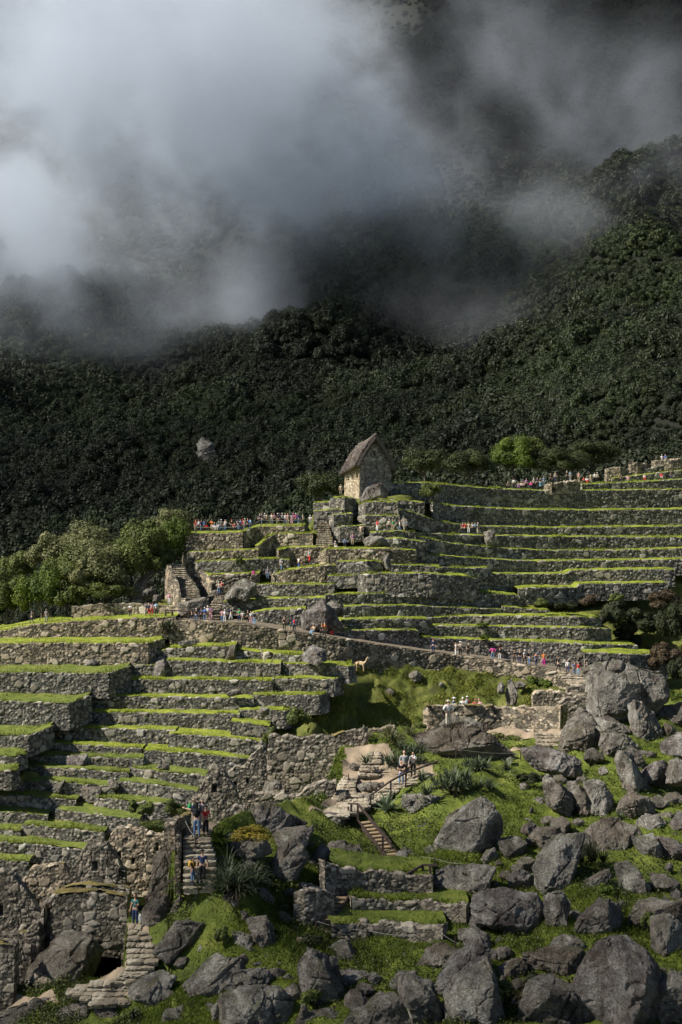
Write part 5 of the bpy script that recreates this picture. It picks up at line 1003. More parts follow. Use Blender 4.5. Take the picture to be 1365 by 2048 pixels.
_cen = [(np.mean(zp(s_, p_), 0), l_, np.ptp(np.array(zp(s_, p_)), 0)) for l_, s_, p_, k_ in BL if s_]; _used = {}
_r = random.Random(5); _ext = []
while len(_ext) < 88:      # rubble filling the gaps of the boulder field
    x, y = _r.uniform(420, 1365), _r.uniform(1500, 2046)
    if x < 1020 and y < 1700: continue
    if x < 930 and 1780 < y < 1960 and x > 640: continue
    if any(abs(x-c_[0]) < w_[0]*.46 and abs(y-c_[1]) < w_[1]*.46 for c_, l_, w_ in _cen) or any(abs(x-a_)+abs(y-b_) < 26 for a_, b_, *_ in _ext): continue
    k = _r.choice([.6, .8, 1, 1.3, 2.0]); _ext.append((x, y, 11*k*_r.uniform(.8, 1.2), 8*k*_r.uniform(.7, 1.3)))
for i, (x, y, w, h) in enumerate(sorted(ST+_ext)):
    short = [a for a in _cen if len(a[1].split()) <= 11]; big = 'big' if w > 17 else 'small' if w < 8 else 'mid-sized'
    def key(a):
        side = ('left' if x < a[0][0] else 'right') if abs(x-a[0][0]) > abs(y-a[0][1]) else ('above' if y < a[0][1] else 'below'); return side, f'{big} stone ' + (f'{side} of' if side in ('left', 'right') else side)+f' the {a[1]}'
    q = min(short, key=lambda a: (a[0][0]-x)**2+(a[0][1]-y)**2+(1e6 if key(a)[1] in _used else 0)); lab = key(q)[1]; _used[lab] = 1; rr = random.Random(i)
    j = lambda: rr.uniform(.75, 1.2)
    boulder(lab, None, [(x-w*j(), y+h*.4), (x-w*.6, y-h*.6*j()), (x+w*.1, y-h*j()), (x+w*.7, y-h*.5*j()), (x+w*j(), y+h*.1), (x+w*.6, y+h*.9), (x-w*.5, y+h*j())], None, rr.choice(['rock', 'rock_warm', 'rock_pink', 'rock_dark']), .85, seed=700+i, name='stone', cat='stone', group='loose stones between the boulders')

# ------------------------------------------------------------------ stone stairs
def flight(label, rows, n, mat='step', each=True, depth=.55, rise=None, seed=0, name='stone_stairs'):
    """rows: (xL, xR, y, D) from bottom to top, n steps"""
    r = np.random.default_rng(seed); R = np.array([(a_, b_, c_, near_D((a_+b_)/2, c_)-1.5 if e_ < 150 else e_) for a_, b_, c_, e_ in rows], float); t = np.linspace(0, len(R)-1, n); k = np.minimum(t.astype(int), len(R)-2); f = (t-k)[:, None]; A = R[k]*(1-f)+R[k+1]*f
    base = P((A[0, 0]+A[0, 1])/2, A[0, 2], A[0, 3]); o = thing(name, label, 'stairs', base)
    for i in range(n):
        xl, xr, y, D = A[i]; L = P(xl, y, D); Rr = P(xr, y, D); nx = A[min(i+1, n-1)]; rz = abs(P(0, nx[2], nx[3])[2]-L[2]) if i < n-1 else .2; rz = max(rz, .12)+.12
        dy = max((nx[3]-D)*K, .1)+depth; m = max(2, int(round((Rr[0]-L[0])/r.uniform(.5, .9)))); V, Fc = [], []; cuts = np.sort(np.concatenate([[0, 1], np.clip(np.linspace(0, 1, m+1)[1:-1]+r.normal(0, .1/m, m-1), .03, .97)]))
        for a, b in zip(cuts[:-1], cuts[1:]):
            x0 = L[0]+(Rr[0]-L[0])*a+.008; x1 = L[0]+(Rr[0]-L[0])*b-.008; fy = L[1]-r.uniform(0, .10); z1 = L[2]+r.uniform(-.04, .04)
            nxn, nyn, nzn = 5, 3, 3; off = len(V); g = []
            sec = [(.10, -rz), (.09, -.11), (-.01, -.09), (-.01, -.02), (.06, .0), (dy, .0)]
            for q in range(6):
                xx = x0+(x1-x0)*q/5; e = .04*(1 if q in (0, 5) else 0)
                for (sy, sz) in sec: V.append((xx, fy+sy+e+r.normal(0, .018), z1+sz-(e*.6 if sz > -.05 else 0)+r.normal(0, .012)))
            for q in range(5):
                for w in range(5): Fc.append((off+q*6+w, off+(q+1)*6+w, off+(q+1)*6+w+1, off+q*6+w+1))
            Fc += [tuple(off+w for w in range(6))[::-1][i_:i_+2]+(off,) for i_ in range(0, 0)]
            for e0 in (off, off+30): Fc += [(e0, e0+1, e0+2), (e0, e0+2, e0+3), (e0, e0+3, e0+4), (e0, e0+4, e0+5)]
        V = np.array(V)-base; st = fbm((V+base)*1.7, 2, 3)*.5+.55
        ob('step', mesh2('step', V, Fc, M[mat], False, attrs={'st': np.clip(st, 0, 1), 'jt': np.ones(len(V))}), o)
    return o
flight('broad flight of stone steps rising past the black cave mouth', [(176, 262, 2006, 96.5), (150, 262, 1992, 98), (130, 262, 1985, 98.6), (160, 263, 1972, 99.6), (228, 268, 1962, 100.3), (236, 280, 1952, 101), (250, 300, 1942, 101.8), (252, 318, 1925, 103), (252, 308, 1908, 104), (252, 312, 1890, 105), (254, 300, 1870, 106.4), (256, 285, 1855, 107.4)], 18, seed=1)
flight('left flight of worn steps under the group in red and grey', [(366, 430, 1772, 99.6), (366, 434, 1745, 100.3), (368, 432, 1715, 101.3), (366, 424, 1690, 102.2), (366, 420, 1678, 102.8)], 10, seed=2)
flight('upper flight of the stone stair at the end of the long high wall', [(716, 762, 1548, 127.5), (722, 764, 1530, 129), (726, 764, 1515, 130.4), (738, 762, 1505, 131.5)], 8, seed=3)
flight('lower flight of the stone stair passing the pale block', [(606, 700, 1630, 115), (650, 735, 1618, 117), (662, 740, 1600, 119), (672, 712, 1585, 121), (676, 712, 1570, 123.5), (686, 716, 1556, 126)], 13, seed=4)
flight('right flight of flat stones with the three visitors on it', [(712, 742, 1612, 118), (730, 765, 1597, 120), (750, 790, 1585, 122), (772, 822, 1572, 124), (790, 862, 1560, 126), (812, 864, 1548, 127.5)], 12, seed=5)
flight('short flight of steps below the sandy path by the boulders', [(1070, 1122, 1500, 137), (1078, 1124, 1488, 139), (1072, 1126, 1476, 141), (1070, 1126, 1468, 143)], 5, seed=6)
flight('narrow steep steps climbing between the upper blocks toward the hut', [(632, 668, 1088, 281), (634, 664, 1070, 283.5), (636, 660, 1052, 286), (636, 656, 1044, 288)], 14, mat='step', seed=7)
flight('worn crooked stair between the leaning side wall and the lookout blocks', [(362, 402, 1196, 260), (352, 398, 1180, 262.5), (345, 390, 1165, 265), (336, 374, 1148, 268), (335, 368, 1128, 272)], 20, seed=8)
flight('lower stone flight rising from the crowd beside the tilted slab', [(404, 440, 1243, 252), (414, 440, 1220, 255.5), (424, 446, 1202, 259), (432, 448, 1190, 262)], 12, seed=9)
flight('rough steps climbing through the shrub wood', [(262, 284, 1200, 261), (266, 290, 1180, 265), (272, 296, 1162, 269), (284, 298, 1150, 272), (300, 322, 1142, 274)], 10, seed=10)
flight('steps stepping down from the path end by the cliff-like boulder', [(1140, 1175, 1392, 232), (1146, 1175, 1372, 242), (1130, 1175, 1360, 249), (1120, 1172, 1350, 252)], 7, seed=11)
# ------------------------------------------------------------------ wooden rails, stairs, ropes
def rail_thing(label, posts, rails, name='handrail', cat='railing', w=.10, mat='wood', pn='post', rn='rail', rw=None):
    """posts: (px,py_top,py_bottom,D); rails: list of point lists (px,py,D)"""
    if posts[0][3] < 150:
        dl = [near_D(x, min(y1, 2040))-1.2-D for x, y0, y1, D in posts]; rails = [[(x, y, D+dl[int(np.argmin([abs(x-q[0]) for q in posts]))]) for x, y, D in R] for R in rails]; posts = [(x, y0, y1, D+e) for (x, y0, y1, D), e in zip(posts, dl)]
    b = P(posts[0][0], posts[0][2], posts[0][3]); o = thing(name, label, cat, b); rel = lambda p: Vector(tuple(p-b))
    for x, y0, y1, D in posts:
        V, Fc = boxes([(rel(P(x, y0, D)), rel(P(x, y1+4, D)), w, w)]); ob(pn, mesh(pn, V, Fc, M[mat]), o)
    for R in rails:
        if rn == 'rope':
            pts = []
            for a, c in zip(R[:-1], R[1:]):
                A, B = P(*a), P(*c)
                for t in np.linspace(0, 1, 7)[:-1]: q = A+(B-A)*t; q[2] -= .12*math.sin(math.pi*t)*min(1, np.linalg.norm(B-A)/3); pts.append(rel(q))
            pts.append(rel(P(*R[-1]))); V, Fc = tube(pts, rw or .013, 5); ob('rope', mesh2('rope', V, Fc, M['rope'], True), o)
        else:
            V, Fc = boxes([(rel(P(*a)), rel(P(*c)), rw or w, (rw or w)*.8) for a, c in zip(R[:-1], R[1:])]); ob(rn, mesh(rn, V, Fc, M[mat]), o)
    return o
rail_thing('long dark wooden handrail beside the three visitors on the stair', [(697, 1613, 1632, 116), (742, 1590, 1613, 118.5), (782, 1562, 1596, 121), (812, 1545, 1575, 123.5), (741, 1590, 1600, 118.6)], [[(740, 1592, 118.5), (782, 1562, 121), (812, 1546, 123.5), (876, 1523, 127)]])
def wood_stair(label, b0, b1, t0, t1, D0, D1, n, rail=None):
    e0 = near_D(b0[0], b0[1])-1.5-D0; e1 = near_D(t0[0], t0[1])-1.5-D1; D0 += e0; D1 += e1
    if rail: rail = ([(x, a_, c_, d_v+(e0 if abs(d_v+e0-D0) < abs(d_v+e1-D1) else e1)) for x, a_, c_, d_v in rail[0]], [(x, y, d_v+(e0 if abs(d_v+e0-D0) < abs(d_v+e1-D1) else e1)) for x, y, d_v in rail[1]])
    base = P(*b0, D0); o = thing('wooden_stairs', label, 'stairs', base); rel = lambda p: Vector(tuple(p-base))
    BL_, BR, TL, TR = P(*b0, D0), P(*b1, D0), P(*t0, D1), P(*t1, D1)
    for a, c in ((BL_, TL), (BR, TR)):
        V, Fc = boxes([(rel(a), rel(c), .07, .26)]); ob('stringer', mesh('stringer', V, Fc, M['wood']), o)
    for i in range(n):
        t = (i+.5)/n; a = BL_+(TL-BL_)*t; c = BR+(TR-BR)*t; d = np.array([0, .26, 0.02]); V = []
        for p in (a, c):
            for q in (p-d*.5, p+d*.5, p+d*.5+[0, 0, .05], p-d*.5+[0, 0, .05]): V.append(q-base)
        Fc = [(0, 1, 2, 3), (4, 7, 6, 5), (0, 4, 5, 1), (1, 5, 6, 2), (2, 6, 7, 3), (3, 7, 4, 0)]; ob('tread', mesh('tread', V, np.array(Fc), M['woodstep']), o)
    if rail:
        posts, line = rail
        for x, y0, y1, D in posts:
            V, Fc = boxes([(rel(P(x, y0, D)), rel(P(x, y1, D)), .12, .12)]); ob('post', mesh('post', V, Fc, M['wood']), o)
        V, Fc = boxes([(rel(P(*a)), rel(P(*c)), .10, .08) for a, c in zip(line[:-1], line[1:])]); ob('handrail', mesh('handrail', V, Fc, M['wood']), o)
wood_stair('steep wooden stair with handrail descending the meadow', (772, 1714), (797, 1712), (716, 1644), (739, 1641), 112.0, 115.0, 10,
           ([(703, 1606, 1630, 115.5), (716, 1608, 1644, 115), (766, 1672, 1708, 112.6)], [(697, 1607, 115.6), (716, 1608, 115), (783, 1686, 112.3)]))
wood_stair('lower ladder-like wooden stair leaning on the rounded wall', (643, 1842), (667, 1842), (669, 1793), (700, 1793), 103, 105.5, 6)
rail_thing('short wooden railing at the end of the meadow retaining wall', [(813, 1752, 1790, 108), (846, 1730, 1775, 108.4), (861, 1731, 1782, 108.4)], [[(802, 1755, 108), (846, 1730, 108.4), (875, 1730, 108.6)], [(848, 1761, 108.4), (870, 1761, 108.4)]], w=.12)
rail_thing('dark red wooden handrail in front of the man in the dark shirt', [(294, 1795, 1818, 104), (363, 1747, 1780, 99)], [[(292, 1796, 104), (363, 1747, 99), (441, 1747, 98.6)]], w=.13)
rail_thing('white rope on stakes down the middle of the left flight', [(371, 1640, 1665, 101.5), (391, 1672, 1708, 100.5), (386, 1655, 1680, 101)], [[(371, 1642, 101.5), (388, 1672, 100.8), (394, 1706, 100.2)]], 'rope_barrier', 'rope', .05, rn='rope', rw=.018)
rail_thing('rope on low stakes crossing the lower meadow', [(632, 1838, 1850, 101.5), (735, 1858, 1874, 100.5), (868, 1884, 1892, 99.5), (911, 1874, 1896, 98.8)], [[(632, 1842, 101.5), (735, 1861, 100.5), (832, 1870, 100), (868, 1887, 99.5)], [(882, 1866, 99.6), (930, 1893, 98.8)]], 'rope_barrier', 'rope', .06, rn='rope')
rail_thing('rope on two stakes above the crusted boulder', [(805, 1698, 1710, 113), (870, 1715, 1726, 112)], [[(805, 1700, 113), (870, 1717, 112), (925, 1728, 111)]], 'rope_barrier', 'rope', .06, rn='rope')
rail_thing('rope with stakes in front of the stained long boulder', [(912, 1494, 1518, 129), (1042, 1502, 1516, 129)], [[(880, 1500, 129), (912, 1498, 129), (1042, 1506, 129), (1070, 1502, 130)]], 'rope_barrier', 'rope', .06, rn='rope')
rail_thing('thin rope across the stone stair by the pale block', [(697, 1548, 1560, 124), (742, 1550, 1565, 123)], [[(697, 1550, 124), (742, 1550, 123)]], 'rope_barrier', 'rope', .06, rn='rope')
rail_thing('white rope guarding the dark cave mouth', [(155, 1967, 1978, 100.3), (223, 1967, 1978, 100.8)], [[(155, 1969, 100.3), (182, 1966, 100.4), (223, 1968, 100.8)]], 'rope_barrier', 'rope', .05, rn='rope')
rail_thing('wooden fence in front of the big flat slab by the crowd', [(332, 1219, 1233, 251), (345, 1220, 1235, 251), (377, 1222, 1243, 250)], [[(330, 1220, 251), (380, 1223, 250)], [(345, 1233, 251), (378, 1241, 250)]], w=.16, name='fence', cat='fence')
rail_thing('thin wire fence along the left promenade', [(0, 1256, 1264, 251.5), (45, 1247, 1254, 251.5), (92, 1241, 1248, 251.5), (140, 1238, 1244, 251)], [[(-30, 1260, 251.5), (45, 1248, 251.5), (92, 1242, 251.5), (140, 1239, 251)]], w=.06, name='fence', cat='fence')
rail_thing('small signpost stub on the sandy path', [(968, 1446, 1460, 143), (976, 1443, 1456, 143.5)], [[(968, 1447, 143), (980, 1443, 143.5)]], w=.12, name='barrier', cat='barrier')
rail_thing('wooden handrail beside the two climbing visitors', [(591, 1131, 1140, 274), (612, 1114, 1126, 275)], [[(589, 1132, 274), (614, 1113, 275)]], w=.09)
rail_thing('white pipe propped at the second ledge wall', [(580, 1331, 1347, 237)], [[(577, 1331, 237), (582, 1331, 237)]], w=.1, mat='rope', name='pipe', cat='pipe')
rail_thing('white pipe on the corner of the third ledge wall', [(670, 1363, 1378, 236)], [[(668, 1363, 236), (671, 1364, 236)]], w=.1, mat='rope', name='pipe', cat='pipe')
rail_thing('crowd barrier rope along the left lookout', [(x, 1052-(x > 510)*14, 1064-(x > 510)*13, 280.5+(x > 510)*5.7) for x in (392, 440, 485, 522, 570, 606)], [[(388, 1054, 280.5), (485, 1053, 280.5), (522, 1040, 286.2), (608, 1039, 286.2)]], 'rope_barrier', 'rope', .07, rn='rope', rw=.03)
for x, y, D, lab in ((653, 1104, 276, 'small brown sign post at the pale rubble wall'), (662, 1087, 279, 'small brown sign at the head of the steep steps')):
    b = P(x, y, D); o = thing('sign', lab, 'sign', b); V, Fc = boxes([((0, 0, 0), (0, 0, .8), .08, .08)]); ob('post', mesh('post', V, Fc, M['woodstep']), o)
    V, Fc = boxes([((-.25, -.06, .7), (.25, -.06, .7), .05, .3)]); ob('board', mesh('board', V, Fc, M['woodstep']), o)
# ------------------------------------------------------------------ trees and bushes
def tree(label, px, py, w, h, D, mat='leaf_mid', seed=0, name='tree', n=None, leaf=None, nb=30, trunk=True, cat=None, group=None, rnd=.33):
    """crown centre at px,py; w,h crown size in photo px"""
    ppm = PPM(D); R = (w/2/ppm, w/2/ppm*.9, h/2/ppm); c = P(px, py, D)+np.array([0, R[1]*.5, 0]); base = c-np.array([0, 0, R[2]*1.35])
    o = thing(name, label, cat or name, base, group=group); sz = max(R); lf = leaf or .14
    area = R[0]*R[2]; n = n or int(np.clip(area*1300, 2500, 24000))
    V, Fq, lv = crown(seed, (1, 1, 1), nb, n, lf/sz, rnd, .92); V = V*np.array(R)+(c-base)
    ob('crown', mesh('crown', V, Fq, M[mat], attrs={'lv': lv}), o)
    if trunk:
        parts = []; top = Vector((0, 0, R[2]*1.5)); parts.append(tube([(0, 0, -.5), (R[0]*.04, 0, R[2]*.5), tuple(top)], [sz*.06, sz*.045, sz*.02], 7)); r = random.Random(seed)
        for k in range(5):
            a = r.uniform(0, 6.28); s = Vector((0, 0, R[2]*r.uniform(.4, .9))); e = s+Vector((math.cos(a)*R[0]*.55, math.sin(a)*R[1]*.55, R[2]*r.uniform(.4, .8))); parts.append(tube([tuple(s), tuple((s+e)/2+Vector((0, 0, .1))), tuple(e)], [sz*.03, sz*.02, sz*.008], 5))
        V, Fc = merge(parts); ob('trunk', mesh2('trunk', V, Fc, M['bark'], True), o)
    return o
TR = [('olive-topped broad tree, highest crown of the shrub wood on the left', 182, 1092, 120, 80, 268, 'leaf_olive'), ('silvery bush tree left of the olive-topped tree', 100, 1105, 80, 70, 268, 'leaf_olive'),
      ('round green tree standing apart at the left photo edge', 32, 1140, 68, 56, 272, 'leaf_mid'), ('dark tree under the silvery one in the shrub wood', 140, 1142, 100, 80, 262, 'leaf_mid'),
      ('bright lime tree in the middle of the shrub wood', 78, 1185, 82, 96, 259, 'leaf_lime'), ('grey-green tree at the centre of the shrub wood', 190, 1150, 120, 90, 260, 'leaf_olive'),
      ('tall tree near the lookout blocks, pale tip', 282, 1080, 90, 80, 272, 'leaf_mid'), ('lime bush leaning on the lookout block corner', 345, 1085, 60, 90, 279, 'leaf_lime'),
      ('dark round tree behind the rough steps', 258, 1125, 100, 90, 266, 'leaf_mid'), ('low leafy bush over the left promenade', 205, 1185, 110, 50, 257.5, 'leaf_mid'), ('shaded tree at the far left edge', 8, 1200, 80, 100, 262, 'leaf_mid'),
      ('dark bush between the lime tree and the promenade wall', 130, 1200, 70, 60, 259, 'leaf_mid'), ('grey bush above the lookout blocks at the left', 335, 1050, 90, 60, 292, 'leaf_olive'), ('small tree on the rim above the rough steps', 318, 1118, 50, 50, 274, 'leaf_mid'),
      ('bright lime tree standing alone above the topmost right terrace', 1028, 915, 84, 88, 352, 'leaf_lime'), ('upper lobe tree behind the lone lime tree', 1062, 893, 64, 50, 360, 'leaf_mid'), ('dark bushy tree right of the lime tree', 1120, 925, 95, 70, 352, 'leaf_deep'),
      ('dark tree left of the lime tree above the terrace', 940, 930, 90, 66, 345, 'leaf_deep'), ('bushy tree above the visitors on the top terrace', 1185, 910, 90, 70, 362, 'leaf_deep'), ('small bush on the hut terrace wall, grey green', 862, 982, 34, 40, 300, 'leaf_mid'),
      ('dark tree left of the thatched hut', 640, 975, 80, 70, 318, 'leaf_deep'), ('dark tree right of the thatched hut', 850, 925, 80, 66, 330, 'leaf_deep')]
for i, (lab, x, y, w, h, D, m) in enumerate(TR): tree(lab, x, y, w*(1.22 if x < 400 else 1.25), h*(1.3 if x < 400 else 1.1), D, m, 40+i, trunk=True, leaf=.15)
BU = [('rust-brown bush at the end of the eighth terrace', 1180, 1205, 60, 36, 274, 'leaf_brown'), ('dark bush mass below the right bank, nearest the terraces', 1240, 1230, 90, 90, 278, 'leaf_dark'), ('brown-topped bush at the right photo edge', 1320, 1205, 100, 60, 282, 'leaf_brown'),
      ('dark green bush in the shaded gully at the right', 1290, 1255, 110, 90, 277, 'leaf_dark'), ('tall dark shrub at the right edge of the gully', 1350, 1260, 90, 120, 274, 'leaf_dark'), ('brown dry bush low in the gully', 1330, 1320, 80, 80, 264, 'leaf_brown'),
      ('lowest dark bush of the gully, above the cliff-like boulder', 1365, 1350, 70, 90, 258, 'leaf_dark'), ('green bush poking up among the brown ones', 1235, 1198, 34, 24, 272, 'leaf_mid'), ('dark bush against the end of the twelfth terrace', 1255, 1280, 60, 60, 279, 'leaf_dark'),
      ('dark shrub under the ragged fallen ledge', 1130, 1215, 60, 30, 275, 'leaf_dark'), ('shrub on the crumbling ledge', 1085, 1208, 40, 22, 274, 'leaf_mid'), ('tiny bright bush on the twelfth terrace lip', 972, 1275, 18, 14, 264.5, 'leaf_lime'), ('bright tuft bush on the eleventh terrace lip', 967, 1250, 28, 10, 268, 'leaf_lime'),
      ('pair-like lime bush at the right end of the weedy bank, left one', 1065, 1362, 24, 26, 250, 'leaf_lime'), ('pair-like lime bush at the right end of the weedy bank, right one', 1092, 1368, 34, 28, 249, 'leaf_lime'),
      ('green reeds right of the cliff-like boulder', 1352, 1392, 50, 30, 150, 'leaf_lime'), ('dark bush in the corner where the narrow terraces end', 592, 1440, 60, 60, 222, 'leaf_mid'), ('overhanging bush at the seventh ledge end', 545, 1478, 40, 50, 214, 'leaf_mid'),
      ('bush covering the end of the thirteenth ledge', 280, 1620, 60, 50, 196, 'leaf_mid'), ('bush behind the landing of the left stair', 350, 1620, 60, 40, 150, 'leaf_mid'), ('low dark shrub under the bush of the thirteenth ledge', 310, 1655, 80, 30, 150, 'leaf_mid'),
      ('ivy on the second lookout block wall', 477, 1122, 16, 26, 273.5, 'leaf_mid'), ('small shrub on top of the crusted foreground block', 1075, 1968, 60, 60, 87, 'leaf_dark'), ('leafy herb clump left of the mossy bottom boulder', 1000, 1985, 70, 50, 90, 'leaf_mid'),
      ('ivy on the rock at the lower right', 1300, 1845, 40, 60, 93, 'leaf_mid'), ('lichen-yellow heather clump at the lower right edge', 1330, 1965, 60, 60, 88, 'leaf_olive'), ('pale-leaved herb on the shaded slope', 442, 1880, 40, 50, 95, 'leaf_mid'),
      ('dark weed among the lower meadow rocks', 625, 1890, 60, 40, 97, 'leaf_dark'), ('dark shrub between stair and cliff rock', 520, 1750, 70, 50, 102, 'leaf_dark'), ('fern clump by the pointed dark rock', 620, 2000, 50, 40, 90, 'leaf_mid'),
      ('bush above the stained long boulder, left end', 838, 1455, 30, 22, 140, 'leaf_mid'), ('green fern clump beside the tapering rock', 1215, 1785, 50, 36, 101, 'leaf_lime'), ('low bush on the grassy edge of the sandy path', 1010, 1478, 90, 34, 139, 'leaf_mid'), ('leafy bush by the overhanging slab', 1060, 1560, 60, 40, 126, 'leaf_dark')]
for i, (lab, x, y, w, h, D, m) in enumerate(BU):
    if D <= 152: D = near_D(x, min(y+h/2, 2040))-.3
    tree(lab, x, y, w, h, D, m, 140+i, 'bush', trunk=False, leaf=.14 if D > 160 else .055, nb=12, n=None if D > 160 else 3500)
# yellow moss cushion
o = thing('moss', 'yellow-orange moss and dry fern cushion draped over the broad rock', 'moss', P(500, 1670, 101)); V, Fq, lv = crown(5, (1, 1, 1), 18, 6000, .05, .3, .8)
m_, n_, l_, b_ = newmat('golden_leaves', .7); l_.new(ramp(n_, l_, attr(n_, 'lv'), [(0, (.07, .06, .012)), (.5, (.22, .17, .02)), (1, (.42, .33, .05))]), b_.inputs['Base Color'])
ob('cushion', mesh('cushion', V*np.array([1.25, .9, .5]), Fq, m_, attrs={'lv': lv}), o)
# ------------------------------------------------------------------ strap-leaved rosettes
def rosette(n, L, w, seed, droop=.8, seg=5, c=(0, 0, 0), up=.2):
    r = np.random.default_rng(seed); V, Fq, lv = [], [], []
    for i in range(n):
        a = r.uniform(0, 6.28); el = r.uniform(up, 1.45); l = L*r.uniform(.6, 1.1); d = np.array([math.cos(a), math.sin(a)]); p = np.array(c, float)+np.array([d[0]*.05, d[1]*.05, 0]); b = len(V); h = r.random()
        for k in range(seg+1):
            t = k/seg; ww = w*(1-t)**.7*(.7+.6*math.sin(math.pi*min(t+.2, 1)))+.003; side = np.array([-d[1], d[0], 0])*ww
            V += [p-side, p+side]; lv += [h*.7+t*.3]*2; e = el-droop*t*t*1.6; p = p+np.array([d[0]*math.cos(e), d[1]*math.cos(e), math.sin(e)])*l/seg
        Fq += [(b+2*k, b+2*k+1, b+2*k+3, b+2*k+2) for k in range(seg)]
    return np.array(V), Fq, lv
def strap_plant(label, px, py, D, heads, L, w, n, mat='leaf_strap', droop=.8, spread=1., near=True, name='bromeliad', up=.2, seed=1, dead=0):
    if near: D = near_D(px, py)-.3
    b = P(px, py, D); o = thing(name, label, 'plant', b); r = np.random.default_rng(seed); V, Fc, lv = [], [], []; off = 0
    for k in range(heads):
        c = (r.normal(0, .45*spread), r.normal(0, .35*spread), r.uniform(0, .45)*spread) if heads > 1 else (0, 0, .1)
        v, f, l = rosette(n, L*r.uniform(.8, 1.15), w, seed*31+k, droop, 5, c, up); V.append(v); Fc += [tuple(i+off for i in q) for q in f]; lv += l; off += len(v)
    V = np.concatenate(V); ob('leaves', mesh('leaves', V, np.array(Fc), M[mat], attrs={'lv': lv}), o)
    if dead:
        v, f, l = rosette(n*2, L*.9, w*.8, seed+77, 1.6, 5, (0, -.2, .1), -.2); ob('dead_leaves', mesh('dead_leaves', v, np.array(f), M['leaf_brown'], attrs={'lv': l}), o)
    V, Fc = tube([(0, 0, -.3), (0, 0, .15)], [.12, .08], 7); ob('stem', mesh2('stem', V, Fc, M['bark'], True), o)
strap_plant('broad spiky plant thicket behind the pair on the stair', 815, 1535, 0, 14, 1.0, .035, 46, spread=2.0, seed=1)
strap_plant('tall dark spiky thicket in the centre, right of the stair railing', 905, 1590, 0, 15, 1.05, .035, 46, spread=1.9, seed=2, dead=1)
strap_plant('dark spiky thicket in front of the stained long boulder', 962, 1552, 0, 9, .95, .035, 44, spread=1.5, seed=3)
strap_plant('pale solitary agave beside the wooden stair', 774, 1625, 0, 1, 1.05, .075, 42, 'leaf_agave', .35, seed=4, name='agave')
strap_plant('large dark arching spiky plant on the shaded slope', 478, 1785, 0, 10, 1.5, .035, 46, spread=1.4, seed=5, dead=1)
strap_plant('dull spiky plant under the dark red handrail', 395, 1795, 0, 5, 1.0, .04, 40, spread=1.2, seed=6)
strap_plant('yellow-green spiky plant at the edge of the landing', 440, 1688, 0, 4, .85, .035, 46, 'leaf_lime', spread=.6, seed=7)
strap_plant('small spiky plant at the foot of the left stair', 265, 2036, 0, 1, .6, .035, 36, seed=8)
strap_plant('dark spiky plant hanging in the gap of the left bank wall', 332, 1262, 249.5, 4, 1.3, .06, 40, near=False, spread=1., seed=9, dead=1)
strap_plant('dark spiky plant growing on the right bank terraces', 948, 1170, 279.5, 5, 1.5, .07, 40, near=False, spread=1.3, seed=10, dead=1)
strap_plant('tuft with brown tips on the flat crusted rock', 1240, 1638, 0, 1, .55, .02, 40, seed=11)
strap_plant('long dark grass tussock between the slanted block and the lying slab', 1165, 1735, 0, 8, 1.1, .018, 60, 'leaf_dark', spread=1.3, seed=12, name='grass_tussock', up=.7)
strap_plant('spiky tuft growing on the rounded rock near the right edge', 1345, 1762, 0, 2, .6, .025, 36, seed=13)
strap_plant('straw-coloured dead tussock on the mossy bottom boulder', 1062, 2005, 0, 3, 1.2, .02, 60, 'leaf_brown', 1.6, spread=.6, seed=14, name='grass_tussock')
strap_plant('spiky plant under the slanting bright clump, lower right', 1232, 1790, 0, 3, .7, .025, 40, spread=.7, seed=15)
strap_plant('brownish thicket left of the pair on the stair', 775, 1490, 0, 9, .8, .03, 40, 'leaf_olive', spread=1.6, seed=16)
# ------------------------------------------------------------------ people
def newcol(name, col, rough=.8):
    k = 'c_'+name
    if k not in M:
        m, n, l, b = newmat(name, rough); b.inputs['Base Color'].default_value = (*col, 1); M[k] = m
    return M[k]
COL = dict(white=(.72, .72, .72), black=(.018, .018, .02), red=(.60, .03, .03), navy=(.03, .045, .11), blue=(.07, .16, .42), sky=(.25, .45, .65), tan=(.42, .33, .22), beige=(.56, .49, .38), grey=(.28, .29, .31), pink=(.75, .10, .38), rose=(.65, .36, .42),
           magenta=(.65, .03, .30), green=(.05, .35, .12), teal=(.03, .14, .14), yellow=(.75, .45, .03), orange=(.75, .22, .05), purple=(.30, .14, .38), denim=(.12, .20, .33), brown=(.16, .09, .05), olive=(.14, .14, .06), maroon=(.25, .03, .05), khaki=(.33, .29, .2))
SK = [(.50, .31, .22), (.38, .22, .15), (.58, .38, .28)]
def skin(verts, edges, rad, lv=2):
    me = bpy.data.meshes.new('skin'); me.from_pydata(verts, edges, []); o = bpy.data.objects.new('skin', me); C.objects.link(o)
    md = o.modifiers.new('s', 'SKIN'); sv = me.skin_vertices[0].data
    for i, r in enumerate(rad): sv[i].radius = (r if not isinstance(r, tuple) else r); 
    sv[0].use_root = True; md.use_smooth_shade = True; sb = o.modifiers.new('b', 'SUBSURF'); sb.levels = lv; sb.render_levels = lv
    dg = bpy.context.evaluated_depsgraph_get(); ev = o.evaluated_get(dg).to_mesh(); V = np.empty(len(ev.vertices)*3); ev.vertices.foreach_get('co', V); Fc = [tuple(p.vertices) for p in ev.polygons]
    o.evaluated_get(dg).to_mesh_clear(); bpy.data.objects.remove(o); return V.reshape(-1, 3), Fc
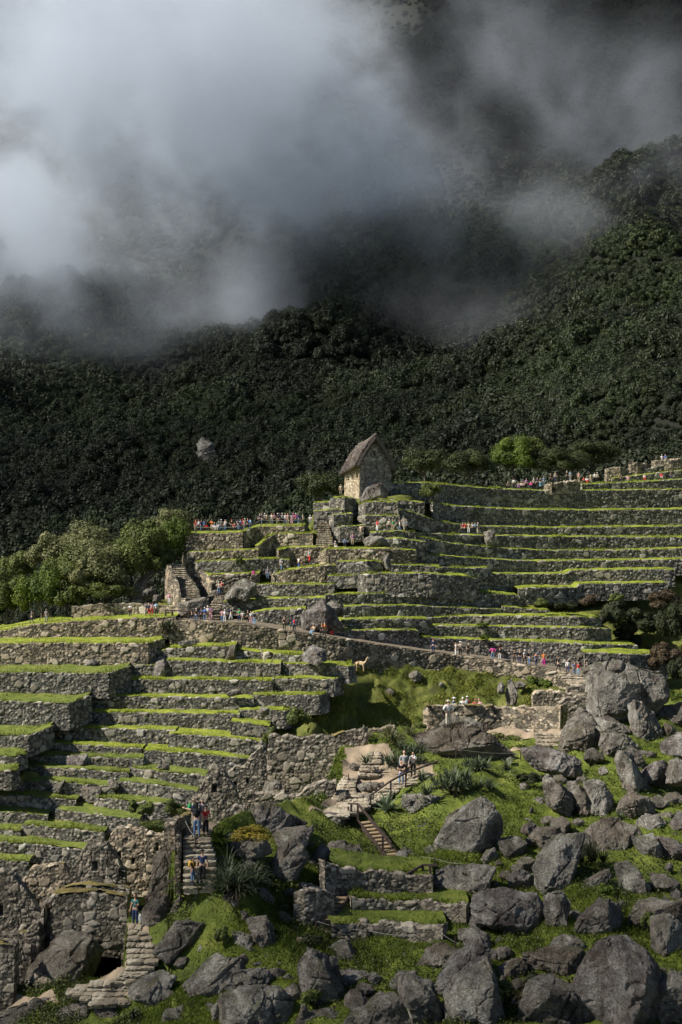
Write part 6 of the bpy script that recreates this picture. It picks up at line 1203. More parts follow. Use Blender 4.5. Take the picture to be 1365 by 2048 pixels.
def pose(kind):
    """joints in metres, facing -y, ground at 0"""
    J = dict(pel=(0, 0, .95), ch=(0, .0, 1.28), nk=(0, .01, 1.47), hd=(0, -.01, 1.62), shL=(.19, 0, 1.41), shR=(-.19, 0, 1.41), hpL=(.10, 0, .90), hpR=(-.10, 0, .90), knL=(.11, -.02, .49), knR=(-.11, -.02, .49), anL=(.12, .02, .08), anR=(-.12, .02, .08),
             elL=(.27, .02, 1.14), elR=(-.27, .02, 1.14), haL=(.28, -.08, .88), haR=(-.28, -.08, .88))
    if kind == 'walk': J.update(knL=(.10, -.16, .50), anL=(.10, -.20, .09), knR=(-.11, .06, .50), anR=(-.12, .26, .14), haL=(.27, .06, .90), haR=(-.27, -.18, .93), elR=(-.26, -.02, 1.15))
    if kind == 'hips': J.update(elL=(.40, .08, 1.18), haL=(.20, -.05, 1.0), elR=(-.40, .08, 1.18), haR=(-.20, -.05, 1.0))
    if kind == 'photo': J.update(elL=(.27, -.16, 1.22), haL=(.10, -.34, 1.46), elR=(-.27, -.16, 1.22), haR=(-.10, -.34, 1.46))
    if kind == 'phone': J.update(elL=(.25, -.05, 1.14), haL=(.06, -.24, 1.28), elR=(-.24, -.02, 1.13))
    if kind == 'point': J.update(elL=(.42, -.12, 1.38), haL=(.68, -.22, 1.42))
    if kind == 'fold': J.update(elL=(.26, -.06, 1.14), haL=(-.06, -.22, 1.16), elR=(-.26, -.06, 1.14), haR=(.08, -.20, 1.12))
    if kind == 'sit':
        for k in ('pel', 'ch', 'nk', 'hd', 'shL', 'shR', 'hpL', 'hpR', 'elL', 'elR', 'haL', 'haR'): x, y, z = J[k]; J[k] = (x, y, z-.50)
        J.update(knL=(.13, -.42, .52), knR=(-.13, -.42, .52), anL=(.13, -.48, .08), anR=(-.13, -.48, .08), haL=(.12, -.34, .60), haR=(-.12, -.34, .60), elL=(.27, -.10, .68), elR=(-.27, -.10, .68))
    return J
def lerp(a, b, t): return tuple(a[i]+(b[i]-a[i])*t for i in range(3))
BODY = {}
def make_body(kind, bot='long', top='short'):
    key = (kind, bot, top)
    if key in BODY: return BODY[key]
    J = pose(kind); lv = 1
    N = ['pel', 'ch', 'nk', 'hd']; V = [J['pel'], lerp(J['pel'], J['ch'], .5), J['ch'], J['nk'], lerp(J['nk'], J['hd'], .6)]; R = [(.135, .10), (.125, .095), (.15, .105), (.06, .06), (.075, .085)]; E = [(0, 1), (1, 2), (2, 3), (3, 4)]
    def chain(start, pts, rs):
        p = start
        for q, r in zip(pts, rs): V.append(q); R.append((r, r)); E.append((p, len(V)-1)); p = len(V)-1
    for s in 'LR':
        chain(2, [J['sh'+s], lerp(J['sh'+s], J['el'+s], .5), J['el'+s], lerp(J['el'+s], J['ha'+s], .5), J['ha'+s]], [.058, .048, .04, .036, .026])
        chain(0, [J['hp'+s], lerp(J['hp'+s], J['kn'+s], .5), J['kn'+s], lerp(J['kn'+s], J['an'+s], .45), J['an'+s]], [.09, .078, .058, .052, .036])
    bv, bf = skin(V, E, R, lv); parts = [(bv, bf)]
    # head with nose, brow, ears; face looks to -y
    hv, hf = [], []; nu, nv_ = 16, 12; hc = np.array(J['hd'])+np.array([0, -.005, .035])
    for j in range(nv_+1):
        t = math.pi*j/nv_
        for i in range(nu):
            a = 2*math.pi*i/nu; x = math.sin(t)*math.sin(a); y = -math.sin(t)*math.cos(a); z = math.cos(t); q = np.array([x*.078, y*.098, z*.118])
            if z < -.2: q[0] *= 1-.28*(-z-.2); 
            if y < -.5 and abs(x) < .25 and -.35 < z < .15: q[1] -= .024
            if y < -.5 and .15 < abs(x) < .55 and .0 < z < .3: q[1] += .010
            if abs(x) > .9 and abs(z) < .4: q[0] *= 1.14
            hv.append(hc+q)
    hf = [(j*nu+i, (j+1)*nu+i, (j+1)*nu+(i+1) % nu, j*nu+(i+1) % nu) for j in range(nv_) for i in range(nu)]; parts.append((np.array(hv), hf))
    for s, sg in (('L', 1), ('R', -1)):   # hands: palm, four fingers and a thumb
        h = Vector(J['ha'+s]); e = Vector(J['el'+s]); d = (h-e).normalized(); si = d.cross(Vector((0, 1, .2))).normalized(); cu = si.cross(d).normalized()
        parts.append(tube([h, h+d*.04, h+d*.09], [(.03), .038, .034], 8))
        for k, ln in enumerate((.068, .078, .072, .056)):
            b0 = h+d*.085+si*(.024-.016*k); parts.append(tube([b0, b0+d*ln*.5+cu*.006, b0+d*ln*.9+cu*.024], [.0095, .009, .007], 5))
        t0 = h+d*.03+si*.03*sg; parts.append(tube([t0, t0+si*.03*sg+d*.025, t0+si*.035*sg+d*.055+cu*.012], [.012, .011, .009], 5))
    bv, bf = merge(parts); body = mesh2('body', bv, bf, M['c_x'] if 'c_x' in M else newcol('skin', SK[0]), True)
    # eyes and mouth as dark/red facets in the body mesh would be below a pixel; small eye beads
    V, R, E = [J['pel'], lerp(J['pel'], J['ch'], .5), J['ch'], lerp(J['ch'], J['nk'], .7)], [(.152, .122), (.143, .115), (.168, .125), (.085, .08)], [(0, 1), (1, 2), (2, 3)]
    def chain2(V, R, E, start, pts, rs):
        p = start
        for q, r in zip(pts, rs): V.append(q); R.append((r, r)); E.append((p, len(V)-1)); p = len(V)-1
    for s in 'LR':
        pts = [J['sh'+s], lerp(J['sh'+s], J['el'+s], .6)]; rs = [.075, .066]
        if top == 'long': pts = [J['sh'+s], J['el'+s], lerp(J['el'+s], J['ha'+s], .45), lerp(J['el'+s], J['ha'+s], .9)]; rs = [.075, .058, .052, .042]
        chain2(V, R, E, 2, pts, rs)
    sv, sf = skin(V, E, R, lv); shirt = mesh2('top', sv, sf, None, True)
    V, R, E = [lerp(J['pel'], J['ch'], .12), J['pel']], [(.14, .112), (.15, .118)], [(0, 1)]
    for s in 'LR':
        pts = [J['hp'+s], lerp(J['hp'+s], J['kn'+s], .55), J['kn'+s], lerp(J['kn'+s], J['an'+s], .92)]; rs = [.105, .092, .074, .062]
        if bot == 'short': pts = pts[:2]+[lerp(J['hp'+s], J['kn'+s], .85)]; rs = rs[:2]+[.088]
        chain2(V, R, E, 1, pts, rs)
    tv, tf = skin(V, E, R, lv); tr = mesh2('trousers', tv, tf, None, True)
    sh = []
    for s in 'LR':
        a = Vector(J['an'+s]); sh.append(tube([a+Vector((0, .06, -.035)), a+Vector((0, -.02, -.035)), a+Vector((0, -.13, -.05)), a+Vector((0, -.18, -.055))], [.045, .052, .045, .025], 8))
    v, f = merge(sh); shoes = mesh2('shoes', v, f, None, True)
    BODY[key] = (J, body, shirt, tr, shoes, hc); return BODY[key]
def ell(c, r, n=12, m=8, zmin=-1.0, ymax=None):
    V = []; 
    for j in range(m+1):
        t = math.pi*j/m
        for i in range(n): a = 2*math.pi*i/n; V.append((c[0]+r[0]*math.sin(t)*math.sin(a), c[1]-r[1]*math.sin(t)*math.cos(a), c[2]+r[2]*max(zmin, math.cos(t))))
    return np.array(V), [(j*n+i, (j+1)*n+i, (j+1)*n+(i+1) % n, j*n+(i+1) % n) for j in range(m) for i in range(n)]
ACC = {}
def acc(kind, hc, k):
    key = (kind, k)
    if key in ACC: return ACC[key]
    c = tuple(hc)
    if kind == 'hair': v, f = ell((c[0], c[1]+.018, c[2]+.026), (.088, .098, .108), zmin=-.35)
    if kind == 'longhair': v, f = merge([ell((c[0], c[1]+.018, c[2]+.026), (.088, .098, .108), zmin=-.35), ell((c[0], c[1]+.075, c[2]-.10), (.085, .05, .17))])
    if kind == 'cap': v, f = merge([ell((c[0], c[1]+.005, c[2]+.045), (.094, .108, .095), zmin=-.05), ell((c[0], c[1]-.12, c[2]+.05), (.07, .075, .012))])
    if kind == 'hat': v, f = merge([ell((c[0], c[1], c[2]+.055), (.094, .105, .095), zmin=-.05), ell((c[0], c[1], c[2]+.05), (.19, .19, .014), 16)])
    if kind == 'bag': v, f = merge([ell((c[0], c[1]+.22, c[2]-.34), (.15, .11, .22)), ell((c[0], c[1]+.31, c[2]-.42), (.10, .05, .11))])
    if kind == 'strap': v, f = merge([tube([(c[0]+s*.10, c[1]+.12, c[2]-.16), (c[0]+s*.11, c[1]-.02, c[2]-.14), (c[0]+s*.12, c[1]-.135, c[2]-.26), (c[0]+s*.13, c[1]-.08, c[2]-.50)], .018, 5) for s in (-1, 1)])
    if kind == 'eye': v, f = merge([ell((c[0]+s*.029, c[1]-.086, c[2]+.012), (.012, .008, .007), 8, 5) for s in (-1, 1)]+[ell((c[0], c[1]-.088, c[2]-.058), (.022, .006, .006), 8, 5)])
    ACC[key] = mesh2(kind, v, f, None, True); return ACC[key]
def part(nm, me, par, m):
    o = bpy.data.objects.new(nm, me); C.objects.link(o); o.parent = par
    if not me.materials: me.materials.append(m)
    o.material_slots[0].link = 'OBJECT'; o.material_slots[0].material = m; return o
def person(label, loc, h=1.68, kind='stand', top='white', bot='navy', head='hair', hc_='brown', face=0., bag=None, ts='short', bs='long', group=None, near=False):
    J, body, shirt, tr, shoes, hc = make_body(kind, bs, ts); o = thing('person', label, 'person', loc, math.radians(face), group); s = h/1.74; o.scale = (s, s, s)
    ski = random.randrange(3); part('body', body, o, newcol('skin_%d' % ski, SK[ski])); part('top', shirt, o, newcol('cloth_'+top, COL[top])); part('shorts' if bs == 'short' else 'trousers', tr, o, newcol('cloth_'+bot, COL[bot]))
    part('shoes', shoes, o, newcol('shoe_'+random.choice(['black', 'grey', 'white'])[:5], (.08, .08, .09)))
    nm = {'hair': 'hair', 'longhair': 'hair', 'cap': 'cap', 'hat': 'hat'}[head]; hcol = {'brown': (.035, .02, .014), 'black': (.012, .01, .01), 'blond': (.30, .20, .09), 'grey': (.3, .3, .3)}
    part(nm, acc(head, hc, kind), o, newcol('hd_'+hc_, hcol.get(hc_, COL.get(hc_, (.1, .1, .1)))))
    if head in ('cap', 'hat') and near: part('hair', acc('hair', hc, kind), o, newcol('hd_black', hcol['black']))
    if near: part('eyes', acc('eye', hc, kind), o, newcol('eye_dark', (.05, .025, .02)))
    if bag: part('backpack', acc('bag', hc, kind), o, newcol('cloth_'+bag, COL[bag])); part('strap', acc('strap', hc, kind), o, newcol('cloth_'+bag, COL[bag]))
    return o
POSED = {'stand': 'standing', 'walk': 'walking', 'hips': 'hands on hips', 'photo': 'taking a photo', 'phone': 'holding a phone', 'point': 'one arm out', 'fold': 'arms folded', 'sit': 'sitting'}
ORD = ['first', 'second', 'third', 'fourth', 'fifth', 'sixth', 'seventh', 'eighth', 'ninth', 'tenth', 'eleventh', 'twelfth', 'thirteenth', 'fourteenth', 'fifteenth', 'sixteenth', 'seventeenth', 'eighteenth', 'nineteenth', 'twentieth']
def crowd(where, group, lst, Df, dz=0.):
    """lst: (px, py_foot, h_px, pose, top, bottom, head, headcolour, face, bag)"""
    lst = sorted(lst, key=lambda a: a[0])
    for i, q in enumerate(lst):
        x, y, h, k, t, b, hd, hcl, fc = q[:9]; bag = q[9] if len(q) > 9 else None
        D = Df(x, y) if callable(Df) else Df; H = h/PPM(D)*(1.28 if k == 'sit' else 1); H = min(max(H, 1.45), 1.9) if D > 150 else min(max(H, 1.1), 1.95)
        loc = P(x, y, D)+np.array([0, 0, dz]); lab = f"{t} top, {b} {'shorts' if b == 'x' else 'trousers'}, {POSED[k]}, {ORD[i]} from left {where}" if len(lst) > 1 else f"{t} top, {b} trousers, {POSED[k]}, {where}"
        person(lab, loc, H, k, t, b, hd, hcl, fc, bag, 'long' if (x*7+i) % 3 == 0 else 'short', group=group, near=D < 160)
c = crowd
c('on the lower lookout rim', 'visitors on the lookout rim', [(392, 1063, 19, 'stand', 'red', 'tan', 'cap', 'red', 20), (398, 1062, 17, 'stand', 'white', 'black', 'hair', 'black', 0), (403, 1062, 17, 'phone', 'navy', 'denim', 'hair', 'brown', 40), (408, 1062, 19, 'stand', 'blue', 'black', 'cap', 'black', -60, 'navy'),
   (413, 1062, 13, 'sit', 'red', 'black', 'hair', 'black', 0), (424, 1062, 16, 'photo', 'orange', 'tan', 'longhair', 'blond', -20), (429, 1062, 12, 'sit', 'white', 'grey', 'hat', 'beige', 30), (434, 1062, 12, 'sit', 'white', 'beige', 'hair', 'black', 0), (438, 1062, 18, 'stand', 'teal', 'denim', 'cap', 'teal', 160),
   (443, 1062, 20, 'stand', 'grey', 'denim', 'hat', 'white', 10), (451, 1062, 18, 'phone', 'white', 'denim', 'hair', 'black', 0), (464, 1062, 18, 'hips', 'black', 'black', 'cap', 'red', 0), (469, 1062, 14, 'sit', 'red', 'black', 'hair', 'black', 20), (477, 1061, 19, 'stand', 'white', 'denim', 'hair', 'black', 170, 'black'),
   (482, 1061, 18, 'stand', 'blue', 'navy', 'cap', 'black', 0), (486, 1061, 15, 'stand', 'red', 'black', 'cap', 'red', 0), (490, 1060, 20, 'photo', 'white', 'grey', 'hat', 'white', 30), (496, 1060, 17, 'stand', 'black', 'black', 'hair', 'black', 0), (501, 1060, 20, 'stand', 'blue', 'denim', 'hair', 'brown', 200, 'sky')], 281.3)
c('on the upper lookout rim', 'visitors on the lookout rim', [(520, 1049, 20, 'stand', 'navy', 'black', 'hair', 'black', 0), (524, 1049, 19, 'stand', 'black', 'denim', 'cap', 'black', 90), (530, 1049, 20, 'stand', 'grey', 'black', 'hat', 'white', 10), (534, 1049, 20, 'stand', 'beige', 'black', 'hair', 'black', 180, 'khaki'),
   (544, 1049, 18, 'photo', 'white', 'grey', 'hair', 'black', 0), (549, 1049, 19, 'stand', 'rose', 'black', 'longhair', 'brown', 20), (556, 1049, 20, 'stand', 'black', 'tan', 'hat', 'white', 0), (560, 1049, 20, 'walk', 'navy', 'black', 'hair', 'black', 70), (565, 1049, 17, 'stand', 'grey', 'black', 'cap', 'white', 0),
   (571, 1049, 19, 'hips', 'white', 'denim', 'hair', 'black', 0), (576, 1049, 20, 'phone', 'rose', 'tan', 'hair', 'brown', 0), (584, 1049, 18, 'stand', 'grey', 'rose', 'longhair', 'black', 160), (587, 1049, 19, 'stand', 'pink', 'black', 'cap', 'pink', 0), (592, 1049, 20, 'photo', 'magenta', 'navy', 'hat', 'white', 20),
   (598, 1049, 20, 'stand', 'blue', 'denim', 'hair', 'black', 190, 'black'), (606, 1049, 20, 'stand', 'khaki', 'black', 'hair', 'black', 90), (621, 1046, 12, 'sit', 'white', 'grey', 'cap', 'white', 0)], 287)
c('on the middle stair', 'climbing visitors', [(508, 1162, 20, 'walk', 'magenta', 'black', 'longhair', 'black', 180), (536, 1158, 24, 'stand', 'grey', 'denim', 'cap', 'grey', 0, 'navy'), (563, 1142, 20, 'walk', 'white', 'denim', 'cap', 'white', 150, 'grey'), (598, 1137, 19, 'walk', 'white', 'blue', 'hair', 'black', 120), (619, 1125, 25, 'walk', 'grey', 'red', 'cap', 'grey', 150),
   (671, 1099, 17, 'sit', 'white', 'white', 'hat', 'white', 40), (690, 1091, 17, 'sit', 'denim', 'navy', 'cap', 'black', 0), (706, 1090, 23, 'hips', 'purple', 'tan', 'longhair', 'brown', 0), (722, 1072, 17, 'point', 'beige', 'khaki', 'hat', 'beige', -30)], lambda x, y: 270.5+(x-508)/214*12)
c('by the hut', 'x', [(682, 990, 17, 'stand', 'beige', 'khaki', 'hair', 'black', 0)], 292.5)
c('by the split stone', 'visitors by the split stone', [(755, 1063, 20, 'hips', 'red', 'white', 'cap', 'red', -60), (779, 1061, 20, 'stand', 'beige', 'black', 'cap', 'white', 0), (786, 1062, 21, 'stand', 'green', 'tan', 'longhair', 'blond', 0), (800, 1063, 20, 'walk', 'white', 'denim', 'cap', 'black', 90), (815, 1063, 24, 'stand', 'grey', 'black', 'longhair', 'brown', 200)], 282.6)
c('by the white block', 'group by the white block', [(926, 1067, 20, 'stand', 'maroon', 'black', 'longhair', 'black', 0), (931, 1067, 20, 'stand', 'red', 'black', 'hair', 'black', 10), (938, 1067, 23, 'stand', 'beige', 'white', 'hair', 'brown', 0), (945, 1067, 19, 'fold', 'grey', 'black', 'hair', 'black', -20), (950, 1067, 20, 'photo', 'sky', 'black', 'hair', 'black', 0), (956, 1068, 22, 'stand', 'white', 'beige', 'cap', 'white', 60, 'black')], 294.5)
c('beside the low hut', 'visitors on the topmost terrace', [(1016, 977, 10, 'sit', 'black', 'black', 'hair', 'black', 0), (1028, 976, 14, 'stand', 'white', 'black', 'hair', 'black', 180), (1037, 977, 12, 'sit', 'grey', 'purple', 'hair', 'black', 0), (1043, 977, 10, 'sit', 'white', 'black', 'hat', 'beige', 0), (1047, 977, 12, 'sit', 'rose', 'black', 'hair', 'black', 0), (1053, 976, 14, 'stand', 'purple', 'black', 'longhair', 'black', 0),
   (1062, 976, 12, 'sit', 'magenta', 'black', 'hair', 'black', 0), (1068, 975, 16, 'stand', 'grey', 'black', 'cap', 'white', 0), (1075, 974, 17, 'stand', 'navy', 'black', 'hair', 'black', 0), (1081, 974, 19, 'stand', 'black', 'sky', 'hair', 'black', 180), (1088, 972, 17, 'stand', 'denim', 'denim', 'cap', 'blue', 0), (1102, 966, 14, 'stand', 'black', 'black', 'hair', 'black', 0), (1111, 963, 15, 'stand', 'grey', 'navy', 'hat', 'beige', 0)], 336)
c('right of the low hut', 'visitors on the topmost terrace', [(1134, 961, 12, 'stand', 'black', 'black', 'cap', 'white', 0), (1141, 961, 12, 'stand', 'sky', 'grey', 'hair', 'black', 0), (1158, 963, 14, 'stand', 'rose', 'tan', 'hair', 'brown', 0), (1168, 967, 10, 'sit', 'red', 'black', 'hair', 'black', 0), (1174, 967, 9, 'sit', 'white', 'red', 'hair', 'black', 0), (1163, 976, 12, 'sit', 'black', 'black', 'hair', 'black', -30), (1182, 966, 19, 'stand', 'khaki', 'tan', 'hair', 'black', 180, 'khaki'),
   (1190, 964, 17, 'stand', 'white', 'black', 'hair', 'black', 0), (1195, 964, 17, 'stand', 'beige', 'black', 'cap', 'white', 0)], 341)
c('on the highest terrace', 'visitors resting on the highest terrace', [(1243, 963, 8, 'sit', 'navy', 'black', 'hair', 'black', 0), (1256, 963, 8, 'sit', 'rose', 'tan', 'hair', 'black', 0), (1289, 961, 9, 'sit', 'white', 'red', 'cap', 'white', 0), (1323, 958, 9, 'sit', 'red', 'rose', 'hair', 'black', 0), (1342, 957, 9, 'sit', 'black', 'navy', 'hair', 'black', 0)], 343)
c('above the roofless blocks', 'visitors above the roofless blocks', [(1324, 922, 9, 'sit', 'white', 'grey', 'cap', 'white', 0), (1331, 921, 11, 'sit', 'blue', 'grey', 'hair', 'black', 0)], 358)
c('on the left promenade', 'visitors on the left promenade', [(64, 1247, 18, 'walk', 'denim', 'navy', 'cap', 'navy', -90, 'brown'), (93, 1244, 12, 'stand', 'grey', 'grey', 'hair', 'grey', 0), (261, 1233, 18, 'fold', 'white', 'black', 'cap', 'white', 0), (292, 1231, 18, 'stand', 'denim', 'navy', 'hair', 'black', 90), (298, 1231, 17, 'stand', 'navy', 'red', 'hair', 'black', 0), (304, 1230, 19, 'stand', 'rose', 'red', 'longhair', 'brown', 180), (313, 1230, 19, 'stand', 'white', 'black', 'hair', 'black', 180, 'sky')], 252)
c('beside the tall leaning side wall', 'x', [(339, 1210, 25, 'phone', 'rose', 'white', 'hat', 'beige', 0)], 259)
c('seen at the top of the rough steps', 'x', [(316, 1142, 13, 'walk', 'rose', 'denim', 'hair', 'brown', 180)], 274)
c('on the lower stone flight', 'visitors on the lower stone flight', [(438, 1188, 24, 'hips', 'beige', 'denim', 'cap', 'white', 180), (444, 1187, 20, 'walk', 'red', 'black', 'hair', 'black', 0)], 261)
c('in the stair-foot crowd', 'crowd at the foot of the stone flight', [(384, 1242, 12, 'sit', 'black', 'grey', 'hair', 'black', 0), (393, 1243, 26, 'stand', 'black', 'denim', 'cap', 'white', 180), (403, 1242, 17, 'stand', 'navy', 'black', 'hair', 'black', 0), (410, 1243, 28, 'hips', 'blue', 'denim', 'cap', 'white', 180, 'blue'), (416, 1240, 28, 'stand', 'white', 'tan', 'cap', 'white', 0), (422, 1242, 30, 'fold', 'purple', 'rose', 'hat', 'black', 0),
   (445, 1244, 24, 'stand', 'rose', 'denim', 'hair', 'black', 180), (450, 1245, 24, 'stand', 'white', 'white', 'hat', 'white', 180, 'white'), (462, 1240, 22, 'walk', 'navy', 'white', 'hair', 'black', 90, 'navy'), (479, 1243, 22, 'stand', 'green', 'navy', 'cap', 'green', 0), (486, 1247, 24, 'stand', 'white', 'khaki', 'hair', 'black', 190), (496, 1246, 24, 'stand', 'black', 'black', 'hair', 'black', 0), (502, 1248, 22, 'stand', 'white', 'rose', 'longhair', 'black', 0), (509, 1250, 26, 'stand', 'navy', 'sky', 'hair', 'black', 180, 'black')], lambda x, y: 251)
c('by the huge tilted rock', 'visitors by the huge tilted rock', [(569, 1260, 27, 'photo', 'black', 'black', 'longhair', 'black', 0), (582, 1262, 15, 'sit', 'teal', 'tan', 'hair', 'black', 0), (589, 1262, 25, 'stand', 'blue', 'navy', 'cap', 'blue', 180, 'red'), (628, 1270, 24, 'sit', 'tan', 'sky', 'cap', 'tan', -40), (644, 1271, 26, 'sit', 'black', 'black', 'longhair', 'blond', 0), (650, 1273, 28, 'stand', 'orange', 'tan', 'longhair', 'brown', 20)], lambda x, y: 251.5+(x-569)*.012)
c('in the path queue', 'queue of visitors on the long path', [(867, 1306, 29, 'stand', 'navy', 'navy', 'cap', 'maroon', -20, 'black'), (912, 1312, 27, 'stand', 'white', 'white', 'hair', 'black', -90, 'tan'), (921, 1313, 30, 'photo', 'beige', 'black', 'hat', 'white', 0), (937, 1313, 28, 'phone', 'black', 'black', 'hair', 'black', 20), (986, 1319, 27, 'hips', 'pink', 'denim', 'longhair', 'black', 180), (1000, 1320, 22, 'stand', 'black', 'white', 'cap', 'red', 0),
   (1029, 1326, 26, 'fold', 'black', 'black', 'hair', 'black', 0), (1040, 1329, 30, 'hips', 'black', 'navy', 'hair', 'brown', 0), (1050, 1330, 30, 'walk', 'white', 'black', 'cap', 'white', 40), (1059, 1332, 32, 'stand', 'black', 'denim', 'hair', 'grey', 100, 'black'), (1073, 1332, 26, 'stand', 'denim', 'navy', 'cap', 'blue', 30, 'orange'), (1088, 1333, 29, 'stand', 'orange', 'magenta', 'longhair', 'black', 0)], lambda x, y: np.interp(x, [850, 930, 1000, 1100], [259, 260.5, 260.2, 258]))
c('at the queue\'s end', 'queue of visitors on the long path', [(1117, 1343, 30, 'walk', 'black', 'black', 'hair', 'black', 60, 'black'), (1136, 1347, 27, 'walk', 'white', 'navy', 'hair', 'black', 0), (1149, 1351, 28, 'stand', 'denim', 'denim', 'hair', 'black', 20), (1157, 1351, 26, 'stand', 'red', 'sky', 'hair', 'black', 0), (1174, 1351, 27, 'stand', 'black', 'black', 'hair', 'black', -30, 'grey')], 252.5)
c('sun hat, on the low rock', 'x', [(897, 1452, 51, 'hips', 'white', 'beige', 'hat', 'beige', 200)], 140.5)
c('behind the golden wall', 'heads behind the golden wall', [(908, 1436, 33, 'stand', 'denim', 'grey', 'hat', 'white', 60), (926, 1436, 31, 'stand', 'white', 'grey', 'cap', 'white', 0), (935, 1440, 47, 'stand', 'maroon', 'navy', 'cap', 'white', 160, 'grey'), (951, 1438, 38, 'stand', 'red', 'black', 'hair', 'brown', 20), (959, 1438, 36, 'stand', 'rose', 'black', 'hair', 'brown', -30)], 156)
nd = lambda x, y: near_D(x, y)-.6
ns = lambda x, y: near_D(x, y)-1.7
c('of the stairside trio', 'trio beside the spiky thicket', [(809, 1558, 57, 'stand', 'grey', 'black', 'hair', 'black', 0), (803, 1570, 49, 'fold', 'black', 'denim', 'longhair', 'brown', 0), (827, 1554, 50, 'phone', 'white', 'black', 'hair', 'black', -10, 'white')], ns)
c('on the left landing', 'foursome on the left landing', [(387, 1660, 61, 'stand', 'navy', 'khaki', 'cap', 'tan', 90, 'green'), (405, 1655, 56, 'hips', 'grey', 'grey', 'longhair', 'brown', 0, 'navy'), (394, 1676, 70, 'point', 'black', 'denim', 'longhair', 'black', 170, 'black'), (412, 1670, 58, 'fold', 'red', 'black', 'cap', 'black', 40)], nd)
c('of the left-flight pair', 'pair coming down the left flight', [(405, 1765, 65, 'stand', 'navy', 'black', 'hat', 'brown', 0), (386, 1768, 52, 'phone', 'black', 'denim', 'longhair', 'black', 60, 'yellow')], ns)
c('at the head of the cave stair', 'x', [(271, 1852, 64, 'phone', 'teal', 'navy', 'hair', 'black', -30)], nd)
b = P(281, 1836, near_D(271, 1852)-.7); V, Fc = ell((0, 0, 0), (.10, .05, .20)); q = ob('plastic_bag', mesh2('plastic_bag', V+.02*fbm(V*9, 2, 3)[:, None], Fc, newcol('plastic', (.6, .62, .62)), True), None, loc=tuple(b), label='pale plastic bag in the hand of the man in the teal shirt', category='bag')
b = P(1015, 1324, 259.8); V, Fc = ell((0, 0, .12), (.45, .2, .14)); q = ob('backpack', mesh2('backpack', V+.03*fbm(V*6, 2, 3)[:, None], Fc, newcol('cloth_black', COL['black']), True), None, loc=tuple(b), label='black backpack left lying on the path in the queue', category='backpack')
b = P(661, 1270, 253); V, Fc = ell((0, 0, .3), (.16, .12, .3)); q = ob('backpack', mesh2('backpack', V+.02*fbm(V*6, 2, 3)[:, None], Fc, newcol('cloth_red', COL['red']), True), None, loc=tuple(b), label='red backpack leaning beside the woman in the orange top', category='backpack')
q.rotation_euler = (0, .6, 0)
# ------------------------------------------------------------------ llamas
def llama(label, loc, face, grazing, coat, dark):
    o = thing('llama', label, 'llama', loc, math.radians(face))
    V = [(0, 0, .95), (.35, 0, .98), (-.38, 0, .97), (-.50, 0, 1.0)]; R = [(.20, .23), (.17, .22), (.17, .21), (.10, .12)]; E = [(0, 1), (0, 2), (2, 3)]   # x+ rump, x- chest; head towards -x
    nk = [(-.62, 0, 1.12), (-.72, 0, 1.34), (-.78, 0, 1.52), (-.86, 0, 1.58), (-.98, 0, 1.54), (-1.04, 0, 1.52)] if not grazing else [(-.66, 0, .98), (-.82, 0, .78), (-.92, 0, .58), (-1.0, 0, .50), (-1.08, 0, .40), (-1.11, 0, .36)]
    p = 3
    for q, r in zip(nk, (.10, .08, .07, .078, .05, .04)): V.append(q); R.append((r, r)); E.append((p, len(V)-1)); p = len(V)-1
    for x, s in ((-.38, 1), (-.38, -1), (.38, 1), (.38, -1)):
        st = 2 if x < 0 else 1; p = st
        pts = [(x, s*.11, .72), (x-.03, s*.12, .42), (x-.01, s*.12, .10), (x-.03, s*.12, .03)] if x < 0 else [(x+.04, s*.12, .72), (x-.03, s*.12, .52), (x+.10, s*.12, .36), (x+.07, s*.12, .04)]
        for q, r in zip(pts, (.09, .055, .038, .045)): V.append(q); R.append((r, r)); E.append((p, len(V)-1)); p = len(V)-1
    V.append((.52, 0, .98)); R.append((.06, .06)); E.append((1, len(V)-1)); V.append((.58, 0, .80)); R.append((.05, .05)); E.append((len(V)-2, len(V)-1))
    v, f = skin(V, E, R, 2); hx = np.array(nk[3]); pr = [(v, f)]
    for s in (1, -1): pr.append(tube([tuple(hx+[0, s*.04, .05]), tuple(hx+[.02, s*.06, .13]), tuple(hx+[.01, s*.05, .20])], [.022, .02, .006], 6))
    v, f = merge(pr); v = v+.012*fbm(v*14, 2, 5)[:, None]
    m, n, l, b_ = newmat('llama_coat', .95); tc = n.new('ShaderNodeTexCoord').outputs['Object']; sx = n.new('ShaderNodeSeparateXYZ'); l.new(tc, sx.inputs[0])
    k = mth(n, l, 'ADD', sx.outputs[0], mth(n, l, 'MULTIPLY', noise(n, l, 3, 3, .6, tc), .5)); l.new(ramp(n, l, mth(n, l, 'ADD', mth(n, l, 'MULTIPLY', k, .5), .5), dark), b_.inputs['Base Color']); ob('body', mesh2('body', v, f, m, True), o)
llama('white and dark brown llama standing on the second ledge', P(536, 1325, 239.2), 8, False, None, [(.0, (.5, .44, .34)), (.62, (.55, .50, .40)), (.72, (.05, .035, .028)), (1, (.07, .05, .04))])
llama('tan llama with a white belly at the top of the weedy bank', P(721, 1343, 250), 165, False, None, [(0, (.50, .36, .20)), (.5, (.58, .44, .27)), (1, (.45, .30, .16))])
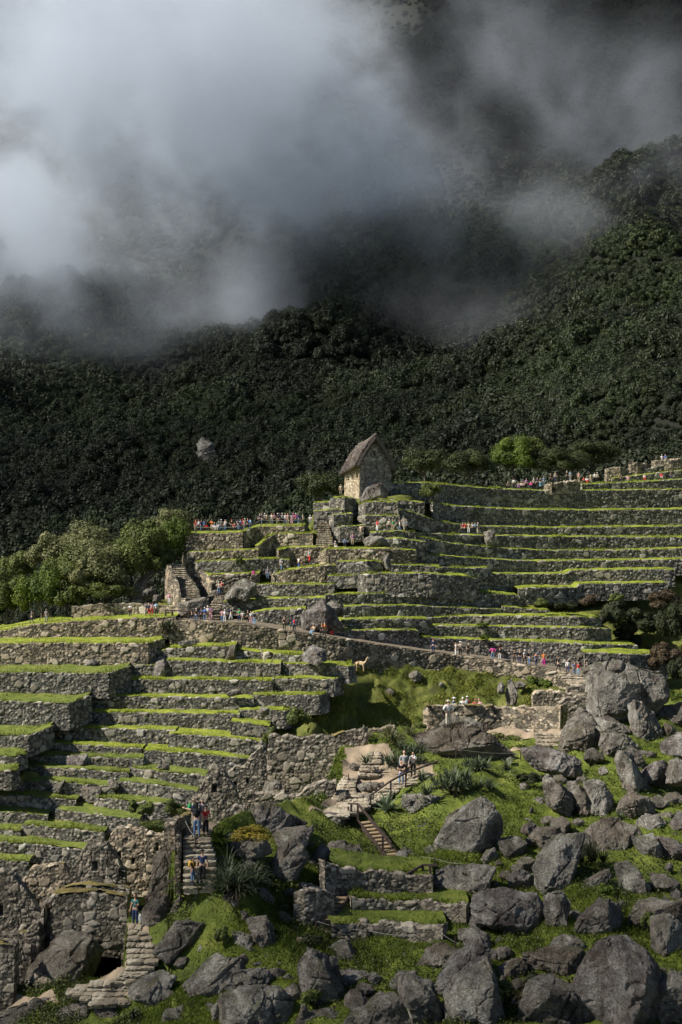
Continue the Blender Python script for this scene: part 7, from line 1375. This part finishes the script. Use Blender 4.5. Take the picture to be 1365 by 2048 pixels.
# ------------------------------------------------------------------ drifting cloud in front of the mountain
def cloud_volume():
    lo = np.array([-235, 540, -5]); hi = np.array([300, 960, 300]); bm = bmesh.new(); bmesh.ops.create_cube(bm, size=1); me = bpy.data.meshes.new('cloud')
    for v in bm.verts: v.co = Vector(tuple((hi-lo)*np.array(v.co)+(hi+lo)/2))
    bm.to_mesh(me); bm.free(); o = ob('cloud', me, kind='stuff', label='grey mist bank drifting across the mountainside from the upper left', category='cloud')
    m = bpy.data.materials.new('cloud'); m.use_nodes = True; n = m.node_tree.nodes; l = m.node_tree.links; n.remove(n['Principled BSDF']); g = n.new('ShaderNodeNewGeometry').outputs['Position']
    # slow warp of the position so that the lobes are never round
    wn = n.new('ShaderNodeTexNoise'); wn.inputs['Scale'].default_value = .011; wn.inputs['Detail'].default_value = 2; l.new(g, wn.inputs['Vector'])
    ws = n.new('ShaderNodeVectorMath'); ws.operation = 'SUBTRACT'; l.new(wn.outputs['Color'], ws.inputs[0]); ws.inputs[1].default_value = (.5, .5, .5)
    wa = n.new('ShaderNodeVectorMath'); wa.operation = 'MULTIPLY_ADD'; l.new(ws.outputs[0], wa.inputs[0]); wa.inputs[1].default_value = (45, 45, 45); l.new(g, wa.inputs[2]); wp = wa.outputs[0]
    tot = None
    for px, py, y, rx, rz, ry, w in CLOUD:
        c = ((px-682.5)/F*y, y, (1024-py)/F*y); r = (rx/F*y, ry, rz/F*y)
        s = n.new('ShaderNodeVectorMath'); s.operation = 'SUBTRACT'; l.new(wp, s.inputs[0]); s.inputs[1].default_value = c
        q = n.new('ShaderNodeVectorMath'); q.operation = 'DIVIDE'; l.new(s.outputs[0], q.inputs[0]); q.inputs[1].default_value = r
        d = n.new('ShaderNodeVectorMath'); d.operation = 'DOT_PRODUCT'; l.new(q.outputs[0], d.inputs[0]); l.new(q.outputs[0], d.inputs[1])
        e = mth(n, l, 'MULTIPLY', mth(n, l, 'SUBTRACT', 1.0, d.outputs['Value'], True), w); tot = e if tot is None else mth(n, l, 'ADD', tot, e)
    mp = n.new('ShaderNodeMapping'); mp.inputs['Scale'].default_value = (1.0, .28, 1.15); mp.inputs['Rotation'].default_value = (0, .6, 0); l.new(wp, mp.inputs[0])
    nz = noise(n, l, .0140, 6, .62, mp.outputs[0]); mr = n.new('ShaderNodeMapRange'); mr.interpolation_type = 'SMOOTHSTEP'; l.new(nz, mr.inputs[0]); mr.inputs[1].default_value = .39; mr.inputs[2].default_value = .63; mr.inputs[3].default_value = .30; mr.inputs[4].default_value = 1.65
    den = mth(n, l, 'MULTIPLY', tot, mr.outputs[0]); den = mth(n, l, 'MINIMUM', mth(n, l, 'POWER', den, 1.7), 1.6); den = mth(n, l, 'MULTIPLY', den, CLOUD_D)
    v = n.new('ShaderNodeVolumePrincipled'); v.inputs['Color'].default_value = (.84, .905, 1.0, 1); l.new(den, v.inputs['Density']); v.inputs['Anisotropy'].default_value = .0
    l.new(v.outputs[0], n['Material Output'].inputs['Volume']); me.materials.append(m)
    S.cycles.volume_step_rate = .6; S.cycles.volume_max_steps = 96
CLOUD_D = .0098
CLOUD = [(20, 160, 700, 620, 470, 130, 1.6), (420, 180, 700, 470, 380, 110, 1.3), (720, 250, 705, 270, 190, 80, .80), (430, 470, 690, 260, 260, 90, .62), (0, 500, 670, 460, 270, 80, .62), (520, 590, 660, 150, 130, 60, .34), (180, 650, 640, 420, 140, 60, .36),
         (1000, 30, 800, 150, 240, 50, .25), (1250, 220, 790, 240, 200, 50, .22), (960, 470, 690, 500, 260, 70, .30), (1320, 430, 700, 230, 160, 50, .28), (940, 600, 620, 240, 100, 45, .30), (1000, 260, 780, 700, 520, 60, .14), (720, 480, 760, 1300, 620, 150, .20)]
cloud_volume()
